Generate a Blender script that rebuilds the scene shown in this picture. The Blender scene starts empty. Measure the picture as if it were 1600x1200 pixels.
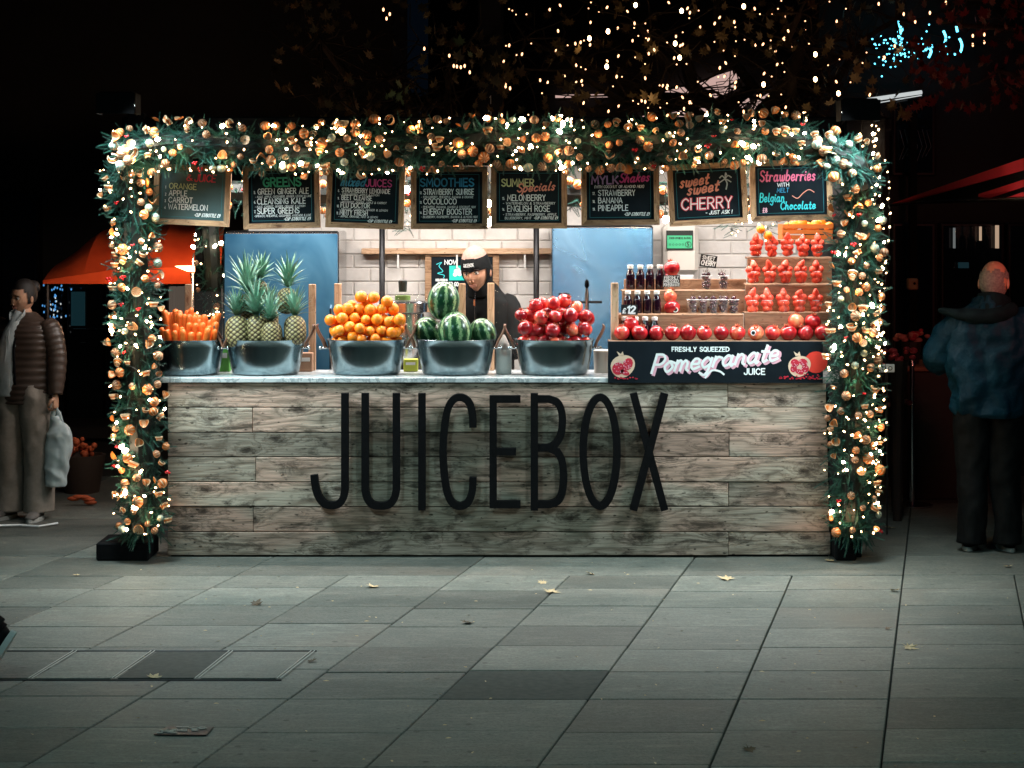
import bpy, math, random
from mathutils import Vector, Matrix, Euler, noise
R = math.radians
rnd = random.Random(7)
scn = bpy.context.scene
COL = scn.collection

# ------------------------------------------------------------------ camera, world, exposure
FPX, HCAM = 3000.0, 2.04
def P(px, py, Y):
    "a point at distance Y from the camera that shows at photo pixel (px, py)"
    return Vector(((px - 800) * Y / FPX, Y, HCAM - (py - 350) * Y / FPX))
cam_d = bpy.data.cameras.new("camera"); cam = bpy.data.objects.new("camera", cam_d); COL.objects.link(cam)
cam.location = (0, 0, HCAM); cam.rotation_euler = (R(90), 0, 0)
cam_d.sensor_width = 36; cam_d.lens = FPX / 1600 * 36; cam_d.shift_y = -250 / 1600
cam_d.clip_start = .05; cam_d.clip_end = 400
scn.camera = cam
w = bpy.data.worlds.new("World"); scn.world = w; w.use_nodes = True
bg = w.node_tree.nodes["Background"]
bg.inputs[0].default_value = (.14, .32, .62, 1); bg.inputs[1].default_value = .0055
scn.view_settings.view_transform = 'Standard'; scn.view_settings.look = 'None'
scn.view_settings.exposure = 0; scn.view_settings.gamma = 1
scn.cycles.max_bounces = 7; scn.cycles.transparent_max_bounces = 12
scn.cycles.sample_clamp_indirect = 3.0; scn.cycles.use_denoising = True
scn.cycles.caustics_reflective = False; scn.cycles.caustics_refractive = False

YF = 11.77
S = YF / FPX          # metres per photo pixel on the stall's front

def lamp(name, kind, loc, energy, color, **kw):
    d = bpy.data.lights.new(name, kind); d.energy = energy; d.color = color
    for k, v in kw.items():
        if k not in ('aim',): setattr(d, k, v)
    o = bpy.data.objects.new(name, d); COL.objects.link(o); o.location = loc
    if 'aim' in kw:
        o.rotation_euler = (Vector(kw['aim']) - Vector(loc)).to_track_quat('-Z', 'Y').to_euler()
    return o
TEAL = (.66, .93, 1.0); WARM = (1, .62, .30); SOFT = (1, .93, .88)
# floodlights on the stall's two upper front corners (their housings are built further down)
FLOOD_L = Vector((-2.30, 11.22, 2.74)); FLOOD_R = Vector((2.02, 11.20, 2.70))
lamp("floodlight_lamp", 'SPOT', FLOOD_L + Vector((.0, .0, -.05)), 500, (.76, .96, 1), spot_size=R(118), spot_blend=1, shadow_soft_size=.32, aim=(-1.1, 11.25, 0))
lamp("floodlight_lamp", 'SPOT', FLOOD_R + Vector((.0, .0, -.05)), 500, (.80, .97, 1), spot_size=R(118), spot_blend=1, shadow_soft_size=.32, aim=(.8, 11.25, 0))
# two assumed street lamps, added overhead out of view to light the paving
ASSUMED_STREET = [Vector((-3.2, 3.4, 6.0)), Vector((3.6, 3.6, 6.0))]
lamp("street_lamp_light", 'SPOT', ASSUMED_STREET[0] - Vector((0, 0, .12)), 540, (.54, .98, 1), spot_size=R(64), spot_blend=1, shadow_soft_size=.5, aim=(-.4, 8.9, 0))
lamp("street_lamp_light", 'SPOT', ASSUMED_STREET[1] - Vector((0, 0, .12)), 500, (.70, 1, .97), spot_size=R(62), spot_blend=1, shadow_soft_size=.5, aim=(.6, 8.9, 0))
# assumed LED battens, added under the stall ceiling to light the inside
for (bx, by, e) in ((-1.2, 12.15, 56), (1.1, 12.15, 52), (-.95, 13.0, 44), (1.15, 13.0, 50)):
    lamp("batten_light", 'AREA', (bx, by, 2.53), e, SOFT, shape='RECTANGLE', size=2.0, size_y=.06)

# ------------------------------------------------------------------ materials
def mat(name, col=(.5, .5, .5), rough=.6, metal=0, emit=None, es=0, trans=0, ior=1.45, coat=0, alpha=1, sss=0):
    m = bpy.data.materials.new(name); m.use_nodes = True
    b = m.node_tree.nodes["Principled BSDF"]; i = b.inputs
    i['Base Color'].default_value = (*col, 1); i['Roughness'].default_value = rough; i['Metallic'].default_value = metal
    i['Transmission Weight'].default_value = trans; i['IOR'].default_value = ior; i['Coat Weight'].default_value = coat
    i['Alpha'].default_value = alpha
    if sss: i['Subsurface Weight'].default_value = sss; i['Subsurface Radius'].default_value = (.02, .008, .004)
    if emit: i['Emission Color'].default_value = (*emit, 1); i['Emission Strength'].default_value = es
    return m
class NT:
    def __init__(s, m): s.m = m; s.t = m.node_tree; s.b = s.t.nodes["Principled BSDF"]
    def n(s, ty, **kw):
        nd = s.t.nodes.new(ty)
        for k, v in kw.items():
            if k in nd.inputs.keys() if isinstance(k, str) else False: nd.inputs[k].default_value = v
            else: setattr(nd, k, v)
        return nd
    def l(s, a, b): s.t.links.new(a, b)
    def coord(s, scale=(1, 1, 1), rand=True, kind='Object'):
        tc = s.n('ShaderNodeTexCoord'); mp = s.n('ShaderNodeMapping'); mp.inputs['Scale'].default_value = scale
        s.l(tc.outputs[kind], mp.inputs['Vector'])
        if rand:
            oi = s.n('ShaderNodeObjectInfo'); mu = s.n('ShaderNodeMath', operation='MULTIPLY'); mu.inputs[1].default_value = 37.0
            s.l(oi.outputs['Random'], mu.inputs[0]); s.l(mu.outputs[0], mp.inputs['Location']); s.oi = oi
        return mp.outputs['Vector']
    def noise(s, vec, scale, detail=4, rough=.55, dist=0):
        nz = s.n('ShaderNodeTexNoise'); nz.inputs['Scale'].default_value = scale; nz.inputs['Detail'].default_value = detail
        nz.inputs['Roughness'].default_value = rough; nz.inputs['Distortion'].default_value = dist
        s.l(vec, nz.inputs['Vector']); return nz.outputs['Fac']
    def ramp(s, fac, stops):
        r = s.n('ShaderNodeValToRGB'); e = r.color_ramp.elements
        while len(e) < len(stops): e.new(.5)
        for k, (p, c) in enumerate(stops): e[k].position = p; e[k].color = (*c, 1) if len(c) == 3 else c
        s.l(fac, r.inputs['Fac']); return r.outputs['Color']
    def mix(s, fac, a, b, mode='MIX'):
        m = s.n('ShaderNodeMix', data_type='RGBA', blend_type=mode)
        for v, i in ((fac, 0), (a, 6), (b, 7)):
            if hasattr(v, 'is_linked'): s.l(v, m.inputs[i])
            else: m.inputs[i].default_value = v if i == 0 else (*v, 1)
        return m.outputs[2]
    def bump(s, h, strength=.3, dist=.01):
        b = s.n('ShaderNodeBump'); b.inputs['Strength'].default_value = strength; b.inputs['Distance'].default_value = dist
        s.l(h, b.inputs['Height']); s.l(b.outputs['Normal'], s.b.inputs['Normal'])
    def color(s, c): s.l(c, s.b.inputs['Base Color'])
    def rough(s, fac, a, b):
        mr = s.n('ShaderNodeMapRange'); mr.inputs[3].default_value = a; mr.inputs[4].default_value = b
        s.l(fac, mr.inputs[0]); s.l(mr.outputs[0], s.b.inputs['Roughness'])
def noisy(name, c1, c2, scale=8, rough=.6, bump=.15, dist=.004, metal=0, stretch=(1, 1, 1), **kw):
    m = mat(name, c1, rough, metal, **kw); t = NT(m); t.b.inputs['Specular IOR Level'].default_value = .15 if 'cloth' in name or 'jacket' in name or 'trous' in name else .5; v = t.coord(stretch)
    f = t.noise(v, scale, 6, .6); t.color(t.ramp(f, [(.3, c1), (.7, c2)])); t.bump(f, bump, dist); return m

def wood_mat(name, dark, mid, light, scale=1.0, rough=.75, stain=.55, knots=1.0, pink=0):
    m = mat(name, mid, rough); t = NT(m); v = t.coord((1, 1, 1)); m.node_tree.nodes['Principled BSDF'].inputs['Specular IOR Level'].default_value = .25
    sx = t.n('ShaderNodeSeparateXYZ'); t.l(v, sx.inputs[0])
    def mp(sc):
        k = t.n('ShaderNodeMapping'); k.inputs['Scale'].default_value = sc; t.l(v, k.inputs['Vector']); return k.outputs[0]
    def ma(op, a, b, c=None):
        k = t.n('ShaderNodeMath', operation=op)
        for i_, q in enumerate((a, b, c)):
            if q is None: continue
            if hasattr(q, 'is_linked'): t.l(q, k.inputs[i_])
            else: k.inputs[i_].default_value = q
        return k.outputs[0]
    kx = t.n('ShaderNodeCombineXYZ'); t.l(ma('MULTIPLY', sx.outputs[0], 1.9 * scale), kx.inputs[0]); t.l(ma('MULTIPLY', sx.outputs[2], 5.2 * scale), kx.inputs[1])
    vo = t.n('ShaderNodeTexVoronoi'); vo.voronoi_dimensions = '2D'; vo.inputs['Scale'].default_value = 1; t.l(kx.outputs[0], vo.inputs['Vector'])
    jag = t.noise(mp((9 * scale, 9, 16 * scale)), 2.5, 4, .65); d = ma('ADD', vo.outputs['Distance'], ma('MULTIPLY_ADD', jag, .22, -.11))
    near = ma('MAXIMUM', ma('MULTIPLY_ADD', d, -2.6, 1.0), 0.0); near2 = ma('MULTIPLY', near, near)
    warp = t.noise(mp((1.1 * scale, 3, 5 * scale)), 1.0, 3, .5, .3); fine = t.noise(mp((3 * scale, 20, 110 * scale)), 1.6, 5, .65)
    g = ma('ADD', ma('MULTIPLY', sx.outputs[2], 14.0 * scale), ma('ADD', ma('MULTIPLY', warp, 6.5), ma('MULTIPLY', near2, 4.0 * knots)))
    fr = ma('PINGPONG', g, .5)
    ring = t.ramp(ma('ADD', fr, ma('MULTIPLY_ADD', fine, .16, -.08)), [(.01, (.30, .30, .30)), (.09, (.62, .62, .62)), (.22, (.88, .88, .88)), (.47, (1, 1, 1))])
    tint = t.noise(mp((.9 * scale, 1, 3 * scale)), 1.3, 2, .5)
    lt = t.mix(t.ramp(tint, [(.44, (0, 0, 0)), (.58, (1, 1, 1))]), light, (min(1, light[0] * (1 + pink)), light[1] * (1 - pink * .25), light[2] * (1 - pink * .35)))
    base = t.mix(ring, (mid[0] * .7, mid[1] * .62, mid[2] * .58), lt)
    base = t.mix(t.ramp(fine, [(.41, (.6, .6, .6)), (.56, (0, 0, 0))]), base, (mid[0] * .8, mid[1] * .78, mid[2] * .78))
    blot = t.noise(mp((3.2 * scale, 5, 9 * scale)), 1.5, 6, .72, .5)
    base = t.mix(t.ramp(blot, [(.50, (0, 0, 0)), (.63, (stain,) * 3)]), base, dark)
    base = t.mix(t.ramp(d, [(.03, (.85, .85, .85)), (.08, (.45, .45, .45)), (.17, (0, 0, 0))]), base, (dark[0] * .7, dark[1] * .55, dark[2] * .5))
    kx2 = t.n('ShaderNodeCombineXYZ'); t.l(ma('MULTIPLY', sx.outputs[0], 8.0 * scale), kx2.inputs[0]); t.l(ma('MULTIPLY', sx.outputs[2], 17 * scale), kx2.inputs[1])
    v2 = t.n('ShaderNodeTexVoronoi'); v2.voronoi_dimensions = '2D'; v2.inputs['Scale'].default_value = 1; t.l(kx2.outputs[0], v2.inputs['Vector'])
    base = t.mix(t.ramp(ma('ADD', v2.outputs['Distance'], ma('MULTIPLY_ADD', jag, .5, -.18)), [(.08, (.85, .85, .85)), (.14, (0, 0, 0))]), base, (dark[0] * .6, dark[1] * .55, dark[2] * .5))
    hs = t.n('ShaderNodeHueSaturation'); mr = t.n('ShaderNodeMapRange'); mr.inputs[3].default_value = .62; mr.inputs[4].default_value = 1.22
    t.l(t.oi.outputs['Random'], mr.inputs[0]); t.l(mr.outputs[0], hs.inputs['Value']); t.l(base, hs.inputs['Color']); t.color(hs.outputs[0])
    t.bump(ma('ADD', fine, ma('ADD', fr, ma('MULTIPLY', near2, -.8))), .55, .003); return m

M = {}
M['plank'] = wood_mat('weathered_plank', (.045, .036, .028), (.25, .20, .15), (.62, .53, .43), 1.0, .75, .78, 1.0, .22)
M['oak'] = wood_mat('pale_wood', (.24, .13, .07), (.52, .33, .20), (.62, .42, .27), 1.6, .6, .15)
M['frame'] = wood_mat('frame_wood', (.12, .055, .025), (.34, .19, .10), (.5, .31, .18), 2, .5, .35)
M['shelfwood'] = wood_mat('shelf_wood', (.10, .05, .028), (.24, .13, .075), (.34, .20, .12), 1.4, .55, .25)
M['black'] = noisy('black_paint', (.0015, .0015, .002), (.004, .004, .005), 30, .75); M['black'].node_tree.nodes['Principled BSDF'].inputs['Specular IOR Level'].default_value = .15
M['blackm'] = mat('black_metal', (.01, .01, .012), .35, .3)
M['chalk'] = noisy('chalkboard', (.002, .006, .010), (.006, .012, .018), 6, .7, .05); M['slate'] = noisy('dusty_chalkboard', (.035, .075, .08), (.06, .11, .115), 5, .6, .05); M['chalk'].node_tree.nodes['Principled BSDF'].inputs['Specular IOR Level'].default_value = .2  # first board's paler colour paints in the floodlight's reflection
M['stain_steel'] = mat('brushed_steel', (.62, .63, .64), .2, 1)
t = NT(M['stain_steel']); f = t.noise(t.coord((2, 2, 60)), 6, 3); t.rough(f, .12, .26)
M['tub'] = mat('tub_steel', (.21, .27, .29), .14, 1)
t = NT(M['tub']); f = t.noise(t.coord((1, 1, 1)), 7, 2); t.rough(f, .17, .27); t.bump(f, .015, .01)
M['fridge'] = mat('blue_tinted_steel', (.28, .47, .66), .32, .75)  # blue reflected light is painted into the right fridge door's colour
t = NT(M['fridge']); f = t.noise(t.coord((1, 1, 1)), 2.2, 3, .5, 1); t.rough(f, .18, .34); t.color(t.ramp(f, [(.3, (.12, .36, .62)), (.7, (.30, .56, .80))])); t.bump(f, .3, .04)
M['fridgedark'] = mat('dark_blue_steel', (.1, .25, .4), .3, .75); t = NT(M['fridgedark']); f = t.noise(t.coord((1, 1, 1)), 2.2, 3, .5, 1); t.rough(f, .26, .42); t.color(t.ramp(f, [(.3, (.03, .15, .30)), (.7, (.12, .32, .50))]))  # left fridge door, a dimmer blue reflection painted into the steel colour
M['marble'] = mat('white_marble', (.7, .72, .72), .22)
t = NT(M['marble']); v = t.coord(); f = t.noise(v, 5, 8, .65, 1.8); t.color(t.ramp(f, [(.40, (.62, .66, .67)), (.49, (.34, .38, .40)), (.53, (.68, .71, .71)), (.8, (.55, .6, .62))]))
M['brickw'] = noisy('white_painted_brick', (.62, .58, .54), (.75, .72, .68), 9, .6, .5, .006)
M['mortar'] = noisy('white_mortar', (.62, .59, .56), (.72, .69, .65), 20, .8)
M['white'] = mat('white_plastic', (.75, .74, .71), .35)
M['cream'] = mat('cream_casing', (.62, .58, .52), .4)
M['leather'] = noisy('brown_leather', (.10, .045, .025), (.2, .09, .05), 12, .5)
M['needle'] = mat('fir_needles', (.03, .13, .09), .5)
t = NT(M['needle']); v = t.coord((1, 1, 1), False); f = t.noise(v, 9, 3, .6); t.color(t.ramp(f, [(.3, (.004, .028, .022)), (.5, (.012, .085, .062)), (.72, (.05, .19, .155))]))
M['twig'] = mat('twig_brown', (.03, .018, .01), .8)
M['orind'] = noisy('orange_rind', (.42, .10, .015), (.72, .22, .04), 14, .5, .4, .004)
M['opeel'] = mat('pale_peel', (.62, .44, .28), .6)
M['oflesh'] = noisy('dried_flesh', (.45, .13, .03), (.75, .33, .12), 25, .45)
M['nutty'] = noisy('dried_seed_pod', (.16, .06, .03), (.42, .18, .08), 20, .55, .4, .004)
M['silver'] = mat('silver_green_bauble', (.30, .42, .36), .35, .3)
M['berry'] = mat('red_berry', (.55, .01, .015), .2, coat=.5)
M['ribbon'] = mat('cream_ribbon', (.75, .62, .48), .5)
M['cable'] = mat('dark_cable', (.008, .012, .01), .6)
M['orange'] = noisy('fresh_orange', (.90, .20, .008), (.98, .30, .02), 6, .38, .0)
t = NT(M['orange']); v = t.coord(); f = t.noise(v, 120, 2); t.bump(f, .25, .002)
M['carrot'] = noisy('carrot_skin', (.82, .13, .015), (.95, .24, .04), 10, .42, .3, .003)
M['pome'] = mat('pomegranate_skin', (.55, .03, .03), .25, coat=.4)
t = NT(M['pome']); v = t.coord(); f = t.noise(v, 13, 5, .6); oi = t.oi
fa = t.n('ShaderNodeMath', operation='ADD'); fm = t.n('ShaderNodeMath', operation='MULTIPLY_ADD'); fm.inputs[1].default_value = .3; fm.inputs[2].default_value = -.17
t.l(oi.outputs['Random'], fm.inputs[0]); t.l(f, fa.inputs[0]); t.l(fm.outputs[0], fa.inputs[1])
t.color(t.ramp(fa.outputs[0], [(.36, (.30, .006, .012)), (.5, (.60, .025, .03)), (.64, (.78, .13, .07)), (.78, (.85, .36, .16))])); t.bump(f, .1, .003)
M['pomedry'] = mat('pomegranate_calyx', (.5, .14, .07), .6)
M['pineleaf'] = noisy('pineapple_leaf', (.06, .20, .13), (.30, .48, .38), 9, .4, .1)
M['pinebody'] = mat('pineapple_skin', (.3, .25, .08), .55)
t = NT(M['pinebody']); at = t.n('ShaderNodeAttribute', attribute_name='eye'); v = t.coord(); f = t.noise(v, 8, 3)
yg = t.mix(f, (.17, .22, .09), (.50, .36, .17)); t.color(t.mix(t.ramp(at.outputs['Fac'], [(.30, (0, 0, 0)), (.72, (1, 1, 1))]), (.045, .028, .014), yg))
M['melon'] = mat('watermelon_rind', (.03, .14, .05), .28, coat=.3)
t = NT(M['melon']); tc = t.n('ShaderNodeTexCoord'); sp = t.n('ShaderNodeSeparateXYZ'); t.l(tc.outputs['Object'], sp.inputs[0])
an = t.n('ShaderNodeMath', operation='ARCTAN2'); t.l(sp.outputs[0], an.inputs[0]); t.l(sp.outputs[1], an.inputs[1])
v = t.coord((1, 1, .6)); nz = t.noise(v, 9, 6, .7); nz2 = t.noise(v, 26, 5, .7)
ma = t.n('ShaderNodeMath', operation='MULTIPLY_ADD'); ma.inputs[1].default_value = 10.0; t.l(an.outputs[0], ma.inputs[0])
n3 = t.n('ShaderNodeMath', operation='MULTIPLY'); n3.inputs[1].default_value = 8.0; t.l(nz, n3.inputs[0]); t.l(n3.outputs[0], ma.inputs[2])
si = t.n('ShaderNodeMath', operation='SINE'); t.l(ma.outputs[0], si.inputs[0])
a2 = t.n('ShaderNodeMath', operation='MULTIPLY_ADD'); a2.inputs[1].default_value = 3.2; a2.inputs[2].default_value = -1.7; t.l(nz2, a2.inputs[0])
a3 = t.n('ShaderNodeMath', operation='ADD'); t.l(si.outputs[0], a3.inputs[0]); t.l(a2.outputs[0], a3.inputs[1])
t.color(t.ramp(a3.outputs[0], [(0, (.006, .045, .018)), (.25, (.012, .09, .035)), (.55, (.10, .27, .11)), (.9, (.26, .38, .20))]))
M['straw'] = noisy('strawberry_red', (.72, .03, .018), (.95, .15, .08), 28, .3, .3, .002)
t = NT(M['straw']); v = t.coord(); vo = t.n('ShaderNodeTexVoronoi'); vo.inputs['Scale'].default_value = 150; t.l(v, vo.inputs['Vector']); t.bump(vo.outputs['Distance'], .5, .003)
M['cup'] = mat('clear_plastic', (.95, .95, .95), .08, alpha=.045, ior=1.3)
M['rim'] = mat('plastic_rim', (.9, .9, .9), .15, alpha=.5); M['pane'] = mat('acrylic_sheet', (.9, .95, .95), .03, alpha=.012)
M['cherry'] = mat('dark_cherry', (.045, .004, .012), .18, coat=.4)
M['juice'] = mat('dark_juice', (.012, .003, .008), .08, coat=.6)
M['tagblack'] = mat('tag_black', (.006, .006, .007), .8)
M['paint_white'] = mat('white_lettering', (.88, .90, .90), .7)
M['glasstint'] = mat('dark_window_glass', (.006, .010, .014), .06)
M['facade'] = noisy('dark_facade', (.006, .006, .007), (.012, .011, .011), 3, .7)
M['skin'] = mat('skin', (.50, .27, .17), .5, sss=.15)
M['cloth_black'] = noisy('black_cloth', (.003, .0035, .004), (.008, .009, .009), 25, .8)
M['bark'] = noisy('dark_bark', (.012, .009, .007), (.035, .025, .018), 12, .9, .6, .02)
def flat(name, col, **k):
    if name not in M: M[name] = mat(name, col, .65, **k)
    return M[name]
def glow(name, col, st, sample=False):
    m = mat(name, (0, 0, 0), .5, emit=col, es=st)
    try: m.cycles.emission_sampling = 'FRONT' if sample else 'NONE'
    except Exception: pass
    M[name] = m; return m
glow('bulb_warm', (1, .62, .30), 16); glow('bulb_bright', (1, .80, .55), 60); glow('bulb_tree', (1, .50, .24), 4)
glow('bulb_blue', (.12, .45, 1), .7); glow('neon', (.12, .72, 1), 4.5); glow('batten', (1, .9, .8), 9)
glow('heater_glow', (1, .48, .22), 9); glow('soffit', (.95, .62, .55), .62); glow('strip', (.8, .85, .85), .7)
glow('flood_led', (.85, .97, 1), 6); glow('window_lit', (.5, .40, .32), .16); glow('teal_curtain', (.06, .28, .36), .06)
glow('candle', (1, .5, .22), 3)

# ------------------------------------------------------------------ mesh building
def wloc(o):
    v = Vector((0, 0, 0))
    while o is not None: v += o.location; o = o.parent
    return v
class MB:
    def __init__(s): s.v = []; s.f = []; s.m = []
    def add(s, vs, fs, mi=0):
        n = len(s.v); s.v += [tuple(v) for v in vs]; s.f += [tuple(i + n for i in f) for f in fs]; s.m += [mi] * len(fs); return s
    def box(s, a, b, mi=0, ch=0, mtx=None):
        a, b = Vector(a), Vector(b); lo = Vector(map(min, a, b)); hi = Vector(map(max, a, b))
        if ch <= 0:
            vs = [Vector((x, y, z)) for x in (lo.x, hi.x) for y in (lo.y, hi.y) for z in (lo.z, hi.z)]
            fs = [(0, 1, 3, 2), (4, 6, 7, 5), (0, 4, 5, 1), (2, 3, 7, 6), (0, 2, 6, 4), (1, 5, 7, 3)]
        else:
            c = min(ch, *( (hi - lo) * .45)); vs = []; idx = {}
            for i, sx in enumerate((0, 1)):
                for j, sy in enumerate((0, 1)):
                    for k, sz in enumerate((0, 1)):
                        p = Vector((hi.x if sx else lo.x, hi.y if sy else lo.y, hi.z if sz else lo.z))
                        d = Vector((-c if sx else c, -c if sy else c, -c if sz else c))
                        for ax in range(3):
                            q = p + d; q[ax] = p[ax]; idx[(sx, sy, sz, ax)] = len(vs); vs.append(q)
            fs = []
            def I(b, ax): return idx[(b[0], b[1], b[2], ax)]
            for ax in range(3):
                o1, o2 = [q for q in range(3) if q != ax]
                for sd in (0, 1):
                    q = []
                    for (u, w_) in ((0, 0), (1, 0), (1, 1), (0, 1)):
                        b_ = [0, 0, 0]; b_[ax] = sd; b_[o1] = u; b_[o2] = w_; q.append(I(b_, ax))
                    fs.append(tuple(q))
            for ax in range(3):
                o1, o2 = [q for q in range(3) if q != ax]
                for u in (0, 1):
                    for w_ in (0, 1):
                        b0 = [0, 0, 0]; b0[o1] = u; b0[o2] = w_; b1 = list(b0); b1[ax] = 1
                        fs.append((I(b0, o1), I(b1, o1), I(b1, o2), I(b0, o2)))
            for sx in (0, 1):
                for sy in (0, 1):
                    for sz in (0, 1): fs.append(tuple(I((sx, sy, sz), ax) for ax in range(3)))
        if mtx is not None: vs = [mtx @ v for v in vs]
        return s.add(vs, fs, mi)
    def loft(s, pts, rad, seg=10, ref=None, mi=0, cap=True, closed=False):
        pts = [Vector(p) for p in pts]; n = len(pts); vs = []; fs = []
        rad = [rad] * n if isinstance(rad, (int, float, tuple)) else list(rad)
        if len(rad) != n: rad = [rad[round(i * (len(rad) - 1) / (n - 1))] for i in range(n)]
        prev = None
        for i, p in enumerate(pts):
            tn = (pts[min(i + 1, n - 1)] - pts[max(i - 1, 0)])
            tn = tn.normalized() if tn.length > 1e-9 else Vector((0, 0, 1))
            if ref is not None: u = Vector(ref)
            else: u = prev if prev is not None else (Vector((1, 0, 0)) if abs(tn.x) < .8 else Vector((0, 1, 0)))
            u = (u - tn * u.dot(tn)); u = u.normalized() if u.length > 1e-6 else Vector((0, 1, 0)); prev = u; w_ = tn.cross(u)
            r = rad[i]; rx, ry = r if isinstance(r, (tuple, list)) else (r, r)
            for k in range(seg):
                a = 2 * math.pi * k / seg; vs.append(p + u * math.cos(a) * rx + w_ * math.sin(a) * ry)
        for i in range(n - 1):
            for k in range(seg):
                fs.append((i * seg + k, i * seg + (k + 1) % seg, (i + 1) * seg + (k + 1) % seg, (i + 1) * seg + k))
        if cap: fs.append(tuple(range(seg - 1, -1, -1))); fs.append(tuple((n - 1) * seg + k for k in range(seg)))
        return s.add(vs, fs, mi)
    def lathe(s, prof, c=(0, 0, 0), seg=20, ell=(1, 1), mi=0, mis=None):
        c = Vector(c); vs = []; 
        for (r, z) in prof:
            for k in range(seg):
                a = 2 * math.pi * k / seg; vs.append(c + Vector((math.cos(a) * r * ell[0], math.sin(a) * r * ell[1], z)))
        for i in range(len(prof) - 1):
            fs = [(i * seg + k, i * seg + (k + 1) % seg, (i + 1) * seg + (k + 1) % seg, (i + 1) * seg + k) for k in range(seg)]
            n0 = len(s.v) if i == 0 else n0
            if i == 0: s.v += [tuple(v) for v in vs]
            s.f += [tuple(q + n0 for q in f) for f in fs]; s.m += [mis[i] if mis else mi] * seg
        return s
    def sphere(s, c, r, seg=14, rings=9, mi=0, sc=(1, 1, 1)):
        c = Vector(c); vs = [c + Vector((0, 0, r * sc[2]))]; fs = []
        for i in range(1, rings):
            th = math.pi * i / rings
            for k in range(seg):
                a = 2 * math.pi * k / seg
                vs.append(c + Vector((r * sc[0] * math.sin(th) * math.cos(a), r * sc[1] * math.sin(th) * math.sin(a), r * sc[2] * math.cos(th))))
        vs.append(c - Vector((0, 0, r * sc[2]))); L = len(vs) - 1
        for k in range(seg):
            fs.append((0, 1 + k, 1 + (k + 1) % seg)); b = 1 + (rings - 2) * seg; fs.append((L, b + (k + 1) % seg, b + k))
        for i in range(rings - 2):
            for k in range(seg):
                b = 1 + i * seg; fs.append((b + k, b + seg + k, b + seg + (k + 1) % seg, b + (k + 1) % seg))
        return s.add(vs, fs, mi)
    def mesh(s, name, mats, smooth=False, ang=None):
        me = bpy.data.meshes.new(name); me.from_pydata(s.v, [], s.f)
        for m_ in (mats if isinstance(mats, (list, tuple)) else [mats]): me.materials.append(M[m_] if isinstance(m_, str) else m_)
        me.polygons.foreach_set('material_index', s.m)
        if smooth:
            me.polygons.foreach_set('use_smooth', [True] * len(me.polygons))
            if ang: me.set_sharp_from_angle(angle=R(ang))
        me.update(); return me
    def build(s, name, mats, parent=None, smooth=False, local=False, ang=None, label=None, kind=None):
        if parent is not None and not local:
            o_ = wloc(parent); s.v = [(v[0] - o_.x, v[1] - o_.y, v[2] - o_.z) for v in s.v]
        return link(name, s.mesh(name, mats, smooth, ang), parent, label=label, kind=kind)
def link(name, me, parent=None, loc=(0, 0, 0), rot=(0, 0, 0), scale=(1, 1, 1), label=None, kind=None):
    o = bpy.data.objects.new(name, me); COL.objects.link(o); o.parent = parent
    o.location = loc; o.rotation_euler = rot; o.scale = scale
    if label: o['label'] = label
    if kind: o['kind'] = kind
    return o
def thing(name, label, cat, loc=(0, 0, 0), group=None, rot=(0, 0, 0), kind=None):
    o = bpy.data.objects.new(name, None); COL.objects.link(o); o.location = loc; o.rotation_euler = rot; o.empty_display_size = .05
    return tag(o, label, cat, group, kind)
def tag(o, label, cat=None, group=None, kind=None):
    o['label'] = label
    if cat: o['category'] = cat
    if group: o['group'] = group
    if kind: o['kind'] = kind
    return o
def recenter(mb, c):
    c = Vector(c); mb.v = [(v[0] - c.x, v[1] - c.y, v[2] - c.z) for v in mb.v]; return mb
def single(name, mb, mats, label, cat, at, group=None, kind=None, smooth=False, ang=None):
    recenter(mb, at); o = link(name, mb.mesh(name, mats, smooth, ang), None, at); return tag(o, label, cat, group, kind)

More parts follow.
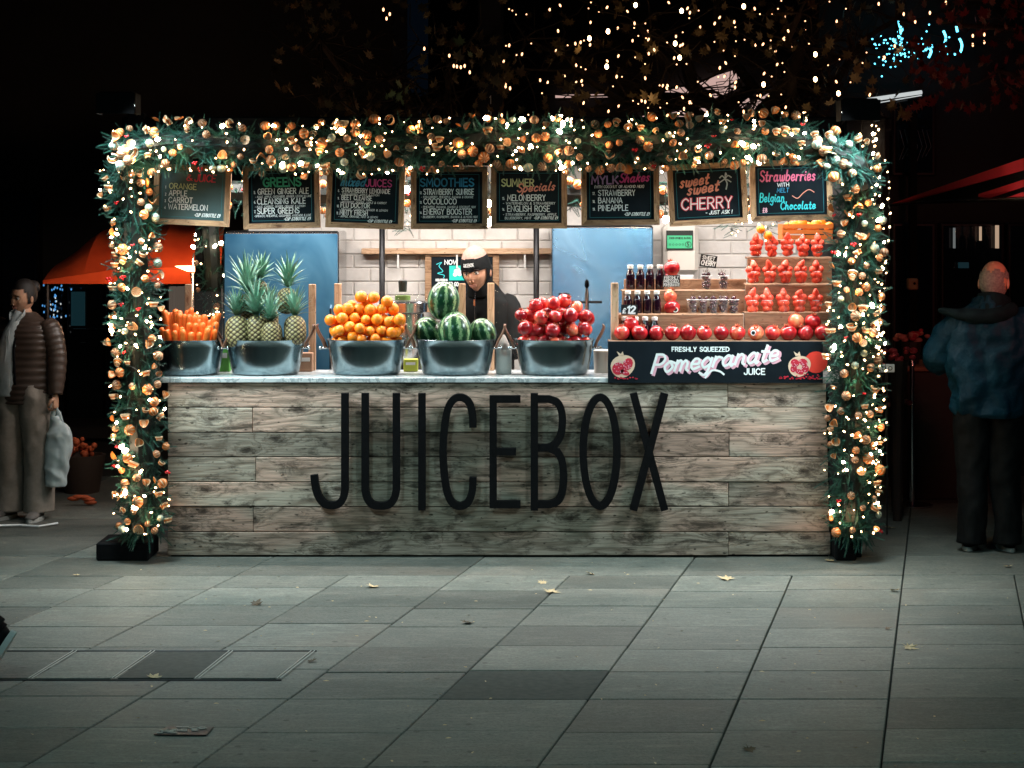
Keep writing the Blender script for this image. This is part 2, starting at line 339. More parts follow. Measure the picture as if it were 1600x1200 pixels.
# ------------------------------------------------------------------ hand lettering
def cr(pts, n=5, closed=False):
    out = []; P_ = [Vector((p[0], p[1])) for p in pts]; L = len(P_)
    for i in range(L - 1):
        p0 = P_[i - 1] if i > 0 else (P_[-2] if closed else P_[0]); p1 = P_[i]; p2 = P_[i + 1]
        p3 = P_[i + 2] if i + 2 < L else (P_[1] if closed else P_[-1])
        for k in range(n):
            q = k / n
            out.append(.5 * ((2 * p1) + (p2 - p0) * q + (2 * p0 - 5 * p1 + 4 * p2 - p3) * q * q + (3 * p1 - p0 - 3 * p2 + p3) * q ** 3))
    out.append(P_[-1]); return out
G = {
 'A': (.62, "0,0 .31,1 .62,0;.1,.33 .52,.33"), 'B': (.56, "0,0 0,1;~0,1 .33,.98 .48,.77 .33,.54 0,.53;~0,.53 .38,.52 .56,.27 .36,.01 0,0"),
 'C': (.58, "~.58,.8 .36,1 .1,.82 0,.5 .1,.18 .36,0 .58,.2"), 'D': (.6, "0,0 0,1;~0,1 .3,.97 .56,.75 .6,.5 .56,.25 .3,.03 0,0"),
 'E': (.48, ".48,1 0,1 0,0 .48,0;0,.52 .4,.52"), 'F': (.46, ".46,1 0,1 0,0;0,.52 .38,.52"),
 'G': (.62, "~.58,.82 .36,1 .1,.82 0,.5 .1,.18 .36,0 .6,.12;.6,.12 .6,.45 .36,.45"), 'H': (.56, "0,0 0,1;.56,0 .56,1;0,.5 .56,.5"),
 'I': (.02, "0,0 0,1"), 'J': (.42, ".42,1 .42,.25;~.42,.25 .34,.04 .18,0 .04,.08 0,.26"), 'K': (.54, "0,0 0,1;.52,1 0,.42;.14,.55 .54,0"),
 'L': (.44, "0,1 0,0 .44,0"), 'M': (.7, "0,0 .06,1 .35,.3 .64,1 .7,0"), 'N': (.58, "0,0 0,1 .58,0 .58,1"),
 'O': (.64, "~.32,1 .08,.84 0,.5 .08,.16 .32,0 .56,.16 .64,.5 .56,.84 .32,1"), 'P': (.52, "0,0 0,1;~0,1 .36,.98 .52,.74 .36,.48 0,.46"),
 'Q': (.64, "~.32,1 .08,.84 0,.5 .08,.16 .32,0 .56,.16 .64,.5 .56,.84 .32,1;.4,.25 .66,-.06"), 'R': (.54, "0,0 0,1;~0,1 .36,.98 .5,.76 .36,.52 0,.5;.24,.5 .54,0"),
 'S': (.52, "~.5,.84 .28,1 .04,.86 .08,.62 .42,.42 .52,.2 .28,0 0,.16"), 'T': (.54, "0,1 .54,1;.27,1 .27,0"),
 'U': (.56, "0,1 0,.3;~0,.3 .08,.06 .28,0 .48,.06 .56,.3;.56,.3 .56,1"), 'V': (.58, "0,1 .29,0 .58,1"), 'W': (.84, "0,1 .2,0 .42,.8 .64,0 .84,1"),
 'X': (.54, "0,1 .54,0;.54,1 0,0"), 'Y': (.54, "0,1 .27,.48 .54,1;.27,.48 .27,0"), 'Z': (.52, "0,1 .52,1 0,0 .52,0"),
 '0': (.5, "~.25,1 .04,.75 .04,.25 .25,0 .46,.25 .46,.75 .25,1"), '1': (.2, "0,.8 .18,1 .18,0"), '2': (.5, "~0,.78 .22,1 .46,.78 .3,.42 0,0;0,0 .5,0"),
 '3': (.46, "~0,.85 .25,1 .42,.76 .2,.53 .45,.27 .22,0 0,.14"), '4': (.5, ".36,0 .36,1 0,.3 .5,.3"), '5': (.46, ".44,1 .06,1 .04,.56;~.04,.56 .3,.62 .46,.32 .24,0 0,.12"),
 '6': (.46, "~.4,.95 .12,.7 0,.3 .22,0 .45,.28 .22,.55 .02,.35"), '7': (.46, "0,1 .46,1 .16,0"), '8': (.46, "~.23,.53 .04,.76 .23,1 .42,.76 .23,.53 0,.26 .23,0 .46,.26 .23,.53"),
 '9': (.46, "~.44,.65 .22,.45 .02,.7 .22,1 .44,.72 .36,.25 .14,0"), '&': (.6, "~.6,0 .2,.62 .14,.85 .3,1 .42,.82 .06,.32 .1,.04 .34,0 .58,.38"),
 '/': (.36, "0,-.05 .36,1.05"), '-': (.3, "0,.45 .3,.45"), '.': (.06, "0,0 .03,.06"), ',': (.08, ".06,.06 0,-.14"), '(': (.2, "~.18,1.1 .02,.75 .02,.25 .18,-.1"),
 ')': (.2, "~0,1.1 .16,.75 .16,.25 0,-.1"), '!': (.05, "0,.3 .02,1;0,0 0,.06"), '\u00a3': (.52, "~.5,.82 .34,1 .16,.84 .2,.4 .04,0;.04,0 .52,0;0,.45 .4,.45"),
 'a': (.6, "~.42,.45 .2,.56 0,.27 .15,0 .38,.14 .44,.5;~.44,.55 .43,.15 .52,0 .6,.1"), 'b': (.5, "0,0 .06,1;~.02,.38 .25,.55 .47,.3 .25,0 0,.1"),
 'c': (.44, "~.4,.45 .22,.56 0,.28 .18,0 .44,.1"), 'd': (.5, "~.42,.4 .2,.55 0,.27 .18,0 .42,.15;.48,1 .44,.0"), 'e': (.46, "~0,.27 .36,.3 .34,.52 .12,.54 0,.25 .15,0 .46,.14"),
 'f': (.4, "~.4,.9 .25,1 .14,.8 .12,0;0,.52 .34,.52"), 'g': (.52, "~.42,.42 .2,.56 0,.27 .18,.02 .42,.2;~.46,.55 .43,-.1 .28,-.38 0,-.25"),
 'h': (.5, "0,0 .06,1;~.02,.32 .22,.55 .38,.42 .39,.1 .5,0"), 'i': (.14, "~.03,.55 .02,.15 .14,.02;.06,.74 .07,.8"), 'j': (.3, "~.25,.55 .24,-.1 0,-.35"),
 'k': (.44, "0,0 .06,1;.38,.55 .02,.22;.1,.32 .44,0"), 'l': (.2, "~.1,1 .03,.25 .08,.02 .2,.06"), 'm': (.74, "0,0 .03,.55;~.02,.33 .17,.55 .3,.4 .3,0;~.31,.33 .46,.55 .6,.4 .61,.1 .74,0"),
 'n': (.52, "0,0 .03,.55;~.02,.33 .2,.55 .37,.42 .38,.1 .52,.0"), 'o': (.48, "~.2,.56 0,.28 .2,0 .42,.28 .2,.56 .48,.48"), 'p': (.5, "-.03,-.4 .04,.55;~.02,.42 .25,.56 .46,.3 .25,0 0,.1"),
 'r': (.38, "0,0 .03,.55;~.02,.3 .16,.52 .38,.48"), 's': (.4, "~.34,.46 .18,.56 .04,.42 .3,.2 .2,0 0,.1"), 't': (.36, "~.16,.88 .12,.2 .2,0 .36,.1;-.04,.56 .34,.56"),
 'u': (.5, "~.03,.55 0,.15 .18,0 .38,.2 .42,.55;~.42,.55 .4,.1 .5,.02"), 'w': (.66, "~0,.55 .08,.05 .3,.12 .33,.5;~.33,.5 .38,.02 .6,.14 .62,.55"),
 'x': (.46, "~0,.5 .12,.5 .3,.03 .46,.06;.42,.55 0,0"), 'y': (.48, "~.03,.55 .02,.15 .2,.05 .4,.25;~.44,.55 .42,-.1 .25,-.38 0,-.28"), ' ': (.3, "")}
def strokes(ch):
    w_, d = G.get(ch, G['-']); out = []
    for p in d.split(';'):
        if not p: continue
        c = p[0] == '~'; pts = [tuple(map(float, q.split(','))) for q in p.lstrip('~').split()]
        closed = c and pts[0] == pts[-1]
        out.append((cr(pts, 4, closed) if c else [Vector(q) for q in pts], closed))
    return w_, out
def ribbon(mb, pts, wd, tf, depth=0, closed=False, mi=0, drift=0, off=0):
    "band of width wd along 2-d points; tf maps (x, z, y) to space"
    pts = [Vector(p) for p in pts]
    if closed: pts = pts[:-1]
    n = len(pts)
    if not closed and n > 1:
        e = wd * .35; pts[0] = pts[0] - (pts[1] - pts[0]).normalized() * e; pts[-1] = pts[-1] + (pts[-1] - pts[-2]).normalized() * e
    L, Rr = [], []
    for i in range(n):
        a = pts[i] - pts[i - 1] if (i or closed) else pts[1] - pts[0]; b = pts[(i + 1) % n] - pts[i] if (i < n - 1 or closed) else a
        a = a.normalized() if a.length > 1e-9 else Vector((1, 0)); b = b.normalized() if b.length > 1e-9 else a
        na = Vector((-a.y, a.x)); nb = Vector((-b.y, b.x)); m_ = na + nb
        m_ = m_.normalized() if m_.length > 1e-3 else na; k = 1 / max(.5, m_.dot(na)); L.append(pts[i] + m_ * wd / 2 * k); Rr.append(pts[i] - m_ * wd / 2 * k)
    dv = lambda i: Vector((0, -(off + i * drift), 0))
    vs = [tf(p.x, p.y, 0) + dv(i) for i, p in enumerate(L)] + [tf(p.x, p.y, 0) + dv(i) for i, p in enumerate(Rr)]; fs = []
    m2 = n if closed else n - 1
    for i in range(m2): j = (i + 1) % n; fs.append((i, j, n + j, n + i))
    if depth:
        vs += [tf(p.x, p.y, depth) for p in L] + [tf(p.x, p.y, depth) for p in Rr]
        for i in range(m2):
            j = (i + 1) % n; fs += [(2 * n + i, 3 * n + i, 3 * n + j, 2 * n + j), (i, 2 * n + i, 2 * n + j, j), (n + i, n + j, 3 * n + j, 3 * n + i)]
        if not closed: fs += [(0, n, 3 * n, 2 * n), (n - 1, 3 * n - 1, 4 * n - 1, 2 * n - 1)]
    mb.add(vs, fs, mi)
def twidth(s, h, gap=.2, xs=1): return sum((G.get(c, G['-'])[0] + gap) * h * xs for c in s) - gap * h * xs
def write(mb, s, x, z, h, wd, tf, xs=1, slant=0, gap=.2, fit=None, rise=0, jig=.0, mi=0):
    "writes s from x on baseline z"
    if fit: xs = fit / max(1e-6, twidth(s, h, gap, 1))
    x0 = x; kk = 0
    for c in s:
        w_, st = strokes(c); dz = rnd.uniform(-jig, jig) * h
        for pts, cl in st:
            ribbon(mb, [(x + (p.x * xs + p.y * slant) * h, z + dz + p.y * h + (x - x0) * rise) for p in pts], wd, tf, 0, cl, mi, 6e-6, kk * 2.5e-5); kk += 1
        x += (w_ + gap) * h * xs
    return x

# ================================================================== SETTING: ground
M['slab'] = mat('york_stone', (.19, .19, .175), .7)
t = NT(M['slab']); v = t.coord((1, 1, 1)); f1 = t.noise(v, 3.4, 8, .78); f2 = t.noise(v, 60, 6, .8); t.b.inputs['Specular IOR Level'].default_value = .35
st = t.n('ShaderNodeMapping'); st.inputs['Scale'].default_value = (2.2, 12, 1); t.l(v, st.inputs['Vector']); f3 = t.noise(st.outputs[0], 2.0, 6, .75, .8)
c = t.ramp(f1, [(.32, (.078, .092, .082)), (.5, (.125, .138, .122)), (.68, (.18, .18, .158))])
c = t.mix(t.ramp(f2, [(.38, (.75, .75, .75)), (.60, (0, 0, 0))]), c, (.055, .058, .048)); c = t.mix(t.ramp(f3, [(.52, (0, 0, 0)), (.70, (.55, .55, .55))]), c, (.24, .235, .20))
f4 = t.noise(v, 1.1, 3, .5); c = t.mix(t.ramp(f4, [(.54, (0, 0, 0)), (.74, (.35, .35, .35))]), c, (.14, .105, .082))
vo = t.n('ShaderNodeTexVoronoi'); vo.inputs['Scale'].default_value = 6.5; t.l(v, vo.inputs['Vector']); c = t.mix(t.ramp(vo.outputs['Distance'], [(.07, (.85, .85, .85)), (.11, (0, 0, 0))]), c, (.045, .045, .04))
mr = t.n('ShaderNodeMapRange'); mr.inputs[3].default_value = .70; mr.inputs[4].default_value = 1.22; hs = t.n('ShaderNodeHueSaturation')
t.l(t.oi.outputs['Random'], mr.inputs[0]); t.l(mr.outputs[0], hs.inputs['Value']); t.l(c, hs.inputs['Color']); t.color(hs.outputs[0])
t.rough(f1, .48, .72); t.bump(f2, .5, .005)
M['slabdark'] = noisy('dark_stone', (.042, .047, .042), (.07, .074, .066), 30, .75, .3); M['slabdark'].node_tree.nodes['Principled BSDF'].inputs['Specular IOR Level'].default_value = .2; M['strip_metal'] = mat('worn_metal_strip', (.30, .31, .28), .5)
M['joint'] = noisy('dark_joint_sand', (.012, .012, .011), (.03, .03, .028), 60, .95)
mb = MB(); mb.add([(-60, -5, -.03), (60, -5, -.03), (60, 90, -.03), (-60, 90, -.03)], [(0, 1, 2, 3)])
ground = mb.build('ground', 'joint'); tag(ground, 'dark bedding under the stone paving of the square', None, None, 'structure')
pav = thing('pavement', 'worn grey stone slabs laid in long skewed courses before the stall', None, (0, 9, 0), kind='structure')
SK = .225; CW = .645
def lineX(k, Y): return SK * Y - .237 - CW * k        # the long joints
rowpx = [1290, 1245, 1195, 1141, 1092, 1047, 1011, 978, 948, 921, 897]
def slab(k, y0, y1, mi='slab', wid=1, z=None, g=.0035):
    z = rnd.uniform(-.0015, .0015) if z is None else z
    ym = (y0 + y1) / 2; cx = (lineX(k, ym) + lineX(k + wid, ym)) / 2; hw = CW * wid / 2 - g; hy = (y1 - y0) / 2 - g * .8
    b = MB(); b.box((-hw, -hy, -.045), (hw, hy, 0), 0, .004); tx, ty = rnd.gauss(0, .0012), rnd.gauss(0, .0015)
    b.v = [(a[0] + SK * a[1], a[1] + .0 * a[0], a[2] + tx * a[0] + ty * a[1]) for a in b.v]
    nm = 'slab'; o = link(nm, b.mesh('slab', mi), pav, (cx, ym - 9, z))
COVK = (3.2, 0)
for k in range(-4, 11):
    off = rnd.uniform(-3, 3)
    ys = [6120.0 / (p + (rnd.uniform(-2.5, 2.5) + off) * (p - 350) / 700 - 350) for p in rowpx]
    ys[0] = 6.3; yl = 6120 / (899 - 350) + rnd.uniform(-.03, .03); ys[-1] = yl
    for a, b_ in zip(ys, ys[1:]):
        xm = (lineX(k, (a + b_) / 2) + lineX(k + 1, (a + b_) / 2)) / 2
        if abs(xm) > 1.15 * 800 / 3000 * b_ + .5: continue
        dark = (k == 2 and abs((a + b_) / 2 - 6120 / (1070 - 350)) < .2)
        slab(k, a, b_, 'slabdark' if dark else 'slab')
    y = yl
    while y < 15.2:
        h = .62 if y < 11.7 else .75
        xm = lineX(k + .5, y)
        if k % 2 == 0 and abs(xm) < 4.6 and not (12.0 < y < 13.6 and -1.8 < xm < 1.9): slab(k, y, y + h, 'slab', 2)
        y += h
# recessed access covers in the paving, lower left
cov = thing('access_cover', 'row of recessed stone filled covers with doubled metal edge strips in the paving', 'access cover', (-2.2, 8.9, 0), kind='thing')
def gp(px, py, z=0): Y = 6120 / (py - 350); return Vector(((px - 800) * Y / 3000, Y, z))
xs_t = [-150, -5, 118, 240, 362, 490]; xs_b = [-240, -85, 48, 178, 308, 436]
for i in range(5):
    a, b_, c_, d = gp(xs_b[i] + 6, 1061, .005), gp(xs_b[i + 1] - 6, 1061, .005), gp(xs_t[i + 1] - 6, 1020, .005), gp(xs_t[i] + 6, 1020, .005)
    vs = [a, b_, c_, d] + [q - Vector((0, 0, .004)) for q in (a, b_, c_, d)]
    MB().add(vs, [(0, 1, 2, 3), (0, 4, 5, 1), (1, 5, 6, 2), (2, 6, 7, 3), (3, 7, 4, 0)]).build('cover_slab', 'slabdark' if i == 3 else 'slab', cov)
    for dx in (-4, 1.5):
        a = gp(xs_b[i + 1] + dx, 1062, .0075); c_ = gp(xs_t[i + 1] + dx, 1019, .0075)
        b = MB(); b.loft([a, c_], (.0035, .002), 4, (1, 0, 0)); b.build('edge_strip', 'strip_metal', cov)
for (ya, xa, xb) in ((1018, -150, 495), (1063.5, -240, 440)):
    b = MB(); b.loft([gp(xa, ya, .002), gp(xb, ya, .002)], (.007, .004), 4, (0, 1, 0)); b.build('edge_strip', 'blackm', cov)
# small utility plate
pl = thing('utility_plate', 'small cast metal utility plate set in a slab at lower left', 'cover plate', gp(287, 1144, .003))
q = [gp(240, 1150, .007), gp(322, 1151, .007), gp(334, 1138, .007), gp(262, 1137, .007)]
MB().add(q + [p - Vector((0, 0, .003)) for p in q], [(0, 1, 2, 3), (0, 4, 5, 1), (1, 5, 6, 2), (2, 6, 7, 3), (3, 7, 4, 0)]).build('plate', 'blackm', pl)
b = MB()
for i in range(26):
    u, v_ = rnd.uniform(.06, .9), rnd.uniform(.12, .85)
    c_ = (q[0].lerp(q[1], u)).lerp(q[3].lerp(q[2], u), v_) + Vector((0, 0, .0015)); b.box(c_ - Vector((.012, .006, 0)), c_ + Vector((.012, .006, .002)))
b.build('raised_pattern', 'strip_metal', pl)

# fallen leaves and litter
LEAFPTS = [(0, -.62), (.07, -.2), (.36, -.34), (.30, -.12), (.62, -.02), (.42, .12), (.52, .4), (.22, .3), (.16, .46), (0, .82), (-.16, .46), (-.22, .3), (-.52, .4), (-.42, .12), (-.62, -.02), (-.30, -.12), (-.36, -.34), (-.07, -.2)]
M['leafpale'] = noisy('dry_maple_leaf', (.38, .27, .13), (.62, .48, .30), 20, .7)
M['leafdark'] = noisy('brown_maple_leaf', (.05, .035, .02), (.12, .07, .03), 20, .7)
def leafmesh(r, m_, curl=.25):
    b = MB(); vs = [Vector((0, 0, .02 * r))]
    for (x, y) in LEAFPTS: vs.append(Vector((x * r, y * r, curl * r * (x * x + y * y) + rnd.uniform(-.06, .06) * r)))
    n = len(LEAFPTS); b.add(vs, [(0, 1 + i, 1 + (i + 1) % n) for i in range(n)]); return b.mesh('fallen_leaf', m_)
where = [(848, 911, 'pale dry maple leaf nearest the foot of the J', .05), (860, 926, 'large pale maple leaf lying below the middle of the counter', .085), (923, 898, 'pale leaf close under the counter front, right of centre', .05),
 (1137, 906, 'curled cream maple leaf on the slabs under the right of the counter', .085), (728, 974, 'dark curled leaf alone on the slab below the letter I', .06), (400, 945, 'brown leaf on the slabs in front of the pineapples', .06),
 (583, 918, 'small torn pale leaf on the slabs left of centre', .07), (1386, 984, 'small dark leaf beside the right long joint', .035), (1420, 1013, 'flat pale leaf crossing the right long joint', .07), (1397, 924, 'thin pale leaf scrap at the far right joint', .05),
 (1170, 1172, 'dark twig like leaf on the nearest slabs, right', .05), (488, 1034, 'dark leaf right of the metal cover strips', .045), (240, 1060, 'pale leaf at the front edge of the covers', .06), (1296, 877, 'orange tinted leaf against the right end of the counter', .05),
 (1392, 826, 'white leaf scraps on the paving behind the right garland', .07), (1575, 886, 'yellow leaf near the man in blue', .05), (120, 900, 'pale leaf near the left garland foot', .04)]
for i, (px, py, lb, r) in enumerate(where):
    g_ = gp(px, py); m_ = 'leafdark' if 'dark' in lb or 'brown' in lb else 'leafpale'
    o = link('fallen_leaf', leafmesh(r, m_), None, (g_.x, g_.y, .006), (rnd.uniform(-.3, .3), rnd.uniform(-.2, .2), rnd.uniform(0, 6.2))); tag(o, lb, 'leaf', 'fallen leaves on the paving')
b = MB()
for i in range(150):
    Y = rnd.uniform(6.8, 11.6); x = rnd.uniform(-.27, .27) * Y; r = rnd.uniform(.003, .009)
    p = Vector((x, Y, .002)); a = rnd.uniform(0, 6); u = Vector((math.cos(a), math.sin(a), 0)) * r * 1.8; v_ = Vector((-math.sin(a), math.cos(a), 0)) * r * .7
    b.add([p - u, p + v_, p + u, p - v_ + Vector((0, 0, .003))], [(0, 3, 2, 1)])
o = b.build('litter', 'leafpale'); tag(o, 'tiny crumbs of leaf litter strewn over the slabs', 'litter', None, 'stuff')

# ================================================================== THE STALL
XL, XR = (262 - 800) * S, (1297 - 800) * S
ZT = HCAM - (598 - 350) * S          # top of the planks
st = thing('juice_stall', 'timber clad juice kiosk with marble counter and large black JUICEBOX lettering', 'market stall', (0, YF, 0))
rows = [598, 636.5, 675.5, 714, 753, 791.5, 831, 869.2]
cuts = {0: [262, 1137, 1291], 1: [262, 395, 1292], 2: [262, 1139, 1293], 3: [262, 400, 1294], 4: [262, 1138, 1295], 5: [262, 396, 1296], 6: [262, 1138, 1298]}
pz = lambda py: HCAM - (py - 350) * S
for r_, cc in cuts.items():
    for a, c_ in zip(cc, cc[1:]):
        z1, z0 = pz(rows[r_]) - .0025, max(.012, pz(rows[r_ + 1]) + .0025); x0, x1 = (a - 800) * S + .0015, (c_ - 800) * S - .0015
        pr = rnd.uniform(0, .006) + (.012 if r_ == 6 and a == 262 else 0); cx, cz = (x0 + x1) / 2, (z0 + z1) / 2
        b = MB(); b.box((x0 - cx, -pr, z0 - cz), (x1 - cx, .03, z1 - cz), 0, .003); link('plank', b.mesh('plank', 'plank'), st, (cx, 0, cz))
MB().box((XL, YF + .032, .02), (XR, YF + .06, ZT - .03)).build('backing_board', 'black', st)
MB().box((XL + .02, YF + .01, .0), (XR - .01, YF + .03, .010)).build('plinth', 'black', st)
# counter top: marble slab, and the raised stall floor behind
XM = (950 - 800) * S
b = MB(); b.box((XL - .1, YF - .022, ZT + .001), (XM + .02, YF + .62, ZT + .033), 0, .004); b.build('counter_top', 'marble', st)
b = MB(); b.box((XM + .021, YF - .004, ZT - .003), (XR + .2, YF + .62, ZT + .030), 0, .003); b.build('counter_top', 'marble', st)
MB().box((XL, YF + .08, .0), (XR + .15, YF + 2.5, .12)).build('floor_deck', 'black', st)
ZR = 2.62
for (x, y, nm) in ((-2.30, YF + .02, 'post'), (2.09, YF + .02, 'post'), (-2.30, YF + 2.5, 'post'), (2.3, YF + 2.5, 'post')):
    b = MB(); b.box((x - .05, y - .05, .0), (x + .05, y + .05, ZR + .1), 0, .006); b.build(nm, 'black', st)
b = MB(); b.box((-2.4, YF + .03, 2.40), (2.3, YF + .13, ZR + .08), 0, .01); b.build('front_beam', 'black', st)
b = MB(); b.box((-2.42, YF + .14, ZR), (2.36, YF + 2.6, ZR + .08), 0, .01); b.build('roof_panel', 'black', st)
b = MB(); b.box((2.14, YF + .2, .12), (2.17, YF + 2.49, ZR - .01)); b.build('side_wall', 'black', st)
for (x0, x1, y0, y1, z1) in ((158, 240, 11.62, 11.95, None), (1299, 1332, 11.62, 12.1, None)):
    b = MB(); b.box(((x0 - 800) * S, y0, 0), ((x1 - 800) * S, y1, .11 if x0 < 300 else .20), 0, .01); b.build('foot_weight', 'black', st)
# JUICEBOX letters standing off the planks
def letter(ch, x0, x1, y0=617, y1=791, wd=11.5):
    h = (y1 - y0); W = (x1 - x0) - wd; A = []
    cx = x0 + wd / 2
    def q(u, v_): return (cx + u * W, y0 + (1 - v_) * h)
    if ch == 'J': A = [([q(1, 1), q(1, .16), q(.94, .085), q(.80, .035), q(.58, .02), q(.34, .035), q(.16, .09), q(.05, .17), q(0, .27)], 0)]
    if ch == 'U': A = [([q(0, 1), q(0, .16), q(.06, .09), q(.2, .035), q(.38, .018), q(.62, .018), q(.8, .035), q(.94, .09), q(1, .16), q(1, 1)], 0)]
    if ch == 'I': A = [([(cx + W / 2, y0), (cx + W / 2, y1)], 0)]
    if ch == 'C': A = [([q(1, .74), q(.97, .86), q(.84, .95), q(.6, .985), q(.35, .965), q(.16, .88), q(.05, .72), q(0, .5), q(.05, .28), q(.16, .12), q(.35, .035), q(.6, .015), q(.84, .05), q(.97, .14), q(1, .25)], 0)]
    if ch == 'E': A = [([q(1, .97), q(0, .97), q(0, .03), q(1, .03)], 0), ([q(.1, .5), q(.82, .5)], 0)]
    if ch == 'B': A = [([q(0, .97), q(.5, .97), q(.78, .94), q(.92, .87), q(.96, .77), q(.9, .65), q(.72, .57), q(.5, .535), q(0, .535)], 0), ([q(.5, .535), q(.78, .5), q(.94, .42), q(1, .28), q(.95, .14), q(.8, .06), q(.5, .03), q(0, .03)], 0), ([q(0, 1.0), q(0, 0)], 0)]
    if ch == 'O': A = [([q(.5 + .5 * math.sin(a) , .5 + .485 * math.cos(a)) for a in [i * math.pi / 32 for i in range(65)]], 1)]
    if ch == 'X': A = [([q(.02, 1), q(.98, 0)], 0), ([q(.98, 1), q(.02, 0)], 0)]
    b = MB(); yf = YF - .075
    if ch == 'J': A = [([A[0][0][0]] + cr(A[0][0][1:], 4), 0)]
    if ch == 'U': A = [([A[0][0][0]] + cr(A[0][0][1:-1], 4) + [A[0][0][-1]], 0)]
    if ch == 'C': A = [(cr(A[0][0], 4), 0)]
    if ch == 'B': A = [([p[0][0]] + cr(p[0][1:-1], 4) + [p[0][-1]], 0) for p in A[:2]] + [A[2]]
    for i, (pts, cl) in enumerate(A):
        tf = lambda x, z, d, i=i: Vector(((x - 800) * S, yf + d - i * .0015, HCAM - (z - 350) * S))
        ribbon(b, pts[:-1] + [pts[0]] if cl else pts, wd, tf, .05, bool(cl))
    cxm = ((x0 + x1) / 2 - 800) * S; czm = HCAM - ((y0 + y1) / 2 - 350) * S
    o = b.build('letter', 'black', st, label="black standing letter " + ch)
    for (u, v_) in ((.5, .2), (.5, .8)):
        pass
    return o
for ch, a, c_ in (('J', 487, 546), ('U', 566, 626), ('I', 654, 666), ('C', 687, 745), ('E', 765, 815), ('B', 829, 886), ('O', 905, 969), ('X', 983, 1043)): letter(ch, a, c_)

# back wall of painted bricks
bw = thing('back_wall', 'white painted brick wall at the back of the juice stall', 'wall', (0, YF + 2.45, 0), kind='structure')
MB().box((-1.95, YF + 2.45, .12), (2.15, YF + 2.5, ZR)).build('mortar_bed', 'mortar', bw)
bb = MB().box((-.117, -.014, -.0465), (.117, .012, .0465), 0, .005).mesh('brick', 'brickw')
z = 1.26; k = 0
while z < 2.25:
    x = -1.9 + (.12 if k % 2 else 0)
    while x < 2.08:
        pxx = 800 + x * 3000 / 14.2
        if 520 < pxx < 870 or 1015 < pxx < 1290: link('brick', bb, bw, (x, rnd.uniform(-.002, .002), z), (0, 0, rnd.uniform(-.004, .004)))
        x += .243
    z += .101; k += 1

# housings of the assumed ceiling battens
for i, (bx, by, lb) in enumerate(((-1.2, 12.15, 'front left'), (1.1, 12.15, 'front right'), (-.95, 13.0, 'rear left'), (1.15, 13.0, 'rear right'))):
    o = thing('ceiling_batten', f'{lb} white LED batten under the stall roof', 'light', (bx, by, 2.58), 'LED battens under the stall roof')
    MB().box((bx - .87, by - .04, 2.575), (bx + .87, by + .04, 2.615), 0, .006).build('housing', 'white', o)
    MB().box((bx - .85, by - .03, 2.555), (bx + .85, by + .03, 2.574), 0, .006).build('diffuser', 'batten', o)
# corner floodlights
for F, lb, aim in ((FLOOD_L, 'small black floodlight over the upper left corner of the garland', -1), (FLOOD_R, 'black floodlight over the upper right corner of the garland', 1)):
    o = thing('floodlight', lb, 'floodlight', F, 'floodlights on the stall corners')
    b = MB(); b.box(F + Vector((-.11, -.08, 0)), F + Vector((.11, .08, .07)), 0, .015)
    for q0, q1 in (((-.11, -.085, -.06), (.11, -.081, .06)), ((-.115, -.08, -.06), (-.111, .08, .06)), ((.111, -.08, -.06), (.115, .08, .06))): b.box(F + Vector(q0), F + Vector(q1))
    b.build('housing', 'black', o)
    MB().box(F + Vector((-.09, -.07, -.008)), F + Vector((.09, .07, -.001))).build('lens', 'flood_led', o)
    b = MB(); b.loft([F + Vector((0, .05, .05)), F + Vector((0, .3, .02)), F + Vector((0, .62, -.05))], .014, 6); b.build('bracket', 'black', o)
# unseen posts added to carry the assumed street lamps
for i, L in enumerate(ASSUMED_STREET):
    o = thing('street_lamp', ['tall street lamp standing left of the viewpoint', 'tall street lamp standing right of the viewpoint'][i], 'street lamp', (L.x, L.y, 0), 'street lamps of the square')
    sx = -1 if L.x < 0 else 1
    b = MB(); b.lathe([(.13, 0), (.13, .5), (.07, .6), (.045, 6.0), (.03, 6.15), (0, 6.2)], (L.x + sx * .9, L.y, 0), 12); b.build('pole', 'blackm', o)
    b = MB(); b.loft([Vector((L.x + sx * .9, L.y, 5.9)), Vector((L.x + sx * .5, L.y, 6.15)), Vector((L.x, L.y, 6.12))], .025, 8); b.build('arm', 'blackm', o)
    b = MB(); b.lathe([(.03, .16), (.16, .06), (.2, 0), (.18, 0.0), (.14, .04), (0, .05)], L, 16); b.build('lamp_head', 'blackm', o)

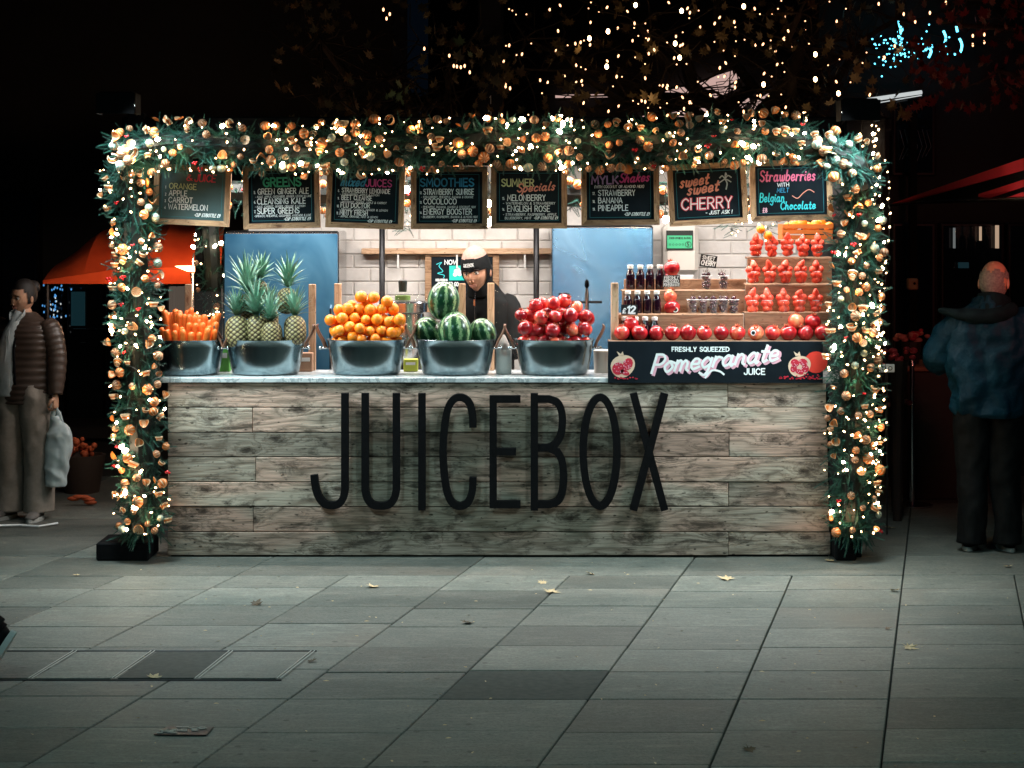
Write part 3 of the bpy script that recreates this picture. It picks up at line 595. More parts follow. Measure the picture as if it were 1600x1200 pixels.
# ------------------------------------------------------------------ menu boards
def col(name, c, es=0): return flat(name, c)
flat('ink_white', (.90, .94, .94)); flat('ink_red', (.72, .06, .10)); flat('ink_green', (.06, .52, .32)); flat('ink_blue', (.03, .30, .55)); flat('ink_magenta', (.68, .07, .32))
flat('ink_lilac', (.55, .35, .70)); flat('ink_lemon', (.60, .68, .36)); flat('ink_salmon', (.78, .30, .22)); flat('ink_teal', (.02, .20, .24)); flat('ink_cyan', (.05, .62, .68)); flat('ink_grey', (.45, .52, .55)); flat('ink_pink', (.80, .16, .28)); flat('ink_softpink', (.85, .45, .55))
CUPT = "-CUP \u00a37/BOTTLE \u00a39"
boards = [
 (240, 360, 258, 352, 2.5, 'first from the left, listing orange, apple, carrot and watermelon juice', 11.80, [
   ('ink_red', '&', 290, 282, 9, 1.6, 9, 0, 0), ('ink_red', 'JUICE', 303, 283, 11, 2.0, 32, .1, 0),
   ('ink_lemon', 'ORANGE', 264, 296, 8.4, 1.35, 42, 0, 0), ('ink_white', 'APPLE', 264, 307, 8.2, 1.35, 28, 0, 0), ('ink_white', 'CARROT', 264, 317.5, 8.2, 1.35, 37, 0, 0), ('ink_white', 'WATERMELON', 264, 328, 8.2, 1.35, 61, 0, 0),
   ('ink_white', '1', 258, 296, 4, .8, None, 0, 0), ('ink_white', '2', 258, 307, 4, .8, None, 0, 0), ('ink_white', '3', 258, 317.5, 4, .8, None, 0, 0), ('ink_white', '4', 258, 328, 4, .8, None, 0, 0), ('ink_white', CUPT, 305, 338, 5, 1.0, 40, .25, 0)]),
 (380, 500, 258, 357, -1.2, 'second from the left, headed GREENS with kale and ginger juices', 11.80, [
   ('ink_green', 'GREENS', 412, 291, 13, 3.0, 58, 0, 0), ('ink_white', 'GREEN GINGER ALE', 403, 303, 8.6, 1.4, 79, 0, 0), ('ink_white', '- KALE, APPLE, CUCUMBER, GINGER, LEMON & LIME', 399, 308.5, 3.2, .5, 87, .15, 0),
   ('ink_white', 'CLEANSING KALE', 402, 318.5, 8.6, 1.4, 75, 0, 0), ('ink_white', '- KALE, CARROT, GINGER, ORANGE & LEMON', 398, 324, 3.2, .5, 78, .15, 0), ('ink_white', 'SUPER GREENS', 402, 333.5, 8.6, 1.4, 65, 0, 0),
   ('ink_white', '-SPINACH, PINEAPPLE, CUCUMBER, AVOCADO & LIME', 397, 338.5, 3.2, .5, 88, .15, 0), ('ink_white', CUPT, 443, 344.5, 4.5, .9, 41, .25, 0), ('ink_white', '5.', 397, 302, 4, .8, None, 0, 0), ('ink_white', '6.', 397, 317, 4, .8, None, 0, 0), ('ink_white', '7.', 397, 332, 4, .8, None, 0, 0)]),
 (510, 632, 258, 357, 1.8, 'third from the left, headed mixed JUICES', 11.80, [
   ('ink_blue', 'mixed', 532, 291, 14, 2.6, 36, .3, 0), ('ink_magenta', 'JUICES', 571, 291, 11, 1.8, 40, 0, 0), ('ink_white', 'STRAWBERRY LEMONADE', 534, 301.5, 6.8, 1.15, 75, 0, 0), ('ink_white', '- STRAWBERRY, APPLE & LEMON', 531, 306, 3, .5, 61, .15, 0),
   ('ink_white', 'BEET CLEANSE', 534, 313, 7, 1.2, 47, 0, 0), ('ink_white', '- BEETROOT, GINGER, APPLE & CARROT', 531, 318, 3, .5, 73, .15, 0), ('ink_white', 'FLU DOCTOR', 533, 325, 7, 1.2, 45, 0, 0), ('ink_white', '- ORANGE, CARROT, GINGER & LEMON', 530, 329.5, 3, .5, 76, .15, 0),
   ('ink_white', 'MINTY FRESH', 532, 336.5, 7, 1.2, 43, 0, 0), ('ink_white', '- APPLE, ORANGE, MINT & LEMON', 530, 340.5, 3, .5, 61, .15, 0), ('ink_white', CUPT, 575, 347, 4, .85, 38, .25, 0), ('ink_white', '8.', 528, 301, 3.6, .7, None, 0, 0), ('ink_white', '9.', 528, 313, 3.6, .7, None, 0, 0), ('ink_white', '10.', 527, 325, 3.6, .7, None, 0, 0), ('ink_white', '11.', 527, 336, 3.6, .7, None, 0, 0)]),
 (642, 762, 260, 358, 0, 'fourth from the left, headed SMOOTHIES in blue', 11.80, [
   ('ink_blue', 'SMOOTHIES', 657, 291, 12, 2.4, 83, 0, 0), ('ink_white', 'STRAWBERRY SUNRISE', 662, 304, 8.6, 1.35, 78, 0, 0), ('ink_white', '- STRAWBERRY, PINEAPPLE, BANANA & ORANGE', 658, 309.5, 3.2, .5, 81, .15, 0), ('ink_white', 'COCOLOCO', 662, 319, 8.6, 1.35, 51, 0, 0),
   ('ink_white', '- PINEAPPLE, BANANA, MANGO & COCONUT MILK', 658, 325, 3.2, .5, 85, .15, 0), ('ink_white', 'ENERGY BOOSTER', 662, 335, 8.6, 1.35, 75, 0, 0), ('ink_white', '- BLUEBERRY, RASPBERRY, BANANA & ALMOND MILK', 658, 340.5, 3.2, .5, 88, .15, 0), ('ink_white', CUPT, 706, 347, 4.2, .9, 38, .25, 0),
   ('ink_white', '12.', 656, 303, 3.6, .7, None, 0, 0), ('ink_white', '13.', 656, 318, 3.6, .7, None, 0, 0), ('ink_white', '14.', 656, 334, 3.6, .7, None, 0, 0)]),
 (767, 886, 258, 357, 0, 'fifth from the left, headed SUMMER Specials', 11.80, [
   ('ink_lemon', 'SUMMER', 784, 291, 11, 2.2, 50, 0, 0), ('ink_salmon', 'Specials', 808, 300, 13, 2.4, 58, .3, .06), ('ink_white', 'MELONBERRY', 793, 313.5, 9, 1.35, 59, 0, 0), ('ink_white', '- WATERMELON & STRAWBERRY', 786, 319.5, 3.6, .6, 81, .1, 0),
   ('ink_white', 'ENGLISH ROSE', 793, 330.5, 9, 1.35, 66, 0, 0), ('ink_white', '- STRAWBERRY, RASPBERRY, APPLE,', 786, 337, 3.6, .6, 84, .1, 0), ('ink_white', 'BLUEBERRY, MINT', 789, 342.5, 3.6, .6, 41, .1, 0), ('ink_white', CUPT, 834, 342.5, 4, .85, 37, .25, 0), ('ink_white', '15.', 785, 312, 3.8, .7, None, 0, 0), ('ink_white', '16.', 785, 329, 3.8, .7, None, 0, 0)]),
 (908, 1030, 256, 352, -.6, 'sixth from the left, headed MYLK Shakes', 11.80, [
   ('ink_lilac', 'MYLK', 925, 287, 12, 2.6, 41, 0, 0), ('ink_magenta', 'Shakes', 968, 285, 14, 2.5, 46, .3, .04), ('ink_white', '(WITH COCONUT OR ALMOND MILK)', 929, 293.5, 4, .8, 77, .15, 0), ('ink_white', 'STRAWBERRY', 935, 305.5, 8.6, 1.35, 57, 0, 0), ('ink_white', 'BANANA', 935, 317, 8.2, 1.35, 37, 0, 0), ('ink_white', 'PINEAPPLE', 935, 329, 8.6, 1.35, 46, 0, 0),
   ('ink_white', '17.', 926, 304, 4, .75, None, 0, 0), ('ink_white', '18.', 926, 316.5, 4, .75, None, 0, 0), ('ink_white', '19.', 926, 328.5, 4, .75, None, 0, 0), ('ink_white', CUPT, 975, 337, 4.6, .9, 39, .25, 0)]),
 (1044, 1167, 255, 351, -3.0, 'seventh from the left, headed sweet sweet CHERRY', 11.80, [
   ('ink_salmon', 'sweet', 1063, 291, 17, 3.0, 44, .3, .10), ('ink_salmon', 'sweet', 1074, 303, 17, 3.0, 48, .3, .10), ('ink_red', 'CHERRY', 1064, 326, 17, 4.6, 78, .05, 0), ('ink_white', 'CHERRY', 1064, 326, 17, 1.7, 78, .05, 0), ('ink_white', '- JUST ASK !', 1101, 335, 5.2, 1.2, 41, .2, 0)]),
 (1172, 1300, 250, 345, -1.5, 'eighth, at the far right, offering strawberries with Belgian chocolate', 11.80, [
   ('ink_pink', 'Strawberries', 1188, 282.5, 17, 2.4, 86, .12, .0), ('ink_white', 'WITH', 1215, 291, 5.5, 1.0, 18, 0, 0), ('ink_blue', 'MELT', 1214, 300, 6.5, 1.1, 18, .15, 0), ('ink_cyan', 'Belgian', 1187, 314.5, 13.5, 1.9, 38, .1, 0), ('ink_cyan', 'Chocolate', 1219, 327, 12, 2.0, 54, .1, 0), ('ink_softpink', '\u00a38', 1191, 331, 7, 1.4, None, 0, 0)]),
]
for (a, c_, y0, y1, tilt, lb, Y, lines) in boards:
    s_ = Y / FPX; cx, cy = (a + c_) / 2, (y0 + y1) / 2; W, H = (c_ - a) * s_, (y1 - y0) * s_
    o = thing('menu_board', 'wood framed chalk menu board, ' + lb, 'menu board', P(cx, cy, Y), 'chalk menu boards hanging over the counter', rot=(R(-1.5), R(tilt), 0))
    fw = 8.5 * s_
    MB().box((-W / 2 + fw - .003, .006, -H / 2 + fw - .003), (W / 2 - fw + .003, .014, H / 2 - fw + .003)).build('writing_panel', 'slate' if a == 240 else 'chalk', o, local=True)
    for (x0, z0, x1, z1, nx) in ((-1, -1, 1, -1, 0), (-1, 1, 1, 1, 0), (-1, -1, -1, 1, 1), (1, -1, 1, 1, 1)):
        b = MB(); X0, Z0 = W / 2, H / 2
        if nx == 0:
            zo = z0 * Z0; zi = z0 * (Z0 - fw); vs = [(-X0, zo), (X0, zo), (X0 - fw, zi), (-X0 + fw, zi)]
        else:
            xo = x0 * X0; xi = x0 * (X0 - fw); vs = [(xo, -Z0), (xo, Z0), (xi, Z0 - fw), (xi, -Z0 + fw)]
        c2 = Vector((sum(v_[0] for v_ in vs) / 4, sum(v_[1] for v_ in vs) / 4)); vs = [((v_[0]) , (v_[1])) for v_ in vs]
        f3 = [Vector((v_[0], -.012, v_[1])) for v_ in vs]; b3 = [Vector((v_[0], .018, v_[1])) for v_ in vs]
        rot = nx == 1
        cc = Vector((c2.x, 0, c2.y)); loc = cc
        pts = [p - cc for p in f3 + b3]
        if rot: pts = [Vector((p.z, p.y, -p.x)) for p in pts]      # grain runs along the rail
        b.add(pts, [(0, 1, 2, 3), (4, 7, 6, 5), (0, 4, 5, 1), (1, 5, 6, 2), (2, 6, 7, 3), (3, 7, 4, 0)])
        link('frame_rail', b.mesh('frame_rail', 'frame'), o, loc, (0, R(-90) if rot else 0, 0))
    b = MB(); bx, bz = W / 2 - fw - 5 * s_, H / 2 - fw - 4 * s_; tf = lambda x, z, d: Vector((x, .0045, z))
    ribbon(b, [(-bx, -bz), (bx, -bz), (bx, bz), (-bx, bz), (-bx, -bz)], .0022, tf, 0, True); b.build('border_line', 'ink_teal', o, local=True)
    ly = .0035
    for (m_, s, px, py, h, wd, fit, sl, rise) in lines:
        b = MB(); ly -= .0004; tf = lambda x, z, d, ly=ly: Vector((x, ly, z))
        write(b, s, (px - cx) * s_, (cy - py) * s_, h * s_, wd * s_ * .92, tf, xs=.8, slant=sl, fit=fit * s_ if fit else None, rise=rise, jig=.01); b.build('lettering', m_, o, local=True)
    if a == 1044:   # palm tree drawing
        b = MB(); tf = lambda x, z, d: Vector(((x - cx) * s_, .002, (cy - z) * s_))
        ribbon(b, cr([(1135, 297), (1137, 288), (1134, 281)]), 2, tf)
        for e in ((1124, 287), (1126, 279), (1137, 275), (1144, 279), (1143, 286)): ribbon(b, cr([(1134, 281), ((1134 + e[0]) / 2, e[1] - 3), e]), 1.8, tf)
        b.build('palm_drawing', 'ink_grey', o, local=True)
    if a == 1172:
        b = MB(); tf = lambda x, z, d: Vector(((x - cx) * s_, .002, (cy - z) * s_))
        ribbon(b, cr([(1238, 306), (1246, 310), (1255, 302), (1264, 297), (1272, 301)]), 1.3, tf); b.build('swirl_drawing', 'ink_salmon', o, local=True)
    for sx in (-.38, .38):
        b = MB(); b.loft([Vector((sx * W, .01, H / 2)), Vector((sx * W, .012, H / 2 + .12))], .003, 5); b.build('hanging_wire', 'blackm', o, local=True)

# ------------------------------------------------------------------ things at the back of the stall
def fridge(px0, px1, pyt, Y, lb, hs, dm='fridge'):
    a = P(px0, pyt, Y); c_ = P(px1, pyt, Y); W = c_.x - a.x; top = a.z
    o = thing('steel_fridge', lb, 'fridge', (a.x + W / 2, Y, .12), 'steel fridges in the stall')
    b = MB(); b.box((a.x, Y + .03, .14), (c_.x, Y + .65, top), 0, .012); b.build('body', 'stain_steel', o)
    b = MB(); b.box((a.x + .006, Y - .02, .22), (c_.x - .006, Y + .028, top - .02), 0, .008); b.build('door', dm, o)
    hx = c_.x - .05 if hs > 0 else a.x + .05
    b = MB(); b.loft([Vector((hx, Y - .02, 1.0)), Vector((hx, Y - .055, 1.02)), Vector((hx, Y - .055, 1.45)), Vector((hx, Y - .02, 1.47))], .01, 8); b.build('handle', 'stain_steel', o)
    b = MB(); b.box((a.x, Y - .02, .125), (c_.x, Y + .02, .215), 0, .004); b.build('kick_plate', 'blackm', o)
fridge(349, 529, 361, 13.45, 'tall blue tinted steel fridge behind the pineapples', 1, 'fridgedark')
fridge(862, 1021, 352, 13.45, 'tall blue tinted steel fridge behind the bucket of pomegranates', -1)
# wooden wall rail with brackets, black pipes
o = thing('wall_shelf', 'narrow wooden shelf along the white brick wall above the juicer', 'shelf', P(712, 392, 14.12))
a, c_ = P(565, 388, 14.1), P(860, 397, 14.1)
b = MB(); b.box((a.x, 14.08, c_.z), (c_.x, 14.19, a.z), 0, .004); b.build('shelf_board', 'oak', o)
for px in (622, 714, 820):
    p = P(px, 398, 14.1); b = MB(); b.box(p + Vector((-.006, -.01, -.10)), p + Vector((.006, .09, 0))); b.build('bracket', 'white', o)
for px, lb in ((597, 'black vertical pipe on the white wall, left one'), (838, 'black vertical pipe on the white wall, right one beside the fridge')):
    p = P(px, 400, 13.9); b = MB(); b.loft([Vector((p.x, 13.9, .12)), Vector((p.x, 13.9, 2.6))], .021, 10); single('pipe', b, 'blackm', lb, 'pipe', (p.x, 13.9, .12), 'black pipes on the back wall', smooth=True)
# wall chalkboard NOW
Y = 14.12; s_ = Y / FPX; cx, cy = 722, 440
o = thing('notice_board', 'framed chalk notice reading NOW on the wall behind the vendor', 'notice board', P(cx, cy, Y))
L = lambda px, py, d=0: Vector(((px - cx) * s_, d, (cy - py) * s_))
MB().box(L(672, 478, .0), L(772, 398, .02)).build('writing_panel', 'chalk', o, local=True)
for (x0, y0, x1, y1) in ((664, 393, 780, 401), (664, 480, 780, 488), (664, 401.3, 674, 479.7), (770, 401.3, 780, 479.7)):
    b = MB(); b.box(L(x0, y1, -.012), L(x1, y0, .02), 0, .003); b.build('frame_rail', 'frame', o, local=True)
tf = lambda x, z, d: Vector(((x - cx) * s_, -.004, (cy - z) * s_))
def wr(parent, tf, m_, s, px, py, h, wd, fit=None, sl=0, rise=0, name='lettering'):
    b = MB(); t2 = lambda x, z, d: tf(x, -z, d); write(b, s, px, -py, h, wd, t2, xs=.8, slant=sl, fit=fit, rise=rise, jig=.01); return b.build(name, m_, parent, local=True)
wr(o, tf, 'ink_white', 'NOW', 695, 413, 6.5, 1.5, 20)
wr(o, tf, 'ink_white', 'DELIVERING', 681, 439, 3, .8, 18); wr(o, tf, 'ink_white', 'ORDER TO GO', 684, 447, 6, 1.1, 32)
b = MB(); ribbon(b, cr([(682, 413), (690, 410), (686, 416), (692, 424), (684, 427), (694, 430), (693, 434)]), 1.1, tf); b.build('squiggle_drawing', 'ink_cyan', o, local=True)
b = MB(); b.box(L(702, 438, -.006), L(728, 415, -.0005)); b.build('sticker', flat('sticker_turquoise', (.02, .62, .52)), o, local=True)
b = MB()
for (px, py, r) in ((713, 424, 4), (718, 427, 4.5), (711, 429, 3.4), (716, 421, 3)): b.sphere(L(px, py, -.007), r * s_, 10, 5, 0, (1, .1, 1))
b.build('sticker_emblem', 'paint_white', o, local=True)
# dispenser with hygiene rating
o = thing('wall_dispenser', 'white wall cabinet behind the bottles bearing a green rating card', 'wall cabinet', P(1062, 395, 14.0))
a, c_ = P(1036, 428, 14.0), P(1091, 350, 14.0)
b = MB(); b.box((a.x, 13.95, a.z), (c_.x, 14.2, c_.z), 0, .03); b.build('casing', 'cream', o)
b = MB(); b.box((a.x + .03, 13.98, a.z - .05), (c_.x - .03, 14.19, a.z - .002), 0, .01); b.build('tray', 'white', o)
q0, q1 = P(1041, 390, 13.94), P(1083, 360, 13.94)
MB().box((q0.x, 13.936, q0.z), (q1.x, 13.949, q1.z)).build('rating_card', flat('card_black', (.01, .015, .012)), o)
q0, q1 = P(1042.5, 388, 13.934), P(1081.5, 368, 13.934)
MB().box((q0.x, 13.9325, q0.z), (q1.x, 13.9355, q1.z)).build('rating_panel', flat('card_green', (.05, .42, .20)), o)
W0 = wloc(o); tf = lambda x, z, d: P(x, z, 13.931) - W0
wr(o, tf, flat('ink_dark', (.01, .03, .02)), '5', 1074, 385, 6, 1.2); wr(o, tf, 'ink_dark', 'FOOD HYGIENE RATING', 1046, 373.5, 3, .6, 33)
b = MB(); ribbon(b, [(1075.4 + 4.6 * math.sin(i * .4189), 382 + 4.6 * math.cos(i * .4189)) for i in range(15)] + [(1075.4, 386.6)], .8, tf, 0, True); b.build('rating_ring', 'ink_dark', o, local=True)
b = MB()
for i in range(5): ribbon(b, [(1047 + i * 5 + 1.4 * math.sin(j * 1.05), 382 + 1.4 * math.cos(j * 1.05)) for j in range(6)] + [(1047 + i * 5, 383.4)], .5, tf, 0, True)
b.build('rating_dots', 'ink_dark', o, local=True)
# juicer
def lathe_part(parent, nm, m_, c, prof, seg=20, ell=(1, 1), smooth=True, label=None):
    b = MB(); b.lathe(prof, c, seg, ell); return b.build(nm, m_, parent, smooth=smooth, ang=40, label=label)
ZB = ZT + .033
c = P(634, 588, 12.75); s_ = 12.75 / FPX; zc = .99
MB_ = MB().box((-1.9, 12.55, .12), (1.2, 13.05, .985), 0, .01)
single('back_bench', MB_, 'stain_steel', 'steel work bench behind the counter carrying the juicer', 'work bench', (0, 12.8, .12))
o = thing('juicer', 'steel centrifugal juicer with green band and dark feed tube behind the oranges', 'juicer', (c.x, 12.75, .986))
py = lambda p: HCAM - (p - 350) * s_
lathe_part(o, 'body', 'stain_steel', (c.x, 12.75, 0), [(0, .987), (.125, .987), (.13, 1.0), (.13, py(512)), (.12, py(490)), (0, py(490))], 28)
lathe_part(o, 'bowl', 'stain_steel', (c.x, 12.75, 0), [(.12, py(489)), (.142, py(487)), (.145, py(473)), (.135, py(470)), (0, py(470))], 28)
lathe_part(o, 'lid_band', flat('band_green', (.25, .45, .10)), (c.x - .02, 12.75, 0), [(.052, py(469)), (.052, py(462)), (0, py(462))])
lathe_part(o, 'lid_cap', 'cup', (c.x - .02, 12.75, 0), [(.05, py(461.5)), (.045, py(457)), (0, py(457))])
lathe_part(o, 'feed_tube', flat('tube_grey', (.06, .075, .07)), (c.x - .02, 12.75, 0), [(.026, py(456)), (.030, py(439)), (.026, py(438)), (0, py(438))])
# taps and cups at the rear right
c = P(917, 500, 12.8); s_ = 12.8 / FPX; pz8 = lambda p: HCAM - (p - 350) * s_
o = thing('beer_tap', 'chrome drinks tap with black handle rising above the pomegranates', 'tap', (c.x, 12.8, .986))
lathe_part(o, 'column', 'stain_steel', (c.x, 12.8, 0), [(.02, .987), (.014, pz8(478)), (.014, pz8(460)), (.008, pz8(450)), (0, pz8(449))], 12)
lathe_part(o, 'handle', 'black', (c.x, 12.8, 0), [(.008, pz8(450)), (.017, pz8(446)), (.013, pz8(439)), (0, pz8(436))], 10)
b = MB(); b.loft([Vector((c.x - .1, 12.8, pz8(472))), Vector((c.x + .1, 12.8, pz8(472)))], .009, 8); b.build('crossbar', 'blackm', o)
c = P(881, 500, 12.82)
single('black_cup', MB().lathe([(.028, .987), (.035, pz8(458)), (.031, pz8(458)), (.027, 1.02), (0, 1.02)], (c.x, 12.82, 0), 18), 'tagblack', 'tall black cup standing before the right fridge', 'cup', (c.x, 12.82, .987), smooth=True, ang=40)
def bottle_white(px, pyb, pyt, Y, w_, lb):
    s2 = Y / FPX; c = P(px, pyb, Y); H_ = (pyb - pyt) * s2; r = w_ * s2 / 2; z = ZB + .001
    o = thing('squeeze_bottle', lb, 'squeeze bottle', (c.x, Y, z))
    lathe_part(o, 'body', 'white', (c.x, Y, z), [(0, 0), (r * .94, 0), (r, .01), (r, H_ * .6), (r * .93, H_ * .62)], 20)
    lathe_part(o, 'nozzle', flat('nozzle_grey', (.55, .55, .53)), (c.x, Y, z + H_ * .62), [(r * .93, 0), (r * .85, H_ * .05), (r * .3, H_ * .32), (r * .12, H_ * .38), (0, H_ * .38)], 16)
bottle_white(787, 588, 527, 12.05, 25, 'white squeeze bottle between the watermelon and pomegranate buckets')
c = P(942, 588, 12.15)
single('plastic_tub', MB().lathe([(0, 0), (.055, 0), (.06, .13), (.062, .14), (.05, .145), (0, .145)], (c.x, 12.15, ZB), 20), 'cream', 'small cream plastic tub between the pomegranate bucket and the sign', 'tub', (c.x, 12.15, ZB), smooth=True, ang=40)
for px, cl, lb in ((349, 'box_green', 'small green carton between the carrot and pineapple buckets'), (642, 'box_lime', 'yellow green carton between the orange and watermelon buckets'), (478, 'box_tan', 'brown carton right of the pineapple bucket')):
    flat(cl, {'box_green': (.10, .35, .06), 'box_lime': (.45, .50, .06), 'box_tan': (.32, .18, .11)}[cl])
    c = P(px, 560, 12.25); hh = {'box_green': .16, 'box_lime': .08, 'box_tan': .12}[cl]
    o = thing('juice_carton', lb, 'carton', (c.x, 12.25, ZB))
    b = MB(); b.box((c.x - .045, 12.21, ZB + .001), (c.x + .045, 12.29, ZB + hh), 0, .004); b.build('carton_body', cl, o)
    b = MB(); b.box((c.x - .03, 12.205, ZB + hh * .55), (c.x + .03, 12.2095, ZB + hh * .75)); b.build('carton_label', 'paint_white', o)
c = P(322, 500, 12.9)
single('black_bin', MB().lathe([(0, 0), (.09, 0), (.115, .42), (.12, .43), (.1, .43), (.08, .1), (0, .1)], (c.x, 12.9, .987), 20), 'black', 'black bin standing behind the carrots at the left end', 'bin', (c.x, 12.9, .987), smooth=True, ang=40)

# wooden posts with acrylic sheets behind the buckets
for i, (a, c_, top, lb) in enumerate(((295, 488, 444, 'clear sneeze screen between two wooden uprights behind the pineapples'), (528, 722, 443, 'clear sneeze screen between wooden uprights behind the oranges and melons'), (767, 960, 442, 'clear sneeze screen between wooden uprights behind the pomegranates'))):
    Y = 12.33; o = thing('sneeze_screen', lb, 'screen', (P((a + c_) / 2, 500, Y).x, Y, ZB), 'clear screens behind the fruit buckets')
    for px in (a, c_):
        p = P(px, top, Y); cc = (p.x, Y, (ZB + p.z) / 2); hh = (p.z - ZB) / 2
        b = MB(); b.box((-hh + .001, -.024, -.022), (hh, .024, .022), 0, .003); link('upright', b.mesh('upright', 'oak'), o, Vector(cc) - wloc(o), (0, R(-90), 0))
    p, q_ = P(a, top + 12, Y), P(c_, 560, Y); MB().box((p.x + .026, Y - .002, ZB + .01), (q_.x - .026, Y + .002, p.z)).build('acrylic_sheet', 'pane', o)

# ------------------------------------------------------------------ buckets
def bucket(px, w_, lb, Yc=12.02):
    s2 = Yc / FPX; cx = (px - 800) * s2; rx = w_ / 2 * s2; ry = .19; z0 = ZB + .002; H_ = .218
    o = thing('steel_bucket', lb, 'bucket', (cx, Yc, z0), 'steel tubs of fruit on the counter')
    prof = [(0, .004), (.78, .0), (.83, .008), (.865, .032), (.915, H_ * .45), (.97, H_ * .8), (.99, H_ - .008), (1.015, H_ - .004), (1.02, H_), (1.0, H_ + .002), (.975, H_ - .004), (.95, H_ * .72), (.80, .012), (0, .01)]
    b = MB(); b.lathe([(r * rx, z) for r, z in prof], (cx, Yc, z0), 48, (1, ry / rx)); b.build('tub', 'tub', o, smooth=True, ang=50)
    for sx in (-1, 1):
        ex = cx + sx * rx * .97; zz = z0 + H_ - .05
        for dy in (-.05, .05):
            p0 = Vector((ex + sx * .012, Yc + dy - .05, zz)); b = MB()
            pts = cr([(0, 0), (.012, .04), (.035, .085), (.05, .125), (.045, .145)], 4)
            b.loft([p0 + Vector((sx * p.x * 1.1, -dy * p.y * 2.2, p.y)) for p in pts], [(.014, .007)] * (len(pts) - 3) + [(.013, .006), (.010, .005), (.005, .003)], 8, (0, 1, 0)); b.build('handle', 'leather', o, smooth=True)
        b = MB(); b.loft([Vector((ex - sx * .012, Yc - .1, zz + .002)), Vector((ex + sx * .038, Yc - .1, zz + .002))], .0075, 8)
        b.sphere((ex + sx * .04, Yc - .1, zz + .002), .012, 8, 6); b.build('rivet', 'stain_steel', o, smooth=True)
        b = MB(); b.loft([Vector((ex - sx * .012, Yc + .02, zz - .01)), Vector((ex - sx * .045, Yc + .02, z0 + .004))], (.010, .004), 6, (0, 1, 0)); b.build('strut', 'stain_steel', o)
    return cx, Yc, z0 + H_, rx, ry
B1 = bucket(296, 110, 'leftmost steel tub, full of carrots', 12.0)
B2 = bucket(415, 124, 'steel tub holding the pineapples, second from the left')
B3 = bucket(573, 124, 'steel tub heaped with oranges, third from the left')
B4 = bucket(712, 124, 'steel tub under the watermelons, fourth from the left')
B5 = bucket(866, 124, 'steel tub heaped with pomegranates, rightmost of the row')

# ================================================================== FRUIT
# carrots
def carrot_mesh():
    b = MB(); L_ = .19; pts = []; rr = []
    for i in range(12):
        q = i / 11; pts.append(Vector((math.sin(q * 3) * .004, 0, -L_ * q))); rr.append((.019 * (1 - q) ** .55 + .003) * (1 + .04 * math.sin(i * 2.3)) * (.32 if i == 0 else (.80 if i == 1 else 1)))
    pts[0].z = .013; pts[1].z = .007; pts[2].z = -.012; b.loft(pts, rr, 12); return b.mesh('carrot', 'carrot', True)
cm = [carrot_mesh() for _ in range(2)]
cx, cy, cz, rx, ry = B1
pos = []
for (n, y, h, x0, x1) in ((10, .10, .155, -.88, .25), (9, .03, .125, -.4, .9), (9, -.06, .075, -.85, .88), (7, -.115, .035, -.7, .95)):
    for i in range(n):
        u = max(-.78, min(.78, x0 + (x1 - x0) * (i + .5) / n)); pos.append((u, max(-.145 * (1 - u * u) ** .5, min(.14 * (1 - u * u) ** .5, y)), h))
for i, (u, dy, h) in enumerate(pos):
    o = link('carrot', rnd.choice(cm), None, (cx + u * rx, cy + dy + rnd.uniform(-.012, .012), cz + h + rnd.uniform(-.025, .03)), (-dy * 1.6 + rnd.uniform(0, .06), u * .30 + rnd.uniform(-.07, .07), 0), (rnd.uniform(.85, 1.15),) * 3)
    tag(o, 'orange carrot standing upright among the others in the leftmost steel tub', 'carrot', 'carrots in the leftmost tub')
# oranges: filled by dropping spheres on an ordered heap
def heap(B, items, r, layers):
    cx, cy, cz, rx, ry = B; out = []
    for (k, (n, y, z, w_)) in enumerate(layers):
        for i in range(n):
            u = -w_ + 2 * w_ * (i + .5) / n; out.append(Vector((cx + u * rx + rnd.uniform(-.014, .014), cy + y + rnd.uniform(-.025, .025), cz + z + rnd.uniform(-.018, .02) - .02 * u * u)))
    for _ in range(60):
        for i in range(len(out)):
            for j in range(i):
                d = out[i] - out[j]; L_ = d.length
                if L_ < 2 * r * .985 and L_ > 1e-6: d = d / L_ * (2 * r * .985 - L_) / 2; out[i] += d; out[j] -= d
    for p in out:
        e = math.hypot((p.x - cx) / (rx - r * 1.12), (p.y - cy) / (ry - r * 1.22)); lim = 1.0 + max(0, p.z - cz - r * .8) * (6.5 if r < .04 else 7.5)
        if e > lim: p.x = cx + (p.x - cx) * lim / e; p.y = cy + (p.y - cy) * lim / e
    return out
ob = MB().sphere((0, 0, 0), .0362, 22, 14, 0, (1, 1, .95)); ob.lathe([(.004, .0330), (.003, .0344), (0, .0346)], (0, 0, 0), 6, mi=1); M['calyx'] = mat('green_calyx', (.15, .22, .05), .7)
om = ob.mesh('orange_fruit', ['orange', 'calyx'], True)
pts = heap(B3, None, .0362, [(8, -.13, .005, .88), (8, -.07, .012, 1.02), (8, -.115, .062, .98), (7, -.06, .07, .92), (7, -.085, .12, .96), (6, -.02, .13, .85), (6, -.055, .175, .74), (3, .01, .20, .6), (2, -.03, .24, .28), (6, .02, .04, .75), (6, .02, .11, .75), (3, .04, .17, .4)])
pts += [Vector((B3[0] + .13, B3[1] - .045, B3[2] + .235))]
for p in pts: tag(link('orange', om, None, p, (rnd.uniform(0, 6), rnd.uniform(0, 6), 0), (rnd.uniform(.88, 1.08),) * 3), 'shiny orange heaped among the others in the third tub', 'orange', 'oranges heaped in the tub')
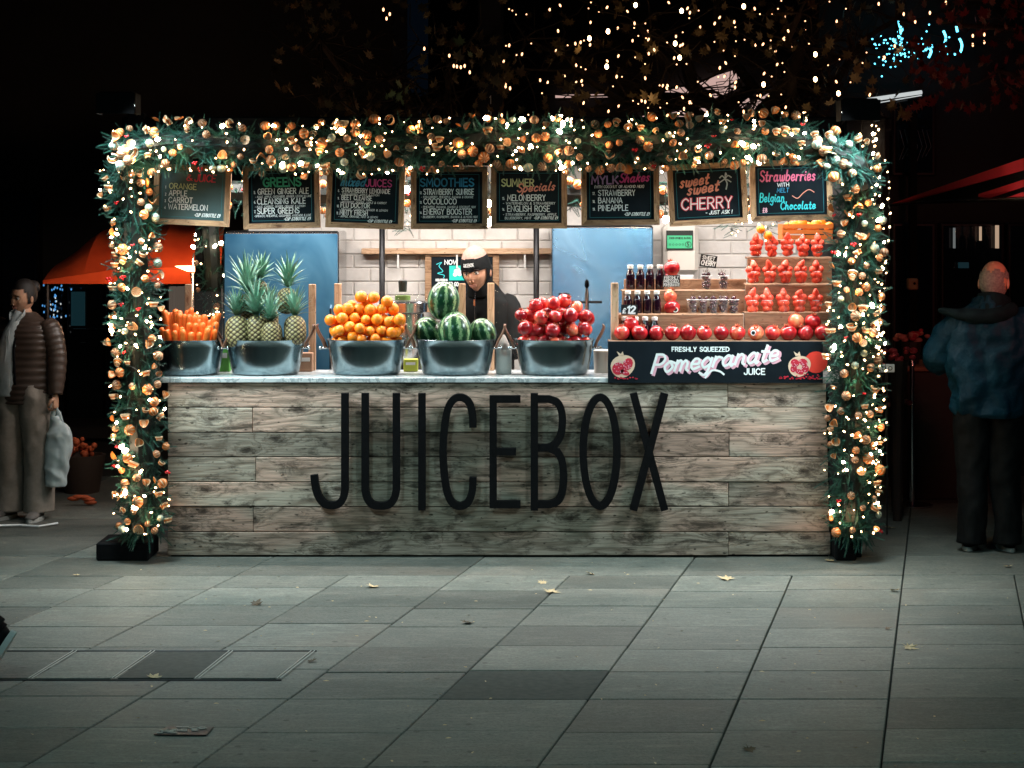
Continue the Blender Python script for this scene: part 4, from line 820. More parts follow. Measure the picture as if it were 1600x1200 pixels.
# pomegranates
def pome_mesh(r=.046):
    b = MB(); seg, rings = 22, 14; vs = []
    for i in range(rings + 1):
        th = math.pi * i / rings
        for k in range(seg):
            a = 2 * math.pi * k / seg; rr = r * (1 + .025 * math.cos(5 * a + 1) * math.sin(th) ** 2 + .012 * math.cos(3 * a)); z = r * .92 * math.cos(th) + (.004 * math.sin(th))
            vs.append((rr * math.sin(th) * math.cos(a), rr * math.sin(th) * math.sin(a), z))
    b.add(vs, [(i * seg + k, (i + 1) * seg + k, (i + 1) * seg + (k + 1) % seg, i * seg + (k + 1) % seg) for i in range(rings) for k in range(seg)])
    n = 6; vs = []
    for k in range(n * 2):
        a = math.pi * k / n; vs.append(Vector((math.cos(a) * .010, math.sin(a) * .010, r * .86))); q = .014 if k % 2 else .016; vs.append(Vector((math.cos(a) * q, math.sin(a) * q, r * (1.25 if k % 2 == 0 else 1.02))))
    m_ = n * 2; b.add(vs, [(2 * k, 2 * ((k + 1) % m_), 2 * ((k + 1) % m_) + 1, 2 * k + 1) for k in range(m_)], 1); return b.mesh('pomegranate', ['pome', 'pomedry'], True)
pm = pome_mesh()
pts = heap(B5, None, .047, [(5, -.12, .0, .86), (6, -.04, .01, .9), (5, -.10, .065, .96), (5, -.03, .08, .95), (5, -.075, .125, .92), (4, -.01, .15, .8), (3, -.05, .185, .66), (2, .0, .2, .5), (4, .04, .05, .7), (4, .04, .13, .6)])
for i, p in enumerate(pts): tag(link('pomegranate', pm, None, p, (rnd.uniform(-1.2, 1.5), rnd.uniform(-1, 1), rnd.uniform(0, 6)), (rnd.uniform(.84, 1.12),) * 3), 'glossy red pomegranate heaped among the others in the rightmost tub', 'pomegranate', 'pomegranates heaped in the tub')
# watermelons
wm = MB().sphere((0, 0, 0), 1, 36, 24).mesh('watermelon', 'melon', True)
for (px, py, Y, rx_, rz_, rot, lb) in ((693, 470, 12.02, .098, .118, (.1, -.06, 1.2), 'watermelon balanced on top of the three others'), (711, 518, 11.93, .100, .120, (.0, .12, 2.6), 'front middle watermelon with a pale flank'), (668, 520, 12.08, .088, .10, (.2, -.5, .4), 'dark watermelon at the left of the heap'), (754, 521, 12.02, .084, .094, (.1, .35, 4), 'watermelon at the right of the heap'), (712, 512, 12.17, .09, .1, (.1, .1, 5), 'watermelon hidden behind the middle one')):
    tag(link('watermelon', wm, None, P(px, py, Y), rot, (rx_ * 1.05, rx_ * 1.02, rz_ * 1.03)), lb, 'watermelon', 'watermelons heaped on the fourth tub')
# pineapples
def pine_body(r=.060, h=.165):
    b = MB(); seg, rings = 84, 56; vs = []; eye = []
    for i in range(rings + 1):
        q = i / rings; z = -h / 2 + h * q; pr = (1 - abs(2 * q - 1) ** 3.2) ** .5 * (1 - .08 * q)
        for k in range(seg):
            a = 2 * math.pi * k / seg; u = (a * 11 / (2 * math.pi) + q * 6.5); v_ = (a * 11 / (2 * math.pi) - q * 6.5)
            e = abs(math.sin(math.pi * u)) * abs(math.sin(math.pi * v_)); e = e ** .6; rr = r * pr * (1 + .085 * e)
            if e > .93: rr *= .985
            vs.append((math.cos(a) * rr, math.sin(a) * rr, z)); eye.append(e * .9)
    b.add(vs, [(i * seg + k, i * seg + (k + 1) % seg, (i + 1) * seg + (k + 1) % seg, (i + 1) * seg + k) for i in range(rings) for k in range(seg)])
    me = b.mesh('body', 'pinebody', True); at = me.attributes.new('eye', 'FLOAT', 'POINT'); at.data.foreach_set('value', eye); return me
def pine_crown(L_=.17, n=44):
    b = MB()
    for i in range(n):
        q = i / n; a = i * 2.399; tilt = .12 + 1.0 * (1 - q) ** 1.1 + rnd.uniform(-.08, .08); ln = L_ * (.42 + .6 * math.sin(min(1, q * 1.25 + .12) * 1.5)) * rnd.uniform(.85, 1.1); wd = .0165 * (1 - .35 * q)
        base = Vector((0, 0, .01 + q * .045)); d = Vector((math.cos(a) * math.sin(tilt), math.sin(a) * math.sin(tilt), math.cos(tilt))); side = Vector((-math.sin(a), math.cos(a), 0)); vs = []
        up = Vector((0, 0, 1)); out = Vector((math.cos(a), math.sin(a), 0))
        for j in range(6):
            s_ = j / 5; p = base + d * ln * s_ + out * (.028 * s_ * s_ * (1.4 - q)) + up * (-.02 * s_ ** 3 * (1 - q)); w2 = wd * (1 - s_ ** 1.6) * (1 if j else .8); mid = p - out * w2 * .35
            vs += [p + side * w2, mid, p - side * w2]
        b.add(vs, [f for j in range(5) for f in ((j * 3, j * 3 + 1, j * 3 + 4, j * 3 + 3), (j * 3 + 1, j * 3 + 2, j * 3 + 5, j * 3 + 4))])
    return b.mesh('leaf_crown', 'pineleaf', True)
pb = pine_body(); pcs = [pine_crown(.16), pine_crown(.18), pine_crown(.15)]
for i, (px, py, Y, sc, ty, cs, lb) in enumerate(((371, 519, 11.95, 1.26, -.16, .95, 'front pineapple at the left edge of its tub'), (402, 517, 11.96, 1.2, .06, 1.12, 'front pineapple with the dark tall crown, second from the left'), (425, 523, 11.91, 1.05, -.03, 1.0, 'small front pineapple in the middle of the tub'), (461, 516, 11.95, 1.14, .18, 1.0, 'front pineapple leaning right with leaves over the upright'),
   (388, 478, 12.10, 1.0, -.12, 1.15, 'raised rear pineapple at the left'), (404, 455, 12.2, .9, .10, .95, 'rear pineapple whose crown stands highest'), (448, 470, 12.08, 1.02, .02, 1.1, 'raised rear pineapple at the right with upright pale crown'), (420, 500, 12.15, 1, .0, .7, 'rear pineapple mostly hidden in the middle'))):
    p = P(px, py, Y); o = thing('pineapple', lb, 'pineapple', p, 'pineapples crowded in the second tub', rot=(rnd.uniform(-.1, .1), ty, rnd.uniform(0, 6)))
    link('body', pb, o, (0, 0, 0), (0, 0, 0), (sc,) * 3); link('leaf_crown', pcs[i % 3], o, (0, 0, .072 * sc), (0, 0, rnd.uniform(0, 6)), (cs * 1.02,) * 3)

# ================================================================== DISPLAY SHELVES, RIGHT
YS = 11.95; s2 = YS / FPX
ds = thing('display_shelf', 'stepped wooden display shelf with bottles, cherries and strawberries', 'display shelf', (P(1125, 500, 12).x, 12.05, ZB))
def board(x0, x1, y0, y1, Y0, Y1, nm='shelf_board', m_='shelfwood'):
    a, c_ = P(x0, y1, Y0), P(x1, y0, Y0); cc = ((a.x + c_.x) / 2, (Y0 + Y1) / 2, (a.z + c_.z) / 2)
    b = MB(); b.box((a.x - cc[0], Y0 - cc[1], a.z - cc[2]), (c_.x - cc[0], Y1 - cc[1], c_.z - cc[2]), 0, .003); link(nm, b.mesh(nm, m_), ds, Vector(cc) - wloc(ds))
zz = lambda py, Y: HCAM - (py - 350) * Y / FPX
# riser boards (front faces) and treads; left bank then right bank
board(965, 1162, 491, 538, 11.955, 11.975, 'riser'); board(1163, 1300, 488, 538, 11.95, 11.97, 'riser')
board(968, 1162, 490.3, 493.5, 11.976, 12.13, 'tread'); board(972, 1164, 453.8, 489.5, 12.131, 12.15, 'riser'); board(972, 1164, 453, 456, 12.151, 12.31, 'tread')
board(975, 1166, 436, 452.3, 12.311, 12.33, 'riser')
board(1164.5, 1300, 488.2, 491, 11.972, 12.12, 'tread'); board(1164.5, 1300, 444.5, 487.5, 12.121, 12.14, 'riser'); board(1166, 1300, 443, 446, 12.141, 12.29, 'tread'); board(1168, 1300, 403, 442.4, 12.291, 12.31, 'riser'); board(1168, 1300, 401.5, 404.5, 12.311, 12.45, 'tread')
b = MB(); a = P(960.5, 442, 11.93); hh = (a.z - ZB) / 2; b.box((-hh + .001, -.02, -.022), (hh, .02, .022), 0, .003); link('upright', b.mesh('upright', 'oak'), ds, Vector((a.x, 11.93, ZB + hh)) - wloc(ds), (0, R(-90), 0))
# ledge carrying the front row of pomegranates
zl = HCAM - (533 - 350) * (YF - .03) / FPX
b = MB(); b.box((XM + .005, YF + .005, zl - .012), (XR - .01, YF + .17, zl - .001), 0, .002); b.build('ledge', 'shelfwood', ds)
order = ['first', 'second', 'third', 'fourth', 'fifth', 'sixth', 'seventh', 'eighth', 'ninth', 'tenth', 'eleventh', 'twelfth', 'thirteenth']
for i, px in enumerate((972, 999, 1025, 1050, 1075, 1100, 1127, 1152, 1181, 1207, 1232, 1259, 1285)):
    o = link('pomegranate', pm, None, (P(px, 520, 11.86).x, 11.86, zl + .041), (rnd.uniform(-.5, .6) if i != 2 else 1.3, rnd.uniform(-.5, .5), rnd.uniform(0, 6)), (1.08 + rnd.uniform(-.05, .06),) * 3)
    tag(o, f'{order[i]} pomegranate from the left in the front row above the sign', 'pomegranate', 'front row of pomegranates above the sign')
for px, py, Y, lb in ((986, 507.5, 11.93, 'pomegranate under the price tag, resting on the left of the front row'), (1243.5, 503, 11.93, 'bigger pomegranate stacked on the right of the front row'), (1270, 503.5, 11.95, 'darker pomegranate stacked beside the garland'), (1050, 420, 12.20, 'pomegranate perched above the freshly pressed tag'), (1049, 437, 12.38, 'pomegranate behind the freshly pressed tag'), (1046.5, 464, 12.16, 'pomegranate directly below the freshly pressed tag'), (1050, 482, 12.10, 'pomegranate with a round sticker at the end of the lower bottles')):
    tag(link('pomegranate', pm, None, P(px, py, Y), (.2, .3, rnd.uniform(0, 6)), (1.12,) * 3), lb, 'pomegranate')
# round stickers
for (px, py, Y, lb) in ((1055.5, 484, 12.055, 'round white sticker on the pomegranate by the lower bottles'), (1177, 520, 11.8105, 'round white sticker on the ninth front pomegranate')):
    b = MB(); c0 = P(px, py, Y); b.loft([c0, c0 + Vector((0, .002, 0))], .017, 16); b.v = [tuple(v_) for v_ in b.v]; o = single('round_sticker', b, 'paint_white', lb, 'sticker', c0)
    b = MB(); b.loft([Vector((0, -.0012, 0)), Vector((0, .001, 0))], .011, 12); b.build('sticker_print', 'tagblack', o, local=True)
# bottles
def bottle(px, pyt, pyb, Y, lb, g_, w_=15):
    s_ = Y / FPX; H_ = (pyb - pyt) * s_; r = w_ * s_ / 2 * .93; c0 = P(px, pyb, Y); o = thing('juice_bottle', lb, 'bottle', c0, g_)
    b = MB(); b.lathe([(0, 0), (r * .93, 0), (r, .008), (r, H_ * .55), (r * .9, H_ * .66), (r * .62, H_ * .78), (r * .55, H_ * .87), (0, H_ * .87)], c0, 16); b.build('glass_body', 'juice', o, smooth=True, ang=50)
    b = MB(); b.lathe([(r * .66, H_ * .86), (r * .68, H_ * .99), (r * .6, H_), (0, H_)], c0, 14); b.build('cap', 'white', o, smooth=True, ang=40)
for i, px in enumerate((985, 1000.5, 1015.5, 1031)): bottle(px, 414, 453, 12.24, f'{order[i]} bottle from the left of dark juice on the upper tier', 'dark juice bottles')
for i, px in enumerate((981, 996, 1011, 1026)): bottle(px, 454.5, 490, 12.06, f'{order[i]} bottle from the left of dark juice on the middle tier', 'dark juice bottles')
for i, px in enumerate((976, 993, 1008, 1023)): bottle(px, 495, 534, 11.935, f'{order[i]} white capped bottle behind the front pomegranates', 'dark juice bottles')
# cups
def cup(parent, c0, r, h):
    b = MB(); b.lathe([(0, .002), (r * .72, .002), (r * .98, h * .96), (r * 1.06, h), (r * 1.03, h + .002), (r * .94, h * .95), (r * .68, .004), (0, .004)], c0, 18); b.build('plastic_cup', 'cup', parent, smooth=True, ang=50)
    b = MB(); b.lathe([(r * 1.03, h - .002), (r * 1.10, h), (r * 1.03, h + .002), (r * 1.0, h), (r * 1.03, h - .002)], c0, 18); b.build('cup_rim', 'rim', parent, smooth=True)
def straw_mesh():
    b = MB(); prof = [(0, -.030), (.006, -.028), (.013, -.018), (.019, -.004), (.021, .006), (.018, .015), (.010, .020), (0, .021)]; b.lathe(prof, (0, 0, 0), 12); return b.mesh('strawberry', 'straw', True)
sm_ = straw_mesh()
def straws(px, pyb, Y, lb):
    c0 = P(px, pyb, Y); o = thing('strawberry_cup', lb, 'cup of strawberries', c0, 'clear cups of strawberries'); r, h = .034, .075
    cup(o, c0, r, h)
    for k, (x, y, z, rot) in enumerate(((-.007, -.008, .025, (3.0, .2, 0)), (.013, .004, .027, (2.7, -.3, 1)), (-.015, -.010, .058, (2.2, .6, 0)), (.014, -.010, .060, (2.6, -.5, 0)), (-.020, -.006, .090, (2.6, .9, 0)), (.020, -.004, .092, (2.9, -.8, 0)), (.001, -.002, .118, (3.14, rnd.uniform(-.3, .3), 0)))):
        link('strawberry', sm_, o, Vector((x, y, z)) + Vector((rnd.uniform(-.003, .003), 0, rnd.uniform(-.003, .003))), (rot[0] + rnd.uniform(-.5, .5), rot[1] + rnd.uniform(-.3, .3), rot[2]), (rnd.uniform(1.0, 1.28), rnd.uniform(1.0, 1.28), rnd.uniform(1.0, 1.4)))
for rn, py, Y, xs in (('top', 401, 12.37, (1181, 1205, 1230, 1254, 1277)), ('middle', 443, 12.20, (1177, 1202, 1227, 1251, 1275)), ('bottom', 488, 12.03, (1175, 1198, 1224, 1249, 1274))):
    for i, px in enumerate(xs): straws(px, py, Y, f'{order[i]} cup of strawberries from the left on the {rn} tier')
for rn, py, Y, xs in (('upper', 452.5, 12.24, (1103.5, 1130)), ('lower', 490, 12.06, (1082, 1098, 1114, 1130, 1146))):
    for i, px in enumerate(xs):
        c0 = P(px, py, Y); o = thing('cherry_cup', f'{order[i]} cup of dark cherries from the left on the {rn} tier', 'cup of cherries', c0, 'clear cups of dark cherries'); cup(o, c0, .036, .088)
        b = MB(); st_ = MB()
        for k in range(38):
            a = rnd.uniform(0, 6.28); z = rnd.uniform(.012, .10); q = rnd.uniform(0, .024 * (.72 + z * 2.5)) if z < .09 else rnd.uniform(0, .024)
            p = c0 + Vector((math.cos(a) * q, math.sin(a) * q, z)); b.sphere(p, .0125, 8, 6)
            if z > .05: st_.loft([p, p + Vector((rnd.uniform(-.012, .012), rnd.uniform(-.01, .01), rnd.uniform(.02, .038)))], .0012, 4)
        b.build('cherries', 'cherry', o, smooth=True, kind='stuff'); st_.build('stalks', flat('stalk', (.12, .06, .03)), o, kind='stuff')
# tags
def tagcard(px, py, w_, h_, Y, lb, lines, roty=0, stick=0):
    s_ = Y / FPX; c0 = P(px, py, Y); o = thing('price_tag', lb, 'tag', c0, rot=(0, R(roty), 0)); b = MB(); b.box((-w_ * s_ / 2, 0, -h_ * s_ / 2), (w_ * s_ / 2, .003, h_ * s_ / 2)); b.build('card', 'tagblack', o, local=True)
    for (s, x, y, h, wd, fit) in lines:
        b = MB(); write(b, s, x * s_, y * s_, h * s_, wd * s_, lambda x, z, d: Vector((x, -.001, z)), fit=fit * s_, slant=.12, gap=.16); b.build('lettering', 'paint_white', o, local=True)
    if stick: b = MB(); b.loft([Vector((.0, .004, -h_ * s_ / 2 + .01)), Vector((-.006, .006, -h_ * s_ / 2 - stick * s_))], .0018, 5); b.build('stick', 'blackm', o, local=True)
tagcard(1049, 439, 27, 18, 12.12, 'black tag lettered freshly pressed pomegranate', [('FRESHLY', -11, 3, 4.6, .95, 22), ('PRESSED', -12, -2.5, 4.4, .95, 23), ('POMEGRANATE', -12.5, -8, 4.4, .8, 25)], -1)
tagcard(983.5, 484, 26, 16, 11.90, 'black price tag reading 12 pounds before the lower bottles', [('\u00a3', -11, -5, 7, 1.5, 5), ('12', -3.5, -5.5, 11, 2.8, 12)], 0)
tagcard(1107, 408, 26, 19, 12.22, 'black tag on a stick reading sweet cherry', [('SWEET', -10, 2, 5.6, 1.0, 19), ('CHERRY', -11, -7, 7.2, 1.3, 22)], 8, 18)
# pomegranate sign
Y = YF - .03; s_ = Y / FPX; cx, cy = 1117, 566
o = thing('pomegranate_sign', 'long black sign reading freshly squeezed pomegranate juice on the counter edge', 'sign', P(cx, cy, Y))
MB().box(((950 - cx) * s_, 0, (cy - 598.5) * s_), ((1286 - cx) * s_, .02, (cy - 533.5) * s_), 0, .002).build('panel', 'chalk', o, local=True)
TFs = lambda d0: (lambda x, z, d: Vector(((x - cx) * s_, -d0, (z + cy) * s_)))
def sg(m_, s, px, py, h, wd, fit, sl, rise, d0):
    b = MB(); write(b, s, px, -py, h, wd, TFs(d0), fit=fit, slant=sl, rise=rise, gap=.12 if sl else .22); b.build('lettering', m_, o, local=True)
sg('ink_white', 'FRESHLY SQUEEZED', 1050, 549, 6.6, 1.5, 89, 0, 0, .002); sg('ink_white', 'JUICE', 1163, 585, 9, 1.9, 32, 0, 0, .002)
sg('ink_softpink', 'Pomegranate', 1021, 585.5, 29, 5.2, 196, .30, .105, .0010)
b = MB(); write(b, 'Pomegranate', 1018, -583, 29, 3.9, TFs(.003), fit=196, slant=.30, rise=.105, gap=.12); ribbon(b, [(p.x, p.y) for p in cr([(1102, -590), (1112, -579), (1124, -580), (1131, -585)])], 3, TFs(.0032)); b.build('lettering', 'paint_white', o, local=True)
flat('art_red', (.62, .02, .05)); flat('art_cream', (.80, .58, .42)); flat('art_bright', (.85, .05, .03))
def disc(b, px, py, rx, ry, d0, n=20, rot=0, lob=0):
    vs = [TFs(d0)(px, -py, 0)]
    for i in range(n):
        a = 2 * math.pi * i / n; k = 1 + lob * math.cos(3 * a); x, y = math.cos(a) * rx * k, math.sin(a) * ry * k; vs.append(TFs(d0)(px + x * math.cos(rot) - y * math.sin(rot), -(py + x * math.sin(rot) + y * math.cos(rot)), 0))
    b.add(vs, [(0, 1 + (i + 1) % n, 1 + i) for i in range(n)])
for (px, r) in ((973, 19.5), (1249, 18)):
    if px > 1000: b = MB(); disc(b, 1275, 566, 18, 17, .001); b.build('fruit_drawing', 'art_bright', o, local=True)
    b = MB(); disc(b, px, 572, r, r * .88, .002, 22, -.5, .03)
    b.add([TFs(.002)(px - 6 + d, -y, 0) for d, y in ((0, 556), (-3, 549), (3, 553), (6, 549), (8, 556))], [(0, 1, 2), (0, 2, 3, 4)]); b.build('fruit_drawing', 'art_cream', o, local=True)
    b = MB()
    for (dx, dy, a, c_) in ((-7, 4, 9.5, 10), (8, -3, 7.5, 10), (3, 10, 8, 4)) if px < 1000 else ((-7, -5, 7, 6), (6, -6, 7, 5.5), (9, 4, 6, 6), (0, 9, 7, 4), (-9, 4, 5, 6)): disc(b, px + dx, 572 + dy, a, c_, .003, 12, .4)
    b.build('seed_drawing', 'art_red', o, local=True)
    b = MB()
    for k in range(46): a = rnd.uniform(0, 6.28); q = r * .72 * rnd.random() ** .5; disc(b, px + q * math.cos(a), 572 + q * .85 * math.sin(a), .9, .8, .0036, 5)
    b.build('highlight_dots', 'ink_softpink', o, local=True)
    b = MB()
    for k in range(14 if px < 1000 else 50): disc(b, px + rnd.uniform(-12, 32) if px < 1000 else px + rnd.uniform(-32, 34), 592 - abs(rnd.gauss(0, 1.6 if px < 1000 else 3)), 1.6, 1.2, .004, 6)
    b.build('loose_seeds', 'art_red', o, local=True)
# crate of oranges above the strawberries
o = thing('orange_crate', 'orange coloured crate of leafy oranges above the top row of strawberries', 'crate', P(1262, 372, 12.75))
a, c_ = P(1222, 374, 12.75), P(1300, 350, 12.75)
flat('crate_orange', (.42, .11, .012))
for k in range(3): z0 = a.z + k * .036; MB().box((a.x, 12.72, z0), (c_.x, 12.735, z0 + .028)).build('slat', 'crate_orange', o)
for xx in (a.x, c_.x - .02): MB().box((xx, 12.736, a.z), (xx + .02, 12.95, c_.z)).build('side_panel', 'crate_orange', o)
MB().box((a.x + .021, 12.736, a.z), (c_.x - .021, 12.95, a.z + .01)).build('bottom_panel', 'crate_orange', o)
b = MB(); b.box((a.x - .05, 12.6, a.z - .03), (c_.x + .1, 13.0, a.z - .003)); single('high_shelf', b, 'shelfwood', 'small high wooden shelf holding the orange crate', 'shelf', (a.x, 12.8, a.z - .03))
for i in range(7): tag(link('orange', om, None, (a.x + .05 + i * .045, 12.80 + (i % 2) * .05, c_.z - .02 + (i % 3) * .012), (i, i, 0)), 'orange lying in the crate over the strawberries', 'orange', 'oranges in the crate')

# ================================================================== GARLANDS
import numpy as np
nr = np.random.default_rng(5)
def sprig_template(L_=.13, n=64, nl=.026, wd=.0013):
    V, F = [], []
    for i in range(n):
        q = (i + .5) / n; z = L_ * (.08 + .92 * q); a = i * 2.4; tl = .85 - .5 * q; l = nl * (1.1 - .35 * q) * nr.uniform(.8, 1.1)
        d = np.array([math.cos(a) * math.sin(tl), math.sin(a) * math.sin(tl), math.cos(tl)]); sd = np.array([-math.sin(a), math.cos(a), 0]) * wd; b0 = np.array([0, 0, z])
        k = len(V); V += [b0 + sd, b0 - sd, b0 + d * l - sd * .4, b0 + d * l + sd * .4]; F.append((k, k + 1, k + 2, k + 3))
    return np.array(V), F
TP = [sprig_template(.13), sprig_template(.11, 56, .030), sprig_template(.15, 70, .024)]
def sprigs(mb, frames):
    for (p, d, sc) in frames:
        V, F = TP[int(nr.integers(3))]; d = Vector(d).normalized(); q = d.to_track_quat('Z', 'Y').to_matrix() @ Matrix.Rotation(nr.uniform(0, 6.28), 3, 'Z'); A = np.array(q) * sc
        W_ = V @ A.T + np.array(p); n0 = len(mb.v); mb.v += [tuple(r) for r in W_]; mb.f += [tuple(i + n0 for i in f) for f in F]; mb.m += [0] * len(F)
# ornament meshes
def ribbed(r=.036):
    b = MB(); seg, rings = 32, 10; vs = []
    for i in range(rings + 1):
        th = math.pi * i / rings
        for k in range(seg): a = 2 * math.pi * k / seg; rr = r * (1 + (.06 if (k // 2) % 2 else -.04) * math.sin(th)); vs.append((rr * math.sin(th) * math.cos(a), rr * math.sin(th) * math.sin(a), r * .92 * math.cos(th)))
    for i in range(rings):
        for k in range(seg): b.add([], []); b.f.append((i * seg + k, (i + 1) * seg + k, (i + 1) * seg + (k + 1) % seg, i * seg + (k + 1) % seg)); b.m.append(1 if (k // 2) % 2 == 0 and k % 4 == 0 else 0)
    b.v = vs; return b
rib_or = ribbed().mesh('dried_orange', ['orind', 'opeel'], True); rib_nut = ribbed(.033).mesh('seed_pod', ['nutty', 'opeel'], True); rib_sil = ribbed(.031).mesh('ribbed_bauble', ['silver', 'opeel'], True)
def slice_mesh(r=.036, cup_=.010):
    b = MB(); n = 20; vs = [Vector((0, 0, cup_ * .2))]
    for ri, (q, z) in enumerate(((.8, .9), (1.0, 1.5))):
        for k in range(n): a = 2 * math.pi * k / n; vs.append(Vector((math.cos(a) * r * q, math.sin(a) * r * q * .95, cup_ * z * (1 + .5 * math.cos(2 * a)))))
    for k in range(n): j = (k + 1) % n; b.m.append(0 if k % 2 else 1); b.f.append((0, 1 + k, 1 + j)); b.f.append((1 + k, 1 + n + k, 1 + n + j, 1 + j)); b.m.append(2)
    m0 = len(vs); vs += [v_ - Vector((0, 0, .006)) for v_ in vs[:]]
    for k in range(n): j = (k + 1) % n; b.f.append((m0, m0 + 1 + n + j, m0 + 1 + n + k)); b.m.append(3); b.f.append((1 + n + k, m0 + 1 + n + k, m0 + 1 + n + j, 1 + n + j)); b.m.append(3)
    b.v = vs; return b.mesh('orange_slice', ['oflesh', 'opeel', 'opeel', 'orind'])
slc = slice_mesh(); slc2 = slice_mesh(.032, .022)
def curl_mesh():
    b = MB()
    for k in range(3):
        pts = [Vector((math.cos(a) * (.022 + .006 * k), (k - 1) * .013 + .004 * math.sin(a), math.sin(a) * (.026 + .004 * k))) for a in [i * .42 for i in range(13)]]; b.loft(pts, (.0065, .0022), 6, (0, 1, 0), 0 if k % 2 else 1)
    return b.mesh('curled_peel', ['orind', 'opeel'], True)
curl = curl_mesh()
bb_ = MB(); 
for (x, y, z) in ((0, 0, 0), (.018, .004, .006), (.006, -.008, .02), (-.012, 0, .014)): bb_.sphere((x, y, z), .0095, 10, 7)
bry = bb_.mesh('berry_cluster', 'berry', True)
def bulb_mesh(r, m_): return MB().sphere((0, 0, 0), r, 6, 4, 0, (1, 1, 1.5)).mesh('bulb', m_)
blb = [bulb_mesh(.0058, 'bulb_warm'), bulb_mesh(.0042, 'bulb_warm'), bulb_mesh(.0080, 'bulb_bright'), bulb_mesh(.0140, 'bulb_bright')]
def garland(lb, path, rad, n_sprig, counts, n_bulb, kk='garland', light_step=.34, energy=1.0, dense=1.0, group=None, front=True, flat_y=.75, bulbcat=True, big=.05, ctwig=True, warm=WARM):
    """path: list of points, rad: radius at each; counts: dict mesh -> number"""
    pts = [Vector(p) for p in path]; seg = [(pts[i + 1] - pts[i]).length for i in range(len(pts) - 1)]; T = sum(seg)
    def at(u):
        d = u * T
        for i, l in enumerate(seg):
            if d <= l or i == len(seg) - 1: q = min(1, d / l); return pts[i].lerp(pts[i + 1], q), (pts[i + 1] - pts[i]).normalized(), rad[i] * (1 - q) + rad[i + 1] * q
            d -= l
    o = thing('garland', lb, 'garland', pts[0], group)
    def ring(u, fr=None):
        p, tn, r = at(u); a = Vector((0, -1, 0)); s_ = tn.cross(a).normalized()
        th = nr.uniform(-1, 1) * (math.pi * .62) if front else nr.uniform(-math.pi, math.pi)
        if fr is not None: th = nr.uniform(-fr, fr)
        dr = a * math.cos(th) * flat_y + s_ * math.sin(th); return p, dr, r * (1 + .18 * noise.noise(Vector((u * T * 3.1, th, 4.2)))), tn
    fr = []
    for i in range(n_sprig):
        p, dr, r, tn = ring(nr.uniform(0, 1)); k = nr.uniform(.15, .62); base = p + dr * r * k; d = dr.normalized() * nr.uniform(.2, .9) + tn * nr.uniform(-1.1, 1.1) + Vector((0, 0, -.25)) + Vector(nr.normal(0, .3, 3)); fr.append((base, d, r / .17 * nr.uniform(.6, 1.05)))
    mb = MB(); sprigs(mb, fr); mb.build('fir_sprigs', 'needle', o, kind='stuff')
    if ctwig: mb = MB(); mb.loft(pts, [r * .5 for r in rad], 8, (0, 1, 0) if abs((pts[-1] - pts[0]).normalized().y) < .5 else None); mb.build('core', 'cable', o)
    used = []
    def cluster_u(): return nr.uniform(.01, .99)
    for me, n in counts.items():
        mesh_ = {'orange': rib_or, 'pod': rib_nut, 'silver': rib_sil, 'slice': slc, 'slice2': slc2, 'curl': curl, 'berry': bry}[me]; i = 0; tries = 0
        while i < n and tries < n * 12:
            tries += 1; u = cluster_u(); p, dr, r, tn = ring(u, 1.5); q = p + dr * r * nr.uniform(.88, 1.04)
            if any((q - z_).length < .05 for z_ in used): continue
            used.append(q); i += 1
            dq = dr.normalized(); rot = (dq + Vector(nr.normal(0, .5, 3))).to_track_quat('Z', 'Y').to_euler()
            sc = nr.uniform(.55, .95); link(mesh_.name.split('.')[0], mesh_, o, q - pts[0], rot, (sc,) * 3)
    return o, ring, T
def string_lights(lb, ring, T, n, energy, step, origin, big=.05, group='strings of warm fairy lights', clusters=0, color=WARM, fr=1.45, out=1.06):
    o = thing('fairy_lights', lb, 'fairy lights', origin, group); cl = [nr.uniform(0, 1) for _ in range(max(1, clusters))]; wp = []
    order_ = sorted([(nr.choice(cl) + nr.normal(0, .012)) % 1 if (clusters and nr.random() < .5) else nr.uniform(0, 1) for _ in range(n)])
    for u in order_:
        p, dr, r, tn = ring(min(.995, max(.005, u)), fr); q = p + dr * r * nr.uniform(.9, out) + Vector((0, -.012, 0)); x = nr.random()
        me = blb[3] if x < big * .7 else (blb[2] if x < big + .10 else (blb[0] if x < .60 else blb[1])); wp.append(q)
        link('bulb', me, o, q - origin, tuple(nr.uniform(-1.5, 1.5, 3)))
    b = MB()
    for a, c_ in zip(wp, wp[1:]):
        if (a - c_).length < .35: m_ = a.lerp(c_, .5) + Vector((0, .02, -.01)); b.loft([a + Vector((0, .008, 0)), m_, c_ + Vector((0, .008, 0))], .0018, 3, cap=False)
    b.build('cable', 'cable', o)
    k = max(1, int(T / step))
    for i in range(k):
        p, dr, r, tn = ring((i + .5) / k, .9); q = p + dr * r * 1.08 + Vector((0, -.03, 0)); L_ = lamp('fairy_light_glow', 'POINT', q - origin, energy * nr.uniform(.5, 1.5), color, shadow_soft_size=.010); L_.parent = o
    return o
def F_(px, py, Y=11.62): return P(px, py, Y)
# left post
path = [F_(196, 258), F_(210, 340), F_(213, 480), F_(216, 620), F_(222, 740), F_(224, 832)]
g1, ring1, T1 = garland('fir garland with dried oranges wrapped round the left post', path, [.16, .15, .155, .15, .16, .155], 1500, dict(orange=19, pod=21, curl=30, slice=9, slice2=14, silver=6, berry=10), 0, group='decorated fir garlands on the stall')
string_lights('warm fairy lights wound down the left post garland', ring1, T1, 135, .75, .24, path[0], .07, clusters=14)
